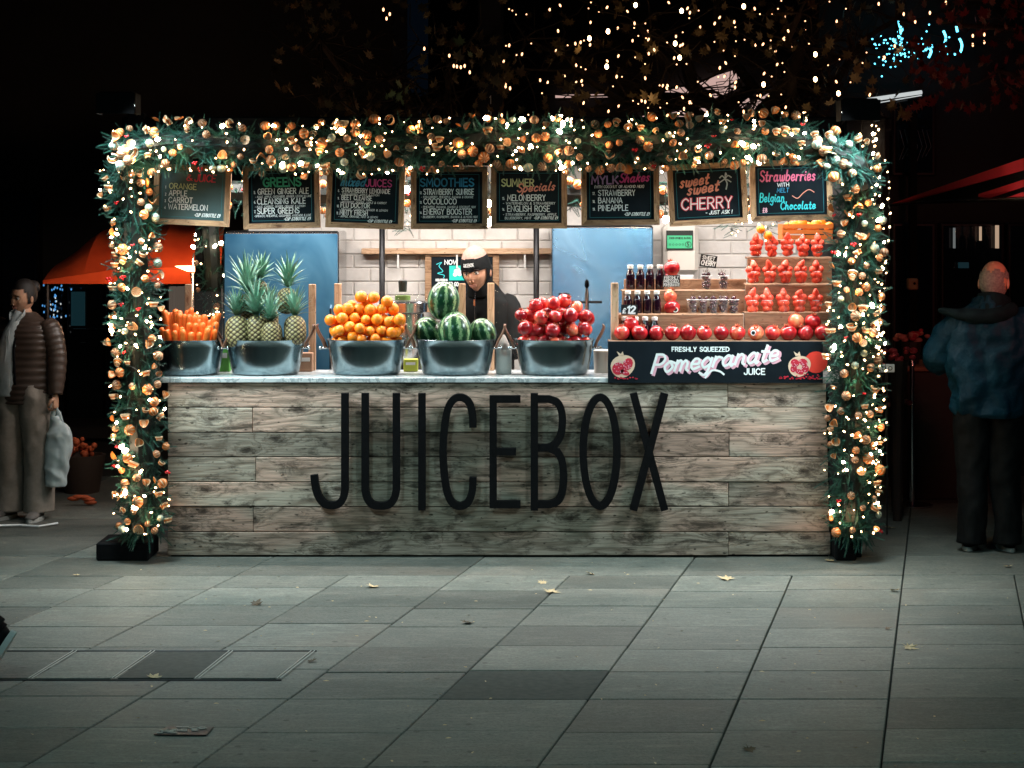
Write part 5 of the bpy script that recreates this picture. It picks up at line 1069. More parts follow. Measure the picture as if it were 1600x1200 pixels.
# top
path = [F_(182, 240, 11.5), F_(260, 226), F_(400, 232), F_(520, 232), F_(660, 228), F_(770, 222), F_(900, 228), F_(1020, 226), F_(1140, 214), F_(1260, 218)]
g2, ring2, T2 = garland('long fir garland with oranges and pods running along the stall roof edge', path, [.155, .155, .15, .155, .15, .155, .16, .155, .165, .155], 2700, dict(orange=50, pod=38, curl=52, slice=16, slice2=22, silver=14, berry=10), 0, group='decorated fir garlands on the stall')
string_lights('warm fairy lights along the roof edge garland', ring2, T2, 250, .8, .27, path[0], .07, clusters=22, fr=1.6)
# upper right corner and right post
path = [F_(1262, 232, 11.5), F_(1305, 238, 11.42), F_(1338, 258, 11.45), F_(1352, 290, 11.5)]
g3, ring3, T3 = garland('dense frosted fir bunch at the upper right corner of the stall', path, [.12, .15, .14, .13], 420, dict(silver=4, orange=4, curl=6, pod=3), 0, group='decorated fir garlands on the stall')
path = [F_(1340, 285), F_(1338, 400), F_(1332, 520), F_(1332, 640), F_(1332, 750), F_(1334, 838)]
g4, ring4, T4 = garland('fir garland with dried oranges wrapped round the right post', path, [.15, .165, .17, .16, .155, .15], 1600, dict(orange=16, pod=21, curl=24, slice=6, slice2=12, silver=8, berry=8), 0, group='decorated fir garlands on the stall')
string_lights('warm fairy lights wound down the right post garland', ring4, T4, 130, .7, .26, path[0], .06, clusters=14)
o = thing('fairy_lights', 'loose columns of tiny lights hanging on the outer side of the right post', 'fairy lights', P(1375, 200, 11.75), 'strings of warm fairy lights'); b = MB(); w0 = wloc(o)
for (x0, x1) in ((1358, 1352), (1372, 1366), (1380, 1378), (1388, 1374)):
    py = 190 + rnd.uniform(0, 20); prev = None
    while py < 800:
        px = x0 + (x1 - x0) * (py - 200) / 600 + 5 * math.sin(py * .025 + x0) + rnd.uniform(-2, 2) - (12 if py < 250 else 0); q = P(px, py, 11.74 + rnd.uniform(-.02, .06))
        link('bulb', blb[0] if rnd.random() < .6 else (blb[2] if rnd.random() < .3 else blb[1]), o, q - w0, (rnd.random(), rnd.random(), 0))
        if prev is not None: b.loft([prev, q], .0016, 3, cap=False)
        prev = q; py += rnd.uniform(9, 24) * (1 if py < 480 else 1.5)
b.build('cable', 'cable', o)
for py in (240, 340, 440, 560, 680): L_ = lamp('fairy_light_glow', 'POINT', P(1376, py, 11.66) - w0, .5, WARM, shadow_soft_size=.008); L_.parent = o
for g_, lst in ((g1, ((178, 228), (190, 240), (176, 246), (196, 226), (188, 258), (200, 250), (206, 238), (184, 215))), (g3, ((1276, 226), (1287, 236), (1298, 244), (1282, 248), (1306, 250), (1318, 256)))):
    for k, (px, py) in enumerate(lst): q = P(px, py, 11.37); m_ = (rib_sil, rib_nut, curl, slc2)[k % 4]; link(m_.name.split('.')[0], m_, g_, q - g_.location, (k, k * 2, k * .7), (.95,) * 3)
# rear left post garland
path = [F_(328, 350, 14.2), F_(332, 420, 14.2), F_(333, 500, 14.2)]
g5, ring5, T5 = garland('darker fir garland on the rear left post beside the fridge', path, [.13, .12, .13], 130, dict(pod=3), 0, group='decorated fir garlands on the stall')
string_lights('fairy lights on the rear left post garland', ring5, T5, 26, .5, .4, path[0], .08, clusters=3)
# interior garland behind the boards
path = [F_(345, 300, 12.35), F_(520, 305, 12.35), F_(700, 300, 12.35), F_(900, 305, 12.35), F_(1100, 302, 12.35), F_(1250, 310, 12.35)]
g6, ring6, T6 = garland('inner garland thick with oranges hanging behind the menu boards', path, [.15] * 6, 420, dict(orange=85, berry=16, slice=10), 0, group='decorated fir garlands on the stall')
string_lights('fairy lights on the inner garland behind the menu boards', ring6, T6, 110, .5, .7, path[0], .10, clusters=8)
# oranges and twigs hanging below it at the right
for (px, py, n, lb) in ((1192, 358, 5, 'small sprig with two oranges hanging over the strawberries'), (636, 352, 0, 'short green sprig with tiny lights hanging between third and fourth boards'), (1140, 354, 0, 'short green sprig hanging below the cherry board')):
    o = thing('hanging_sprig', lb, 'sprig', P(px, py - 12, 12.3), 'sprigs hanging inside the stall'); mb = MB(); c0 = P(px, py, 12.3); sprigs(mb, [(c0 + Vector(nr.normal(0, .02, 3)), Vector((nr.normal(0, .8), -.3, -abs(nr.normal(.3, .6)))), .55) for _ in range(12)]); mb.build('fir_sprigs', 'needle', o, kind='stuff')
    for k in range(2 if n else 0): link('small_orange', om, o, (k * .045 - .02, -.05, -.05 - k * .04), (k, 1, 0), (.8,) * 3)
    for k in range(6): link('bulb', blb[1], o, tuple(Vector((nr.normal(0, .05), -.08, nr.normal(-.05, .05)))))
# bare bulbs showing between the boards
for (px, py, lb) in ((635, 296, 'round glowing bulb between the third and fourth boards'), (763, 348, 'round glowing bulb low between the fourth and fifth boards'), (763, 318, 'glowing bulb in the upper gap of the fourth and fifth boards'), (1040, 343, 'glowing bulb between the sixth and seventh boards'), (1172, 342, 'glowing bulb between the seventh and eighth boards')):
    p = P(px, py, 12.0); o = thing('festoon_bulb', lb, 'light bulb', p, 'round bulbs hanging between the boards')
    b = MB(); b.sphere(p, .021, 12, 8, 0, (1, 1, 1.2)); b.build('glass_globe', 'bulb_bright', o, smooth=True); b = MB(); b.lathe([(.011, .022), (.011, .05), (.003, .055), (.003, .2)], p, 8); b.build('socket', 'cable', o)
    lamp('bulb_glow', 'POINT', p + Vector((0, -.03, 0)), 1.6, (1, .75, .5), shadow_soft_size=.02)

# ================================================================== BACKGROUND
def bx(p0, p1, Y0, Y1, nm, m_, parent, ch=0, **k):
    a = P(p0[0], p1[1], Y0); c_ = P(p1[0], p0[1], Y0); return MB().box((a.x, Y0, a.z), (c_.x, Y1, c_.z), 0, ch).build(nm, m_, parent, **k)
# left restaurant front
o = thing('restaurant_front', 'dark glazed restaurant front behind the orange awning', 'building', (-5.5, 19, 0))
MB().box((-12, 19.3, 0), (-1.2, 22, 9)).build('wall', 'facade', o)
for (x0, x1, y0, y1, m_) in ((0, 60, 300, 790, 'glasstint'), (66, 100, 446, 700, 'glasstint'), (104, 160, 446, 700, 'glasstint'), (164, 225, 446, 700, 'glasstint'), (230, 262, 446, 700, 'glasstint')):
    f = bx((x0, y0), (x1, y1), 19.1, 19.28, 'window_frame', 'blackm', o, .01); bx((x0 + 3, y0 + 3), (x1 - 3, y1 - 3), 19.06, 19.095, 'pane', m_, f)
for (x0, x1) in ((264, 271), (275, 297), (300, 318), (321, 345)): bx((x0, 448), (x1, 560), 19.05, 19.2, 'lit_panel', 'window_lit', o)
bx((111, 456), (132, 509), 19.02, 19.05, 'curtain', 'teal_curtain', o);  # glowing sheet stands in for a teal reflection in the glass
b = MB()
for (x0, x1, y) in ((114, 140, 514), (148, 152, 514), (156, 172, 514), (126, 134, 535)): a, c_ = P(x0, y, 19.0), P(x1, y, 19.0); b.loft([a, c_], .006, 5)
b.build('door_rail', 'stain_steel', o)
MB().box((-12, 18.2, 0), (-1.6, 19.04, .12), 0, .01).build('step', 'facade', o)
o = thing('fairy_lights', 'faint blue lights glimpsed in the glass behind the woman with the bag', 'fairy lights', P(82, 480, 18.9))
mblue = bulb_mesh(.008, 'bulb_blue'); mcold = bulb_mesh(.007, 'strip')
for i in range(30): link('bulb', mblue, o, (nr.normal(-.03, .045), 0, nr.normal(0, .09)))
for i in range(16): link('bulb', mcold, o, (nr.uniform(-.02, .1), -.02, nr.uniform(-.3, .16)))
for i in range(14): link('bulb', mblue, o, (nr.uniform(-.1, .22), -.05, .2 + nr.normal(0, .02)))
# orange awning
M['canvas'] = mat('orange_canvas', (.70, .07, .012), .85); t = NT(M['canvas']); v = t.coord((1, 1, 1), False); f = t.noise(v, 3, 4, .6); t.color(t.ramp(f, [(.3, (.58, .05, .008)), (.7, (.80, .10, .016))])); t.bump(t.noise(v, 60, 3), .15, .003)
o = thing('orange_awning', 'bright orange canvas awning glowing over the restaurant terrace', 'awning', P(205, 443, 15.6))
b = MB(); n = 16
xs_ = [67 + (345 - 67) * i / n for i in range(n + 1)]
def aw(px, q):      # q 0 hem, 1 top seam
    top = 438 - 20 * min(1, (px - 67) / 130)
    return P(px, 443.5 - (443.5 - top) * q, 15.6 + .02 * q)
b.add([aw(x, q) for x in xs_ for q in (0, 1)] + [aw(x, q) + Vector((0, .012, 0)) for x in xs_ for q in (0, 1)], [(2 * i, 2 * i + 2, 2 * i + 3, 2 * i + 1) for i in range(n)] + [(2 * (n + 1) + 2 * i, 2 * (n + 1) + 2 * i + 1, 2 * (n + 1) + 2 * i + 3, 2 * (n + 1) + 2 * i + 2) for i in range(n)]); b.build('valance', 'canvas', o)
for (x0, x1) in ((67, 130), (130, 190), (190, 250), (250, 300), (300, 345)):
    b = MB(); m_ = 8; vs = []
    for j in range(m_ + 1):
        q = j / m_
        for i in range(5):
            px = x0 + (x1 - x0) * i / 4; p0 = aw(px, 1) + Vector((0, .015, 0)); sag = math.sin(math.pi * i / 4) * .03 * q; rise_ = .36 * (1 - (1 - q) ** 2.6) * (1 if px > 120 else .45 + .55 * (px - 67) / 53)
            vs.append(p0 + Vector((.25 * q * (205 - px) / 140 * .3, .8 * q + sag, rise_ - sag)))
    b.add(vs, [(j * 5 + i, j * 5 + i + 1, j * 5 + i + 6, j * 5 + i + 5) for j in range(m_) for i in range(4)]); b.build('canvas_panel', 'canvas', o, smooth=True)
for px in (72, 338): a = P(px, 440, 15.7); b = MB(); b.loft([Vector((a.x, 15.75, 0)), Vector((a.x, 15.75, a.z + .05))], .02, 8); b.build('support_pole', 'blackm', o)
lamp('awning_lamp_glow', 'SPOT', P(250, 470, 14.6), 30, (1, .62, .38), spot_size=R(120), spot_blend=1, shadow_soft_size=.1, aim=P(230, 400, 16.2))  # assumed lamp, added below the hem to light the canvas
# patio heater lamp
o = thing('patio_lamp', 'glowing dish shaped patio lamp on a slim pole under the awning', 'lamp', P(302, 440, 15.2)); c0 = P(302, 419, 15.2)
b = MB(); b.lathe([(0, -.03), (.05, -.025), (.14, .012), (.145, .016), (.13, .018), (.04, -.012), (0, -.015)], c0, 28, (1, .8)); b.build('dish', 'heater_glow', o, smooth=True)
b = MB(); b.lathe([(.028, -.04), (.02, -.1), (.014, -.13), (.012, -1.69)], c0, 12); b.lathe([(.014, .0), (.006, .1), (0, .12)], c0, 8); b.build('stem', 'stain_steel', o, smooth=True)
lamp('patio_lamp_glow', 'POINT', c0 + Vector((0, -.06, .05)), 14, (1, .55, .30), shadow_soft_size=.05)
# flower tubs by the restaurant
flat('flower_orange', (.55, .10, .03)); flat('pot_dark', (.05, .03, .02))
for (px, py, n, lb) in ((128, 706, 34, 'tub of dull orange flowers between the white bag and the left garland'), ):
    c0 = P(px, py, 14.6); o = thing('flower_tub', lb, 'flower tub', (c0.x, 14.6, 0)); b = MB(); b.lathe([(0, 0), (.13, 0), (.18, c0.z - .02), (.16, c0.z - .02), (.15, c0.z - .08), (0, c0.z - .08)], (c0.x, 14.6, 0), 18); b.build('tub', 'pot_dark', o, smooth=True, ang=40)
    b = MB()
    for i in range(n): b.sphere(c0 + Vector((rnd.gauss(0, .08), rnd.gauss(0, .06), rnd.uniform(-.02, .09))), rnd.uniform(.016, .03), 7, 5)
    b.build('flower_heads', 'flower_orange', o, smooth=True, kind='stuff')
b = MB()
for i in range(5): a = i * .6; b.sphere(P(126, 785, 13.9) + Vector((math.cos(a) * .07, 0, abs(math.sin(a)) * .04)), .035, 8, 5, 0, (1.4, .7, .5))
single('crumpled_paper', b, 'flower_orange', 'crumpled orange paper on the ground behind the woman', 'paper', P(126, 800, 13.9), smooth=True)
b = MB(); pts = [gp(-10, 826, .02), gp(30, 824, .015), gp(60, 826, .015), gp(90, 821, .015)]; b.loft(pts, .008, 6); single('floor_cable', b, 'paint_white', 'pale cable lying along the paving at the woman\'s feet', 'cable', pts[0])
# centre: dark column with the number 159
o = thing('stone_column', 'dark painted column rising behind the stall with the number 159', 'column', (P(766, 300, 16.5).x, 16.6, 0))
b = MB(); a, c_ = P(747, 0, 16.5), P(786, 0, 16.5); b.box((a.x, 16.5, 0), (c_.x, 16.9, 6.5), 0, .02); b.build('shaft', flat('navy_paint', (.006, .009, .018)), o)
W0 = wloc(o)
for ch, py in (('1', 162), ('5', 181), ('9', 199)): b = MB(); write(b, ch, 763 if ch != '1' else 765, -py, 12, 1.5, lambda x, z, d: P(x, -z, 16.49) - W0, xs=.8); b.build('numeral', flat('numeral_grey', (.8, .82, .84)), o, local=True)
# far building with a lit arcade ceiling behind the branches
o = thing('arcade_building', 'dark building behind the tree with a pinkish lit arcade ceiling', 'building', (3, 25, 0))
MB().box((-1.1, 25.2, 0), (16, 27, 14)).build('wall', 'facade', o)
for (p0, p1, p2, p3) in (((1040, 143), (1152, 108), (1156, 122), (1052, 156)), ((1045, 152), (1150, 125), (1120, 145), (1045, 153.5)), ((1050, 176), (1120, 160), (1108, 196), (1050, 204)), ((1178, 160), (1226, 130), (1236, 186), (1168, 188)), ((1130, 176), (1170, 152), (1172, 160), (1140, 182)), ((1000, 182), (1018, 176), (1018, 192), (1000, 192)), ((868, 148), (950, 147), (950, 151), (868, 152)), ((1090, 158), (1146, 132), (1148, 140), (1100, 160))):
    vs = [P(x, y, 25.0) for x, y in (p0, p1, p2, p3)]; vs += [v_ + Vector((0, .12, 0)) for v_ in vs]; b = MB(); b.add(vs, [(0, 3, 2, 1), (4, 5, 6, 7), (0, 1, 5, 4), (1, 2, 6, 5), (2, 3, 7, 6), (3, 0, 4, 7)]); b.build('lit_ceiling_panel', 'soffit', o)
# neon script sign
o = thing('neon_sign', 'turquoise neon script sign seen through the fairy lights', 'neon sign', P(1450, 70, 16.6)); W0 = wloc(o)
for pts in ([(1402, 30), (1407, 45), (1404, 62), (1400, 68)], [(1408, 34), (1410, 56), (1406, 72)], [(1435, 62), (1436, 78)], [(1451, 90), (1455, 80), (1450, 74), (1446, 79)], [(1474, 48), (1478, 60), (1474, 76), (1480, 86), (1476, 80)], [(1494, 40), (1496, 50)], [(1499, 60), (1503, 70), (1500, 82), (1491, 85)], [(1395, 60), (1398, 68)], [(1366, 68), (1370, 76)]):
    c2 = cr(pts, 4); b = MB(); b.loft([P(p.x, p.y, 16.6) - W0 for p in c2], .010, 6); b.build('neon_tube', 'neon', o, local=True)
glow('display_warm', (.9, .62, .42), .5); glow('display_cool', (.5, .55, .55), .25)
# right building, awning and shop window
o = thing('corner_shop', 'black fronted shop on the right with dim windows and display glasses', 'building', (6, 17, 0))
MB().box((2.75, 17.2, 0), (12, 20, 7)).build('wall', 'facade', o)
for (x0, x1, y0, y1) in ((1395, 1462, 150, 275), (1470, 1570, 348, 560), (1575, 1680, 348, 560), (1395, 1462, 348, 560)):
    f = bx((x0, y0), (x1, y1), 17.05, 17.19, 'window_frame', 'blackm', o, .01); bx((x0 + 5, y0 + 5), (x1 - 5, y1 - 5), 17.0, 17.045, 'pane', 'glasstint', f)
b = MB()
for i in range(7):
    x = 1406 + i * 7; ribbon(b, [(x, -(200 + rnd.uniform(0, 8))), (x + 7, -229), (x - 2 + rnd.uniform(-2, 2), -(256 - rnd.uniform(0, 14)))], .8, lambda u, z, d: P(u, -z, 16.98) - Vector((6, 17, 0)))
b.build('etched_chevrons', flat('etched', (.16, .18, .18)), o, local=True)  # pale lines paint lights reflected by scratches in the pane
bx((1340, 170), (1370, 240), 16.4, 16.5, 'grey_panel', flat('greypanel', (.05, .07, .07)), o)
for (p0, p1, w_) in (((1337, 159), (1440, 144), .020), ((1344, 165), (1368, 163), .006), ((1370, 161), (1440, 149), .005)):
    b = MB(); b.loft([P(*p0, 16.3), P(*p1, 16.7)], (w_ * .5, w_), 6, (0, 1, 0)); b.build('canopy_edge', 'strip', o)  # emission stands in for the light caught by the canopy edges
for (x0, x1, y0, y1, m_) in ((1557, 1561, 352, 388, 'display_warm'), (1491, 1493, 356, 388, 'display_cool'), (1532, 1534, 354, 376, 'display_warm')): bx((x0, y0), (x1, y1), 16.9, 16.95, 'display_light', m_, o)
bx((1499, 410), (1514, 419), 16.9, 16.95, 'teal_dish', 'teal_curtain', o)
for px in (1497, 1510, 1524, 1546):
    b = MB(); c0 = P(px, 388, 16.85); b.lathe([(.02, 0), (.004, .005), (.004, .08), (.03, .12), (.034, .17), (.028, .21)], c0, 12); b.build('wine_glass', 'cup', o, smooth=True)
o = thing('wall_box', 'small beige socket box fixed to the dark shopfront', 'socket box', P(1427, 444, 16.6)); a, c_ = P(1420, 453, 16.6), P(1435, 435, 16.6)
MB().box((a.x, 16.6, a.z), (c_.x, 16.7, c_.z), 0, .01).build('box', flat('beige_box', (.45, .28, .16)), o); b = MB(); cc = P(1429, 443, 16.595); b.sphere(cc, .012, 8, 6, 0, (1, .4, 1)); b.build('keyhole', 'black', o)
MB().box((P(1428, 0, 16.7).x - .03, 16.71, 0), (P(1428, 0, 16.7).x + .03, 16.8, 3)).build('mounting_post', 'black', o)
# red awning on the right
M['redcloth'] = mat('red_canvas', (.55, .015, .03), .8)
o = thing('red_awning', 'dark awning with glowing red edges jutting in from the right', 'awning', (2.93, 13, 2.2))
for q in (((1386, 321), (1600, 247), (1600, 266), (1400, 321)), ((1490, 316), (1600, 281), (1600, 292), (1530, 315)), ((1570, 310), (1600, 300), (1600, 308), (1580, 311))):
    ys_ = [14.8 if x < 1450 else (13.5 if x < 1580 else 11.4) for x, y in q]; Ys = [15.0 - (x - 1386) / 214 * 3.4 for x, y in q]
    vs = [P(x, y, Y_) for (x, y), Y_ in zip(q, Ys)]; vs = vs + [v_ + Vector((.0, .03, .0)) for v_ in vs]; b = MB(); b.add(vs, [(0, 3, 2, 1), (4, 5, 6, 7), (0, 1, 5, 4), (1, 2, 6, 5), (2, 3, 7, 6), (3, 0, 4, 7)]); b.build('canvas_strip', 'redcloth', o)
vs = [P(1386, 320, 15.05), P(1600, 247, 11.75), P(1700, 215, 10.6), P(1700, 312, 10.6), P(1600, 314, 11.75)]; b = MB(); b.add(vs + [v_ + Vector((.05, .03, 0)) for v_ in vs], [(0, 4, 3, 2, 1), (5, 6, 7, 8, 9), (0, 1, 6, 5), (1, 2, 7, 6)]); b.build('canopy', 'black', o)
b = MB(); b.loft([P(1386, 321, 15), P(1440, 316, 14), P(1700, 307, 10.5)], .012, 6); b.build('edge_bar', 'blackm', o); b = MB(); b.loft([P(1442, 314.5, 13.9), P(1600, 308.5, 11.6)], .0035, 5); b.build('metal_trim', 'stain_steel', o)
lamp('awning_red_glow', 'SPOT', (3.5, 10.6, 1.95), 60, (1, .25, .2), spot_size=R(110), spot_blend=1, shadow_soft_size=.1, aim=(3.2, 12.6, 2.35))  # red source assumed; added spot brightens the canvas strips
# produce table, rope stand, signs, flowers at right
flat('table_dark', (.02, .012, .01)); flat('table_wood', (.25, .10, .05)); flat('petal_red', (.45, .04, .06)); flat('petal_pink', (.55, .22, .18))
o = thing('flower_table', 'dark draped table with wooden top beyond the right garland', 'table', (P(1455, 600, 14.3).x, 14.3, 0))
a, c_ = P(1418, 580, 14.2), P(1500, 576, 14.2); MB().box((a.x, 14.2, 0), (c_.x + .1, 14.9, a.z), 0, .01).build('drape', 'table_dark', o); MB().box((a.x - .02, 14.17, a.z + .001), (c_.x + .1, 14.92, a.z + .035), 0, .005).build('table_top', 'table_wood', o)
o = thing('rope_stand', 'slim metal barrier post standing before the dark table', 'barrier post', (P(1425, 0, 13.9).x, 13.9, 0)); b = MB(); X_ = P(1425, 0, 13.9).x; zt_ = P(0, 572, 13.9).z
b.lathe([(0, .0), (.15, .0), (.15, .012), (.02, .03), (.018, zt_), (.026, zt_ + .005), (.022, zt_ + .04), (0, zt_ + .045)], (X_, 13.9, 0), 16); b.build('post', 'stain_steel', o, smooth=True, ang=40)
for (px, py, nn, m_, lb, Y_) in ((1424, 527, 26, 'petal_pink', 'dim bunch of red and pink wrapped flowers right of the garland', 14.5), (1402, 556, 18, 'petal_red', 'dim posy of dark red flowers beside the right garland', 13.2), (1400, 630, 10, 'petal_pink', 'heap of pale round flower heads low behind the right garland', 13.6)):
    c0 = P(px, py, Y_); o = thing('flower_bunch', lb, 'flowers', c0, 'bunches of flowers at the right'); b = MB()
    for i in range(nn): b.sphere(c0 + Vector((rnd.gauss(0, .055), rnd.gauss(0, .03), rnd.gauss(0, .028))), rnd.uniform(.015, .034), 7, 5, 0 if i % 3 else 1, (1, .8, .7))
    b.build('blooms', [m_, 'petal_red'], o, smooth=True, kind='stuff'); b = MB(); b.lathe([(.03, -c0.z + .0), (.05, -.25), (.08, -.03)], c0, 10); b.build('holder', 'table_dark', o)
o = thing('small_sign', 'small white card sign with two dark rings sticking out behind the right garland', 'sign', P(1386, 575, 12.6)); a, c_ = P(1374, 582, 12.6), P(1398, 569, 12.6)
MB().box((a.x, 12.6, a.z), (c_.x, 12.615, c_.z), 0, .004).build('card', 'paint_white', o)
for px in (1381, 1391): b = MB(); c0 = P(px, 575.5, 12.597); W0 = wloc(o); ribbon(b, [(c0.x + .012 * math.cos(i * .6283), c0.z + .012 * math.sin(i * .6283)) for i in range(11)], .004, lambda x, z, d: Vector((x, 12.596, z)) - W0, 0, True); b.build('printed_ring', 'tagblack', o, local=True)
b = MB(); b.loft([P(1386, 582, 12.62), Vector((P(1386, 582, 12.62).x, 12.62, .0))], .006, 5); b.build('stake', 'blackm', o)

# ------------------------------------------------------------------ tree with fairy lights
def limb_path(a, c_, n=7, w_=.12):
    out = []
    for i in range(n + 1): q = i / n; out.append(a.lerp(c_, q) + Vector((rnd.gauss(0, w_), rnd.gauss(0, w_), rnd.gauss(0, w_))) * (math.sin(math.pi * q)))
    return out
M['mapleaf'] = noisy('autumn_maple_leaf', (.07, .045, .018), (.13, .095, .04), 6, .6); M['redleaf'] = noisy('red_maple_leaf', (.07, .004, .004), (.15, .010, .008), 6, .6)  # red leaf colour stands in for red light on the leaves
def tree(lb, base, limbs, tw, leafn, boxr, leafm, leafr=.09):
    o = thing('maple_tree', lb, 'tree', base); b = MB(); b.loft([base, base + Vector((.05, 0, 1.5)), base + Vector((-.03, .1, 3.0))], [.2, .16, .13], 12); b.build('trunk', 'bark', o, smooth=True); tips = []
    for (e, r) in limbs:
        pts = limb_path(base + Vector((-.03, .1, 2.9 if r < .1 else 2.3)), e); b = MB(); b.loft(pts, [r * (1 - .75 * i / 7) for i in range(8)], 8); b.build('limb', 'bark', o, smooth=True); tips += pts[2:]
    b = MB()
    for i in range(tw):
        a = rnd.choice(tips); d = Vector((rnd.gauss(0, 1), rnd.gauss(0, .5), rnd.gauss(-.05, .55))).normalized() * rnd.uniform(.25, .8); pts = limb_path(a, a + d, 4, .05); b.loft(pts, [.010, .008, .006, .004, .003], 4)
    b.build('twigs', 'bark', o, kind='stuff'); b = MB(); x0, x1, y0, y1, Y0, Y1 = boxr
    for i in range(leafn):
        px, py = rnd.uniform(x0, x1), rnd.uniform(y0, y1); Y_ = rnd.uniform(Y0, Y1)
        if 1025 < px < 1250 and py > 95: continue
        if noise.noise(Vector((px * .012, py * .015, Y_))) < -.02: continue
        c0 = P(px, py, Y_); q = Euler((rnd.uniform(.6, 2.2), rnd.uniform(-.7, .7), rnd.uniform(0, 6))).to_matrix(); r = leafr * rnd.uniform(.6, 1.1); vs = [c0] + [c0 + q @ Vector((x * r, y * r, .3 * r * (x * x + y * y))) for x, y in LEAFPTS]; n_ = len(LEAFPTS); b.add(vs, [(0, 1 + k, 1 + (k + 1) % n_) for k in range(n_)])
    b.build('leaves', leafm, o, kind='stuff'); return o
tree('bare limbed maple behind the stall strung with warm fairy lights', Vector((P(1165, 0, 17).x, 17, 0)), [(P(1000, 40, 15.5), .09), (P(900, 110, 15.8), .07), (P(1250, 20, 15.5), .10), (P(1330, 90, 16), .07), (P(1010, 172, 15.6), .07), (P(1240, 120, 15.5), .11), (P(1120, -20, 16.4), .1), (P(1400, 30, 16), .07), (P(820, 60, 15.8), .05)], 420, 520, (780, 1420, -20, 205, 14.6, 16.5), 'mapleaf')
tree('dark maple with dim autumn leaves rising behind the menu boards', Vector((P(610, 0, 17.5).x, 17.5, 0)), [(P(500, 60, 15.5), .07), (P(620, 120, 14.8), .07), (P(720, 90, 15), .06), (P(560, 180, 14.8), .06)], 120, 330, (430, 790, 0, 205, 14.2, 16), 'mapleaf')
tree('red leaved maple hanging over the right side', Vector((6.2, 16.2, 0)), [(P(1500, 40, 14.5), .07), (P(1560, 110, 14), .07), (P(1600, 20, 14), .08)], 60, 300, (1420, 1640, -20, 175, 13, 15.5), 'redleaf', .085)
b = MB()
for (px, py, r) in ((624, 132, .085), (612, 148, .08), (634, 142, .09), (622, 152, .1), (640, 152, .07), (628, 160, .08), (604, 152, .06), (718, 66, .10), (710, 64, .06), (702, 44, .05), (735, 86, .07)):
    c0 = P(px, py, 14.1); r *= .8; q = Euler((rnd.uniform(.6, 2.4), rnd.uniform(-.9, .9), rnd.uniform(-3, 3))).to_matrix(); vs = [c0] + [c0 + q @ Vector((x * r, y * r, .2 * r * (x * x + y * y))) for x, y in LEAFPTS]; b.add(vs, [(0, 1 + k, 1 + (k + 1) % 18) for k in range(18)])
o = b.build('foliage', flat('green_maple', (.10, .12, .05))); tag(o, 'pale green maple leaves catching the light above the garland', 'leaves', None, 'stuff')
lamp('leaf_glow', 'POINT', P(622, 165, 13.5), 2.2, (1, .9, .7), shadow_soft_size=.02)  # added light on the leaf cluster, its lamp assumed and unseen
mt1 = MB().sphere((0, 0, 0), .0078, 6, 4, 0, (1, 1, 1.9)).mesh('bulb', 'bulb_tree'); mt2 = MB().sphere((0, 0, 0), .0145, 8, 5, 0, (1, 1, 1.4)).mesh('bulb', 'bulb_warm'); mt0 = MB().sphere((0, 0, 0), .0058, 6, 4).mesh('bulb', 'bulb_tree')
o = thing('fairy_lights', 'hundreds of warm fairy lights scattered through the tree above the stall', 'fairy lights', P(1100, 100, 15)); W0 = wloc(o)
fixed = [(722, 8), (868, 99 / 2), (533, 0)]
big_ = [(950, 49), (1062, 90), (1193, 132), (1274, 85), (1274, 124), (1162, 10), (993, 8), (948, 104), (1065, 17), (1310, 146), (921, 60), (1055, 68)]
prev = None; b = MB()
for i in range(165):
    x = 1600
    while not (790 < x < 1400): x = nr.normal(1050, 190)
    y = nr.uniform(0, 190)
    if x > 1290 and y > 150: y -= 70
    p = P(x, y, nr.uniform(14.3, 16.2)) - W0; link('bulb', mt1 if nr.random() < .55 else mt0, o, p, (nr.uniform(-.5, .5), nr.uniform(-.6, .6), 0))
for (x, y) in big_: link('bulb', mt2, o, P(x, y, 14.3) - W0)
for (x, y) in ((702, 87), (709, 103), (714, 104), (720, 105), (726, 103), (734, 113), (787, 96), (790, 135), (797, 138), (784, 180), (599, 15), (604, 29), (609, 22), (663, 76), (1382, 90), (1398, 72), (1412, 22), (1430, 34), (1453, 20), (1484, 36), (1520, 56), (1538, 54), (1520, 70), (1538, 66), (1478, 4), (1353 + 20, 6)): link('bulb', mt1, o, P(x, y, 14.6) - W0)
for x, y, e in ((900, 60, .8), (1060, 90, 1.2), (1200, 80, 1.2), (1300, 120, .8), (1000, 150, .8), (1400, 60, .6)): L_ = lamp('fairy_light_glow', 'POINT', P(x, y, 14.9) - W0, e, WARM, shadow_soft_size=.012); L_.parent = o
o = thing('star_lights', 'cluster of icy blue tiny lights at the edge of the tree', 'fairy lights', P(1392, 80, 16.4)); W0 = wloc(o); mdot = MB().sphere((0, 0, 0), .0075, 6, 4).mesh('bulb', 'neon')
for i in range(48): link('bulb', mdot, o, P(nr.normal(1396, 17), nr.normal(82, 13), 16.4) - W0)
for i in range(24): link('bulb', mdot, o, P(nr.choice([1436, 1451, 1476, 1405]) + nr.normal(0, 4), nr.normal(70, 14), 16.4) - W0)

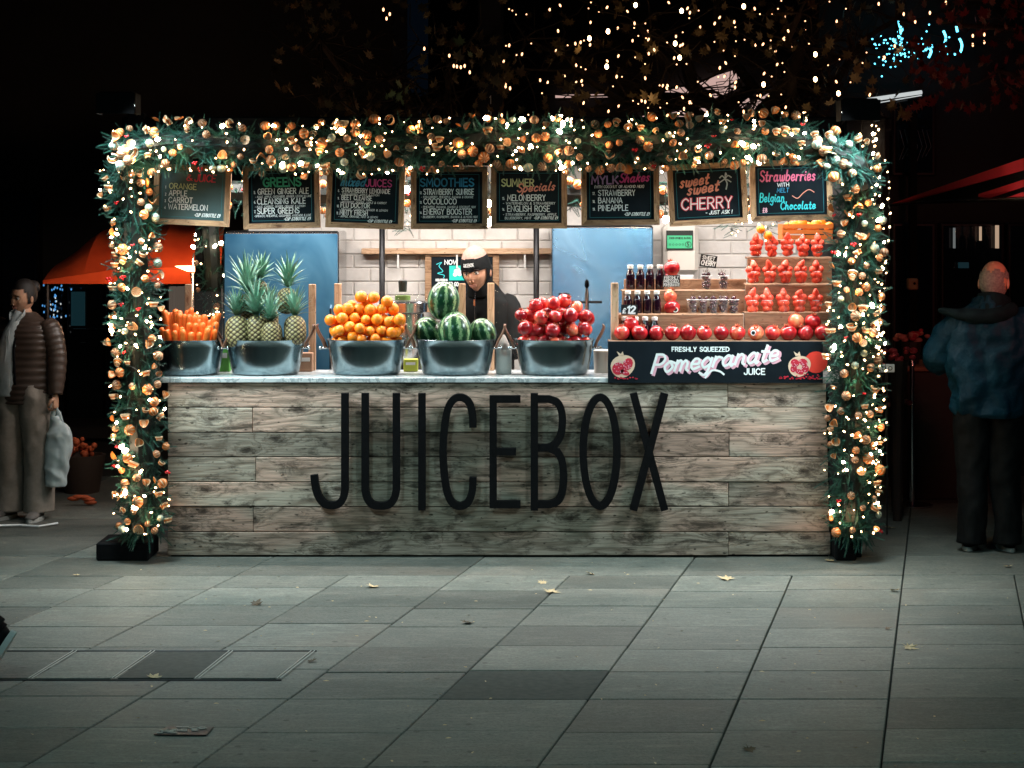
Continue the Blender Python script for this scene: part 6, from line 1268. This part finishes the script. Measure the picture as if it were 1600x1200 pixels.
# ================================================================== PEOPLE
def skin_mesh(J, E, root):
    names = list(J); me = bpy.data.meshes.new('skeleton'); me.from_pydata([J[n][0] for n in names], [(names.index(a), names.index(b_)) for a, b_ in E], []); me.update()
    ob_ = bpy.data.objects.new('skeleton', me); COL.objects.link(ob_); md = ob_.modifiers.new('Skin', 'SKIN'); sk = me.skin_vertices[0].data
    for i, n in enumerate(names): r = J[n][1]; sk[i].radius = (r, r) if isinstance(r, float) else r; sk[i].use_root = (n == root)
    md.use_smooth_shade = True; sb = ob_.modifiers.new('Subdivision', 'SUBSURF'); sb.levels = 1; sb.render_levels = 1
    dg = bpy.context.evaluated_depsgraph_get(); dg.update(); ev = ob_.evaluated_get(dg); m2 = ev.to_mesh(); vs = [v_.co.copy() for v_ in m2.vertices]; fs = [tuple(p.vertices) for p in m2.polygons]; ev.to_mesh_clear()
    bpy.data.objects.remove(ob_); bpy.data.meshes.remove(me); return vs, fs
def head_geo(mb, c, yaw, pitch, roll=0, size=1.0):
    "face looks along -Y before turning; slots: 0 skin 1 eye white 2 dark 3 lips"
    Mx = Matrix.Translation(Vector(c)) @ Euler((pitch, roll, yaw)).to_matrix().to_4x4() @ Matrix.Scale(size, 4)
    g = lambda x, s_: math.exp(-(x / s_) ** 2); seg, rings = 40, 30; vs = []
    def surf(th, a):
        sn = math.sin(th) ** (.82 if th < 1.57 else 1); x, y, z = sn * math.cos(a), sn * math.sin(a), math.cos(th)
        jaw = max(0, -z - .1); X = x * (.077 - .030 * jaw ** 1.1); Y_ = y * (.097 - .012 * jaw) - .006 * jaw; Z = z * .118
        if y < 0:
            f = -y; Y_ -= f * (.026 * g(x, .13) * g(z + .16, .17) + .012 * g(x, .10) * g(z - .05, .15)); Y_ += .012 * g(abs(x) - .36, .17) * g(z - .10, .13)
            Y_ -= .007 * g(abs(x) - .36, .30) * g(z - .30, .11); Y_ -= .010 * g(x, .27) * g(z + .50, .10); Y_ += .006 * g(x, .25) * g(z + .63, .05); Y_ -= .012 * g(x, .28) * g(z + .82, .14)
            Y_ -= .006 * g(abs(x) - .5, .2) * g(z + .12, .2)
        return Vector((X, Y_, Z))
    for i in range(rings + 1):
        for k in range(seg): vs.append(Mx @ surf(math.pi * i / rings, 2 * math.pi * k / seg))
    mb.add(vs, [(i * seg + k, (i + 1) * seg + k, (i + 1) * seg + (k + 1) % seg, i * seg + (k + 1) % seg) for i in range(rings) for k in range(seg)], 0)
    for s_ in (-1, 1):
        b = MB(); b.sphere((.030 * s_, -.079, .012), .0125, 12, 8, 1); b.sphere((.030 * s_, -.0885, .0115), .0062, 8, 6, 2, (1, .6, 1))
        b.loft(cr3([(.012 * s_, -.094, .030), (.030 * s_, -.096, .037), (.050 * s_, -.083, .031)]), [(.0035, .003)] * 9, 6, None, 2)
        b.loft(cr3([(.017 * s_, -.0885, .017), (.030 * s_, -.0935, .021), (.044 * s_, -.082, .016)]), .0018, 5, None, 2)
        b.sphere((.080 * s_, .008, -.010), .019, 10, 8, 0, (.45, .8, 1.6)); b.sphere((.009 * s_, -.112, -.030), .007, 8, 6, 0)
        mb.add([Mx @ Vector(v_) for v_ in b.v], b.f); mb.m[-len(b.f):] = b.m
    b = MB(); b.loft(cr3([(-.023, -.094, -.057), (-.008, -.1045, -.0545), (0, -.1045, -.056), (.008, -.1045, -.0545), (.023, -.094, -.057)]), [(.001, .001)] + [(.004, .0035)] * 15 + [(.001, .001)], 6, None, 3)
    b.loft(cr3([(-.020, -.093, -.062), (0, -.104, -.066), (.020, -.093, -.062)]), [(.001, .001)] + [(.0048, .004)] * 7 + [(.001, .001)], 6, None, 3)
    mb.add([Mx @ Vector(v_) for v_ in b.v], b.f); mb.m[-len(b.f):] = b.m; return Mx, surf
def cr3(p, n=4):
    out = []; Q = [Vector(q) for q in p]; L_ = len(Q)
    for i in range(L_ - 1):
        p0 = Q[max(0, i - 1)]; p1 = Q[i]; p2 = Q[i + 1]; p3 = Q[min(L_ - 1, i + 2)]
        for k in range(n): t_ = k / n; out.append(.5 * ((2 * p1) + (p2 - p0) * t_ + (2 * p0 - 5 * p1 + 4 * p2 - p3) * t_ * t_ + (3 * p1 - p0 - 3 * p2 + p3) * t_ ** 3))
    out.append(Q[-1]); return out
def hand_geo(mb, wrist, d, nrm, curl=.5, side=1, s_=1.0):
    d = Vector(d).normalized(); nrm = Vector(nrm); nrm = (nrm - d * nrm.dot(d)).normalized(); sd = d.cross(nrm) * side; w0 = Vector(wrist)
    mb.loft([w0 - d * .02, w0 + d * .01, w0 + d * .045, w0 + d * .085, w0 + d * .098], [(.022 * s_, .017 * s_), (.027 * s_, .016 * s_), (.038 * s_, .015 * s_), (.040 * s_, .013 * s_), (.034 * s_, .009 * s_)], 10, sd)
    for i, (o_, l) in enumerate(((-.029, .072), (-.010, .082), (.010, .076), (.028, .060))):
        p = w0 + d * .088 * s_ + sd * o_ * s_; a = 0; pts = [p - d * .012]; dirs = d
        for j, fl in enumerate((.42, .33, .25)):
            a += curl * (.75 if j else .5); dd = d * math.cos(a) + nrm * math.sin(a); p = p + dd * l * fl * s_; pts.append(p)
        mb.loft(pts, [.0095 * s_, .009 * s_, .008 * s_, .0055 * s_], 8)
    p = w0 + d * .03 * s_ - sd * .028 * s_; mb.loft([p, p + (d * .5 - sd * .8 + nrm * .3).normalized() * .03 * s_, p + (d * .8 - sd * .55 + nrm * .5).normalized() * .058 * s_, p + (d * .95 - sd * .3 + nrm * .6).normalized() * .078 * s_], [.013 * s_, .012 * s_, .010 * s_, .006 * s_], 8)
def shoe(o, c, yaw, m_='black', pitch=0, sole='shoe_sole', ln=.28):
    Mx = Matrix.Translation(Vector(c)) @ Euler((0, 0, yaw)).to_matrix().to_4x4() @ Matrix.Rotation(pitch, 4, 'X')
    b = MB(); b.loft([(0, .075, .05), (0, .06, .055), (0, 0, .06), (0, -.07, .048), (0, -.14, .036), (0, -.185, .03), (0, -.20, .026)], [(.018, .026), (.034, .042), (.036, .045), (.041, .034), (.044, .024), (.036, .018), (.012, .008)], 14, (1, 0, 0)); b.loft([(0, .045, .06), (0, .05, .105)], [(.036, .046), (.034, .042)], 14, (1, 0, 0)); b.v = [tuple(Mx @ Vector(v_)) for v_ in b.v]; u = b.build('shoe', m_, o, smooth=True, local=True)
    b = MB(); pts = [(math.cos(a) * (.047 if math.sin(a) > 0 else .050) , -.06 - math.sin(a) * -.145) for a in [i * math.pi / 12 for i in range(24)]]; n_ = 24
    b.add([Vector((x, y, 0)) for x, y in pts] + [Vector((x * .97, y * .99 - .001, .026)) for x, y in pts], [tuple(range(n_ - 1, -1, -1)), tuple(range(n_, 2 * n_))] + [(k, (k + 1) % n_, n_ + (k + 1) % n_, n_ + k) for k in range(n_)]); b.v = [tuple(Mx @ Vector(v_)) for v_ in b.v]; b.build('shoe_sole', sole, u, local=True)
flat('shoe_sole', (.35, .36, .34)); flat('hair_dark', (.012, .008, .006)); M['hair_grey'] = noisy('grey_hair', (.10, .09, .08), (.26, .24, .21), 70, .8, .8, .004); flat('lips', (.40, .17, .12)); flat('eye_white', (.6, .58, .54)); flat('iris', (.02, .012, .01))
BODYM = ['skin', 'eye_white', 'iris', 'lips']
def body(o, J, E, head, hands, root='pelvis'):
    vs, fs = skin_mesh(J, E, root); mb = MB(); mb.add(vs, fs, 0); Mx, surf = head_geo(mb, *head)
    for h_ in hands: hand_geo(mb, *h_)
    b = mb.build('body', BODYM, o, smooth=True, local=True); return Mx, surf
def ring_loft(pts, rads, n, ripple=0, freq=0, fold=0, seed=0, seg=28, ref=(1, 0, 0)):
    "smooth loft with n rings between key sections, quilted ripple and cloth folds"
    K = cr3([Vector(p) for p in pts], n); Rr = cr3([Vector((r[0], r[1], 0)) for r in rads], n); b = MB(); rr = []
    for i, r in enumerate(Rr): k = 1 + (ripple * abs(math.sin(i * freq)) if ripple else 0); rr.append((r.x * k, r.y * k))
    b.loft(K, rr, seg, ref)
    if fold:
        c0 = sum(K, Vector()) / len(K); out = []
        for j, v_ in enumerate(b.v):
            i = min(j // seg, len(K) - 1); v_ = Vector(v_); d = (v_ - K[i]); L_ = d.length; out.append(tuple(v_ + d / max(L_, 1e-5) * fold * (noise.fractal(Vector((v_.x * 6, v_.y * 6, v_.z * 3.0 + seed)), .7, 2, 3) + .55 * (noise.ridged_multi_fractal(Vector((v_.x * 5 + v_.z * 2.5, v_.y * 5, v_.z * 5 + seed * 3)), .8, 2.1, 3, 1.0, 2.0) - 1.0))))
        b.v = out
    return b
def stand_joints(h, arms):
    J = {'pelvis': (Vector((0, 0, .54 * h)), .115), 'waist': (Vector((0, 0, .62 * h)), .105), 'chest': (Vector((0, .0, .74 * h)), .13), 'neck': (Vector((0, .01, .845 * h)), .052), 'skull': (Vector((0, .0, .90 * h)), .05)}
    for s_, n in ((-1, 'r'), (1, 'l')):
        J['hip' + n] = (Vector((.085 * s_, 0, .51 * h)), .085); J['knee' + n] = (Vector((.095 * s_, -.01, .28 * h)), .055); J['ankle' + n] = (Vector((.10 * s_, .03, .05 * h)), .038); J['toe' + n] = (Vector((.11 * s_, -.1, .025 * h)), .03)
        J['sh' + n] = (Vector((.165 * s_, .01, .805 * h)), .058); J['el' + n] = (Vector(arms[n][0]), .042); J['wr' + n] = (Vector(arms[n][1]), .026)
    E = [('pelvis', 'waist'), ('waist', 'chest'), ('chest', 'neck'), ('neck', 'skull')] + [e for n in 'rl' for e in (('pelvis', 'hip' + n), ('hip' + n, 'knee' + n), ('knee' + n, 'ankle' + n), ('ankle' + n, 'toe' + n), ('chest', 'sh' + n), ('sh' + n, 'el' + n), ('el' + n, 'wr' + n))]
    return J, E
# ---- woman with a carrier bag, left
flat('quilt_brown', (.06, .038, .028)); M['quilt_brown'].node_tree.nodes['Principled BSDF'].inputs['Roughness'].default_value = .38
M['blouse'] = noisy('white_blouse', (.30, .34, .34), (.40, .44, .44), 30, .8, .4, .006); M['beige'] = noisy('beige_trousers', (.25, .215, .18), (.31, .27, .23), 40, .85, .2); M['bagplastic'] = mat('white_bag_plastic', (.40, .46, .46), .35, sss=.1)
h = 1.66; o = thing('person', 'woman in a brown quilted jacket, white blouse and beige trousers holding a white bag', 'person', (P(38, 0, 13.3).x, 13.3, 0), rot=(0, 0, R(-14)))
arms = {'l': ((.245, .0, 1.12), (.265, -.05, .87)), 'r': ((-.25, -.03, 1.10), (-.17, -.22, 1.12))}
J, E = stand_joints(h, arms)
Mx, sf = body(o, J, E, ((0.0, -.015, 1.535), R(-18), R(12), R(6), .93), [(arms['l'][1], (.02, -.05, -1), (-1, 0, 0), 1.1, 1, .9), (arms['r'][1], (.25, -.7, .25), (1, .2, .3), 1.0, -1, .9)])
b = MB(); 
for i in range(9):      # gathered dark hair
    pass
b.add([Mx @ (sf(math.pi * i / 16 * .62, math.pi * 2 * k / 32) * 1.10 + Vector((0, .012, .006))) for i in range(17) for k in range(32)], [(i * 32 + k, (i + 1) * 32 + k, (i + 1) * 32 + (k + 1) % 32, i * 32 + (k + 1) % 32) for i in range(16) for k in range(32)])
b.v = [v_ for v_ in b.v]
keep = []
inv = Mx.inverted()
for f in b.f:
    c2 = sum((inv @ Vector(b.v[i]) for i in f), Vector()) / len(f)
    if c2.y > -.035 or c2.z > .075: keep.append(f)
b.f = keep; b.m = [0] * len(keep); b.sphere(Mx @ Vector((0, .105, .05)), .048, 14, 9); b.build('hair', 'hair_dark', o, smooth=True, local=True)
b = ring_loft([(0, .01, .80), (0, .01, .90), (0, .01, 1.05), (0, .01, 1.2), (0, .01, 1.32), (0, .01, 1.40), (0, .01, 1.43)], [(.205, .145), (.21, .15), (.20, .145), (.205, .145), (.20, .13), (.11, .085), (.07, .07)], 12, .05, .78, .006, 1, 36); b.build('quilted_jacket', 'quilt_brown', o, smooth=True, local=True)
b = ring_loft([(-.075, -.10, .86), (-.07, -.11, 1.0), (-.055, -.105, 1.2), (-.03, -.075, 1.34), (-.01, -.045, 1.43)], [(.075, .055), (.075, .055), (.07, .052), (.05, .05), (.035, .04)], 8, 0, 0, .012, 2, 20); b.build('blouse', 'blouse', o, smooth=True, local=True)
for s_ in (-1, 1):
    b = MB(); b.loft(cr3([(-.01 + .03 * s_, -.03, 1.44), (-.01 + .05 * s_, -.08, 1.42), (-.02 + .02 * s_, -.11, 1.37)]), [(.004, .02)] * 8 + [(.003, .01)], 6); b.build('collar', 'blouse', o, local=True)
b = MB(); b.loft(cr3([(-.035, -.135, 1.33), (-.05, -.165, 1.26), (-.045, -.17, 1.18), (-.055, -.17, 1.10)]), .003, 5); b.loft(cr3([(-.035, -.135, 1.33), (-.03, -.165, 1.26), (-.02, -.165, 1.2)]), .003, 5); b.build('blouse_tie', 'blouse', o, local=True)
b = MB(); b.loft(cr3([(.005, -.12, .80), (.005, -.145, 1.0), (.0, -.145, 1.2), (.005, -.10, 1.34)]), (.010, .006), 6, (1, 0, 0)); b.build('zip_edge', 'black', o, local=True)
for n, s_ in (('l', 1), ('r', -1)):
    e, w_ = Vector(arms[n][0]), Vector(arms[n][1]); b = ring_loft([(.15 * s_, .01, 1.36), (.19 * s_, .01, 1.30), tuple(Vector((.2 * s_, .01, 1.3)).lerp(e, .5)), tuple(e), tuple(e.lerp(w_, .5)), tuple(w_)], [(.06, .06), (.078, .078), (.072, .072), (.066, .066), (.06, .06), (.045, .045)], 8, .08, .9, .004, 3, 18); b.build('sleeve', 'quilt_brown', o, smooth=True, local=True)
for s_ in (-1, 1):
    b = ring_loft([(.085 * s_, .0, .93), (.095 * s_, 0, .80), (.10 * s_, 0, .55), (.105 * s_, .01, .3), (.11 * s_, .01, .055)], [(.10, .13), (.112, .13), (.10, .115), (.10, .115), (.108, .125)], 12, 0, 0, .014, 5 + s_, 48); b.build('trouser_leg', 'beige', o, smooth=True, local=True)
    shoe(o, (.11 * s_, -.01, .002), R(-8) if s_ < 0 else R(10), flat('shoe_grey', (.12, .11, .10)), 0)
hand_w = Matrix.Rotation(R(-14), 3, 'Z') @ Vector((.266, -.05, .80)) + o.location
c2 = Vector((hand_w.x + .015, hand_w.y, 0)); bag = thing('carrier_bag', 'white plastic carrier bag hanging from the woman\'s hand', 'bag', (c2.x, c2.y, .30))
b = ring_loft([(0, 0, -.06), (0, 0, -.055), (.0, 0, .04), (.01, 0, .20), (.01, 0, .31), (-.01, 0, .38), (-.02, 0, .42)], [(.02, .02), (.065, .045), (.075, .05), (.085, .05), (.072, .038), (.03, .02), (.015, .014)], 12, 0, 0, .020, 9, 80); b.build('bag_body', 'bagplastic', bag, smooth=True, local=True)
for dx in (-.045, .03): b = MB(); b.loft(cr3([(dx, .0, .33), (dx * .6 - .01, 0, .42), (-.02, 0, .50), (-.02, .012, .50)]), [(.018, .006)] * 6 + [(.010, .005)] * 7, 8, (1, 0, 0)); b.build('bag_handle', 'bagplastic', bag, smooth=True, local=True)
cupw = Matrix.Rotation(R(-14), 3, 'Z') @ Vector((-.13, -.29, 1.14)) + o.location
b = MB(); b.lathe([(0, -.06), (.028, -.06), (.036, .05), (.034, .052), (0, .05)], cupw, 14); b.loft([cupw + Vector((0, 0, .04)), cupw + Vector((.02, 0, .15))], .0035, 6); single('drink_cup', b, flat('cup_red', (.30, .05, .03)), 'dark red drink with a straw held at the woman\'s chest', 'drink', cupw, smooth=True, ang=40)
# ---- man in blue jacket, back turned
M['bluecloth'] = noisy('blue_jacket_cloth', (.0014, .018, .034), (.003, .033, .056), 5, .55, .9, .03); M['navycloth'] = noisy('dark_teal_cloth', (.0012, .006, .008), (.003, .012, .015), 15, .85)
o = thing('person', 'balding man seen from behind in a blue hooded jacket and black trousers', 'person', (P(1545, 0, 12.0).x, 12.0, 0), rot=(0, 0, R(172)))
h = 1.80; arms = {'r': ((.0, 0, 0), (0, 0, 0)), 'l': ((0, 0, 0), (0, 0, 0))}
arms['r'] = ((-.27, -.10, 1.20), (-.26, -.32, 1.30)); arms['l'] = ((.31, -.04, 1.20), (.26, -.24, 1.14))
J, E = stand_joints(h, arms)
Mx, sf = body(o, J, E, ((-.035, -.03, 1.675), R(-20), R(14), 0, 1.12), [(arms['l'][1], (-.2, -.8, .1), (-1, 0, -.2), .8, 1, 1), (arms['r'][1], (.2, -.6, .6), (1, 0, 0), .9, -1, 1)])
b = MB(); n1, n2 = 26, 44; vs = []; 
for i in range(n1 + 1):
    for k in range(n2): p = sf(math.pi * i / n1, 2 * math.pi * k / n2); vs.append(Mx @ (p * (1.07 + .012 * noise.noise(p * 120)) + Vector((0, .002, 0))))
fs = []
for i in range(n1):
    for k in range(n2):
        c2 = sf(math.pi * (i + .5) / n1, 2 * math.pi * (k + .5) / n2)
        if c2.y > -.012 - .2 * max(0, -c2.z - .05) and c2.z < .052 - .3 * max(0, c2.y - .06) + .01 * math.sin(k) and c2.z > -.085 and not (abs(c2.x) > .066 and c2.z < .015): fs.append((i * n2 + k, (i + 1) * n2 + k, (i + 1) * n2 + (k + 1) % n2, i * n2 + (k + 1) % n2))
b.add(vs, fs); b.build('hair', 'hair_grey', o, smooth=True, local=True)
b = ring_loft([(0, .02, .84), (0, .02, .88), (0, .02, 1.02), (0, .025, 1.2), (0, .02, 1.38), (0, .01, 1.47), (0, .0, 1.53), (0, -.01, 1.58)], [(.20, .15), (.235, .175), (.245, .18), (.265, .185), (.275, .165), (.22, .14), (.12, .11), (.085, .09)], 14, 0, 0, .034, 3.3, 90); b.build('jacket', 'bluecloth', o, smooth=True, local=True)
for n, s_ in (('l', 1), ('r', -1)):
    e, w_ = Vector(arms[n][0]), Vector(arms[n][1]); sh = Vector((.2 * s_, .01, 1.42)); b = ring_loft([(.14 * s_, .01, 1.46), tuple(sh), tuple(sh.lerp(e, .5)), tuple(e), tuple(e.lerp(w_, .5)), tuple(w_)], [(.06, .06), (.10, .10), (.098, .1), (.088, .09), (.07, .075), (.05, .055)], 12, 0, 0, .022, 8 + s_, 48); b.build('sleeve', 'bluecloth', o, smooth=True, local=True)
b = ring_loft([(.30, .03, 1.50), (.22, .09, 1.485), (.10, .13, 1.47), (-.04, .135, 1.475), (-.12, .10, 1.50), (-.14, .04, 1.53)], [(.02, .010), (.05, .028), (.07, .045), (.07, .05), (.05, .04), (.03, .03)], 7, 0, 0, .014, 2.2, 20, (0, 1, 0)); b.build('hood', 'navycloth', o, smooth=True, local=True)
b = ring_loft([(-.01, .01, 1.46), (-.02, .0, 1.52), (-.03, -.02, 1.585)], [(.13, .12), (.11, .11), (.10, .105)], 7, 0, 0, .012, 4, 26); b.build('collar', 'navycloth', o, smooth=True, local=True)
for s_ in (-1, 1):
    b = ring_loft([(.09 * s_, .0, .97), (.10 * s_, 0, .82), (.10 * s_, 0, .55), (.105 * s_, .01, .3), (.11 * s_, .01, .05)], [(.11, .14), (.115, .14), (.10, .115), (.088, .1), (.085, .1)], 10, 0, 0, .016, 15 + s_, 40); b.build('trouser_leg', 'cloth_black', o, smooth=True, local=True)
    shoe(o, (.12 * s_, -.01, .002), R(-10 * s_), 'black', 0)
# ---- vendor behind the counter
o = thing('person', 'juice seller in a black jacket and pink topped beanie looking down behind the watermelons', 'person', (P(757, 0, 13.32).x, 13.32, .121), rot=(0, 0, R(-16)))
h = 1.72; arms = {'l': ((.26, -.08, 1.08), (.12, -.30, 1.02)), 'r': ((-.25, -.10, 1.08), (-.10, -.32, 1.02))}
J, E = stand_joints(h, arms); J['neck'] = (Vector((-.01, -.05, 1.44)), .052); J['skull'] = (Vector((-.02, -.09, 1.52)), .05)
Mx, sf = body(o, J, E, ((-.02, -.125, 1.592), R(-3), R(15), R(-5), 1.17), [(arms['l'][1], (-.5, -.6, -.1), (0, 0, -1), .6, 1, .95), (arms['r'][1], (.5, -.6, -.1), (0, 0, -1), .6, -1, .95)])
def shell(k, off, cond, m_, nm, par, smooth=True):
    n1, n2 = 26, 44; vs = [Mx @ (sf(math.pi * i / n1, 2 * math.pi * q / n2) * k + off) for i in range(n1 + 1) for q in range(n2)]; fs = []
    for i in range(n1):
        for q in range(n2):
            if cond(sf(math.pi * (i + .5) / n1, 2 * math.pi * (q + .5) / n2)): fs.append((i * n2 + q, (i + 1) * n2 + q, (i + 1) * n2 + (q + 1) % n2, i * n2 + (q + 1) % n2))
    return MB().add(vs, fs).build(nm, m_, par, smooth=True, local=True)
flat('beanie_pink', (.62, .40, .33)); M['beanie_pink'] = noisy('knitted_pink_wool', (.30, .18, .145), (.42, .27, .22), 60, .9, .5, .004)
hat = shell(1.10, Vector((0, .006, .022)), lambda c: c.z > .07, 'beanie_pink', 'beanie', o)
shell(1.14, Vector((0, .004, .010)), lambda c: (.018 - .25 * max(0, c.y)) < c.z + .0 < .088 or (c.y > -.035 and -.115 < c.z < .07), 'cloth_black', 'beanie_cuff', o)
b = MB(); write(b, 'JUICEBOX', -.030, 0, .022, .0034, lambda x, z, d: Mx @ (Vector((x, -.124 + x * x * 9, .062 + z * .9))), fit=.062, gap=.15); b.build('cuff_lettering', 'paint_white', o, local=True)
b = MB(); b.sphere(Mx @ Vector((.03, .12, -.02)), .036, 14, 9); b.build('hair_bun', 'hair_dark', o, smooth=True, local=True)
b = ring_loft([(0, 0, .80), (0, 0, .95), (0, 0, 1.12), (0, -.005, 1.28), (0, -.01, 1.38), (0, -.02, 1.45), (-.01, -.06, 1.50), (-.015, -.075, 1.535)], [(.19, .14), (.20, .145), (.21, .15), (.235, .145), (.22, .125), (.12, .10), (.088, .092), (.082, .088)], 8, 0, 0, .018, 6.1, 36); b.build('jacket', 'cloth_black', o, smooth=True, local=True)
b = ring_loft([(-.005, -.05, 1.44), (-.01, -.065, 1.49), (-.015, -.08, 1.53)], [(.10, .10), (.094, .10), (.088, .094)], 6, 0, 0, .012, 3, 24); b.build('collar', 'cloth_black', o, smooth=True, local=True)
b = MB(); b.loft([(-.02, -.155, 1.45), (-.02, -.163, 1.36), (-.018, -.16, 1.2)], .004, 5); b.box((-.026, -.175, 1.36), (-.014, -.162, 1.40)); b.build('zip', 'stain_steel', o, local=True)
for n, s_ in (('l', 1), ('r', -1)):
    e, w_ = Vector(arms[n][0]), Vector(arms[n][1]); sh = Vector((.19 * s_, -.01, 1.34)); b = ring_loft([(.13 * s_, -.01, 1.40), tuple(sh), tuple(sh.lerp(e, .5)), tuple(e), tuple(e.lerp(w_, .5)), tuple(w_)], [(.055, .055), (.08, .08), (.075, .075), (.068, .068), (.055, .055), (.04, .04)], 6, 0, 0, .014, 8 + s_, 20); b.build('sleeve', 'cloth_black', o, smooth=True, local=True)
    b = ring_loft([(.09 * s_, .0, .92), (.10 * s_, 0, .55), (.105 * s_, .01, .05)], [(.105, .12), (.09, .10), (.07, .085)], 7, 0, 0, .01, 15 + s_, 20); b.build('trouser_leg', 'cloth_black', o, smooth=True, local=True); shoe(o, (.11 * s_, -.01, .002), 0, 'black', 0)
# ---- passer-by walking out of the frame at lower left
toe = gp(-28, 1062); o = thing('person', 'passer-by in dark clothes walking out of view, heel of one shoe lifted', 'person', (toe.x - .34, toe.y, 0))
tx_ = .45; J = {'pelvis': (Vector((0, 0, .90)), .11), 'waist': (Vector((0, 0, 1.02)), .10), 'chest': (Vector((-.03, 0, 1.25)), .13), 'neck': (Vector((-.04, 0, 1.45)), .05), 'skull': (Vector((-.05, 0, 1.55)), .05),
  'hipl': (Vector((.02, -.09, .86)), .085), 'kneel': (Vector((.10, -.09, .50)), .055), 'anklel': (Vector((.43, -.09, .24)), .038), 'toel': (Vector((.36, -.09, .12)), .03),
  'hipr': (Vector((-.02, .09, .86)), .085), 'kneer': (Vector((-.22, .09, .50)), .055), 'ankler': (Vector((-.38, .09, .09)), .038), 'toer': (Vector((-.5, .09, .04)), .03),
  'shl': (Vector((-.03, -.17, 1.38)), .055), 'ell': (Vector((-.12, -.22, 1.12)), .042), 'wrl': (Vector((-.25, -.2, .92)), .026), 'shr': (Vector((-.03, .17, 1.38)), .055), 'elr': (Vector((.06, .22, 1.12)), .042), 'wrr': (Vector((.05, .2, .88)), .026)}
E = [('pelvis', 'waist'), ('waist', 'chest'), ('chest', 'neck'), ('neck', 'skull')] + [e for n in 'rl' for e in (('pelvis', 'hip' + n), ('hip' + n, 'knee' + n), ('knee' + n, 'ankle' + n), ('ankle' + n, 'toe' + n), ('chest', 'sh' + n), ('sh' + n, 'el' + n), ('el' + n, 'wr' + n))]
body(o, J, E, ((-.06, 0, 1.63), R(-90), 0, 0, 1), [((-.25, -.2, .92), (-.3, 0, -1), (-1, 0, 0), .5, 1, 1), ((.05, .2, .88), (-.1, 0, -1), (-1, 0, 0), .5, -1, 1)])
b = ring_loft([(0, 0, .80), (0, 0, 1.0), (-.02, 0, 1.2), (-.03, 0, 1.38), (-.04, 0, 1.46)], [(.14, .2), (.13, .18), (.14, .2), (.12, .19), (.07, .08)], 6, 0, 0, .015, 1, 28); b.build('coat', 'cloth_black', o, smooth=True, local=True)
for a in (('shl', 'ell', 'wrl'), ('shr', 'elr', 'wrr')): b = ring_loft([tuple(J[k][0]) for k in a], [(.07, .07), (.062, .062), (.045, .045)], 6, 0, 0, .01, 2, 18); b.build('sleeve', 'cloth_black', o, smooth=True, local=True)
for a in (('hipl', 'kneel', 'anklel'), ('hipr', 'kneer', 'ankler')): b = ring_loft([tuple(J[k][0]) for k in a], [(.11, .11), (.08, .08), (.058, .058)], 6, 0, 0, .01, 2, 20, (0, 1, 0)); b.build('trouser_leg', 'cloth_black', o, smooth=True, local=True)
shoe(o, (.475, -.09, .16), R(-90), 'black', R(58), 'shoe_sole'); shoe(o, (-.36, .09, .002), R(-90), 'black', 0)
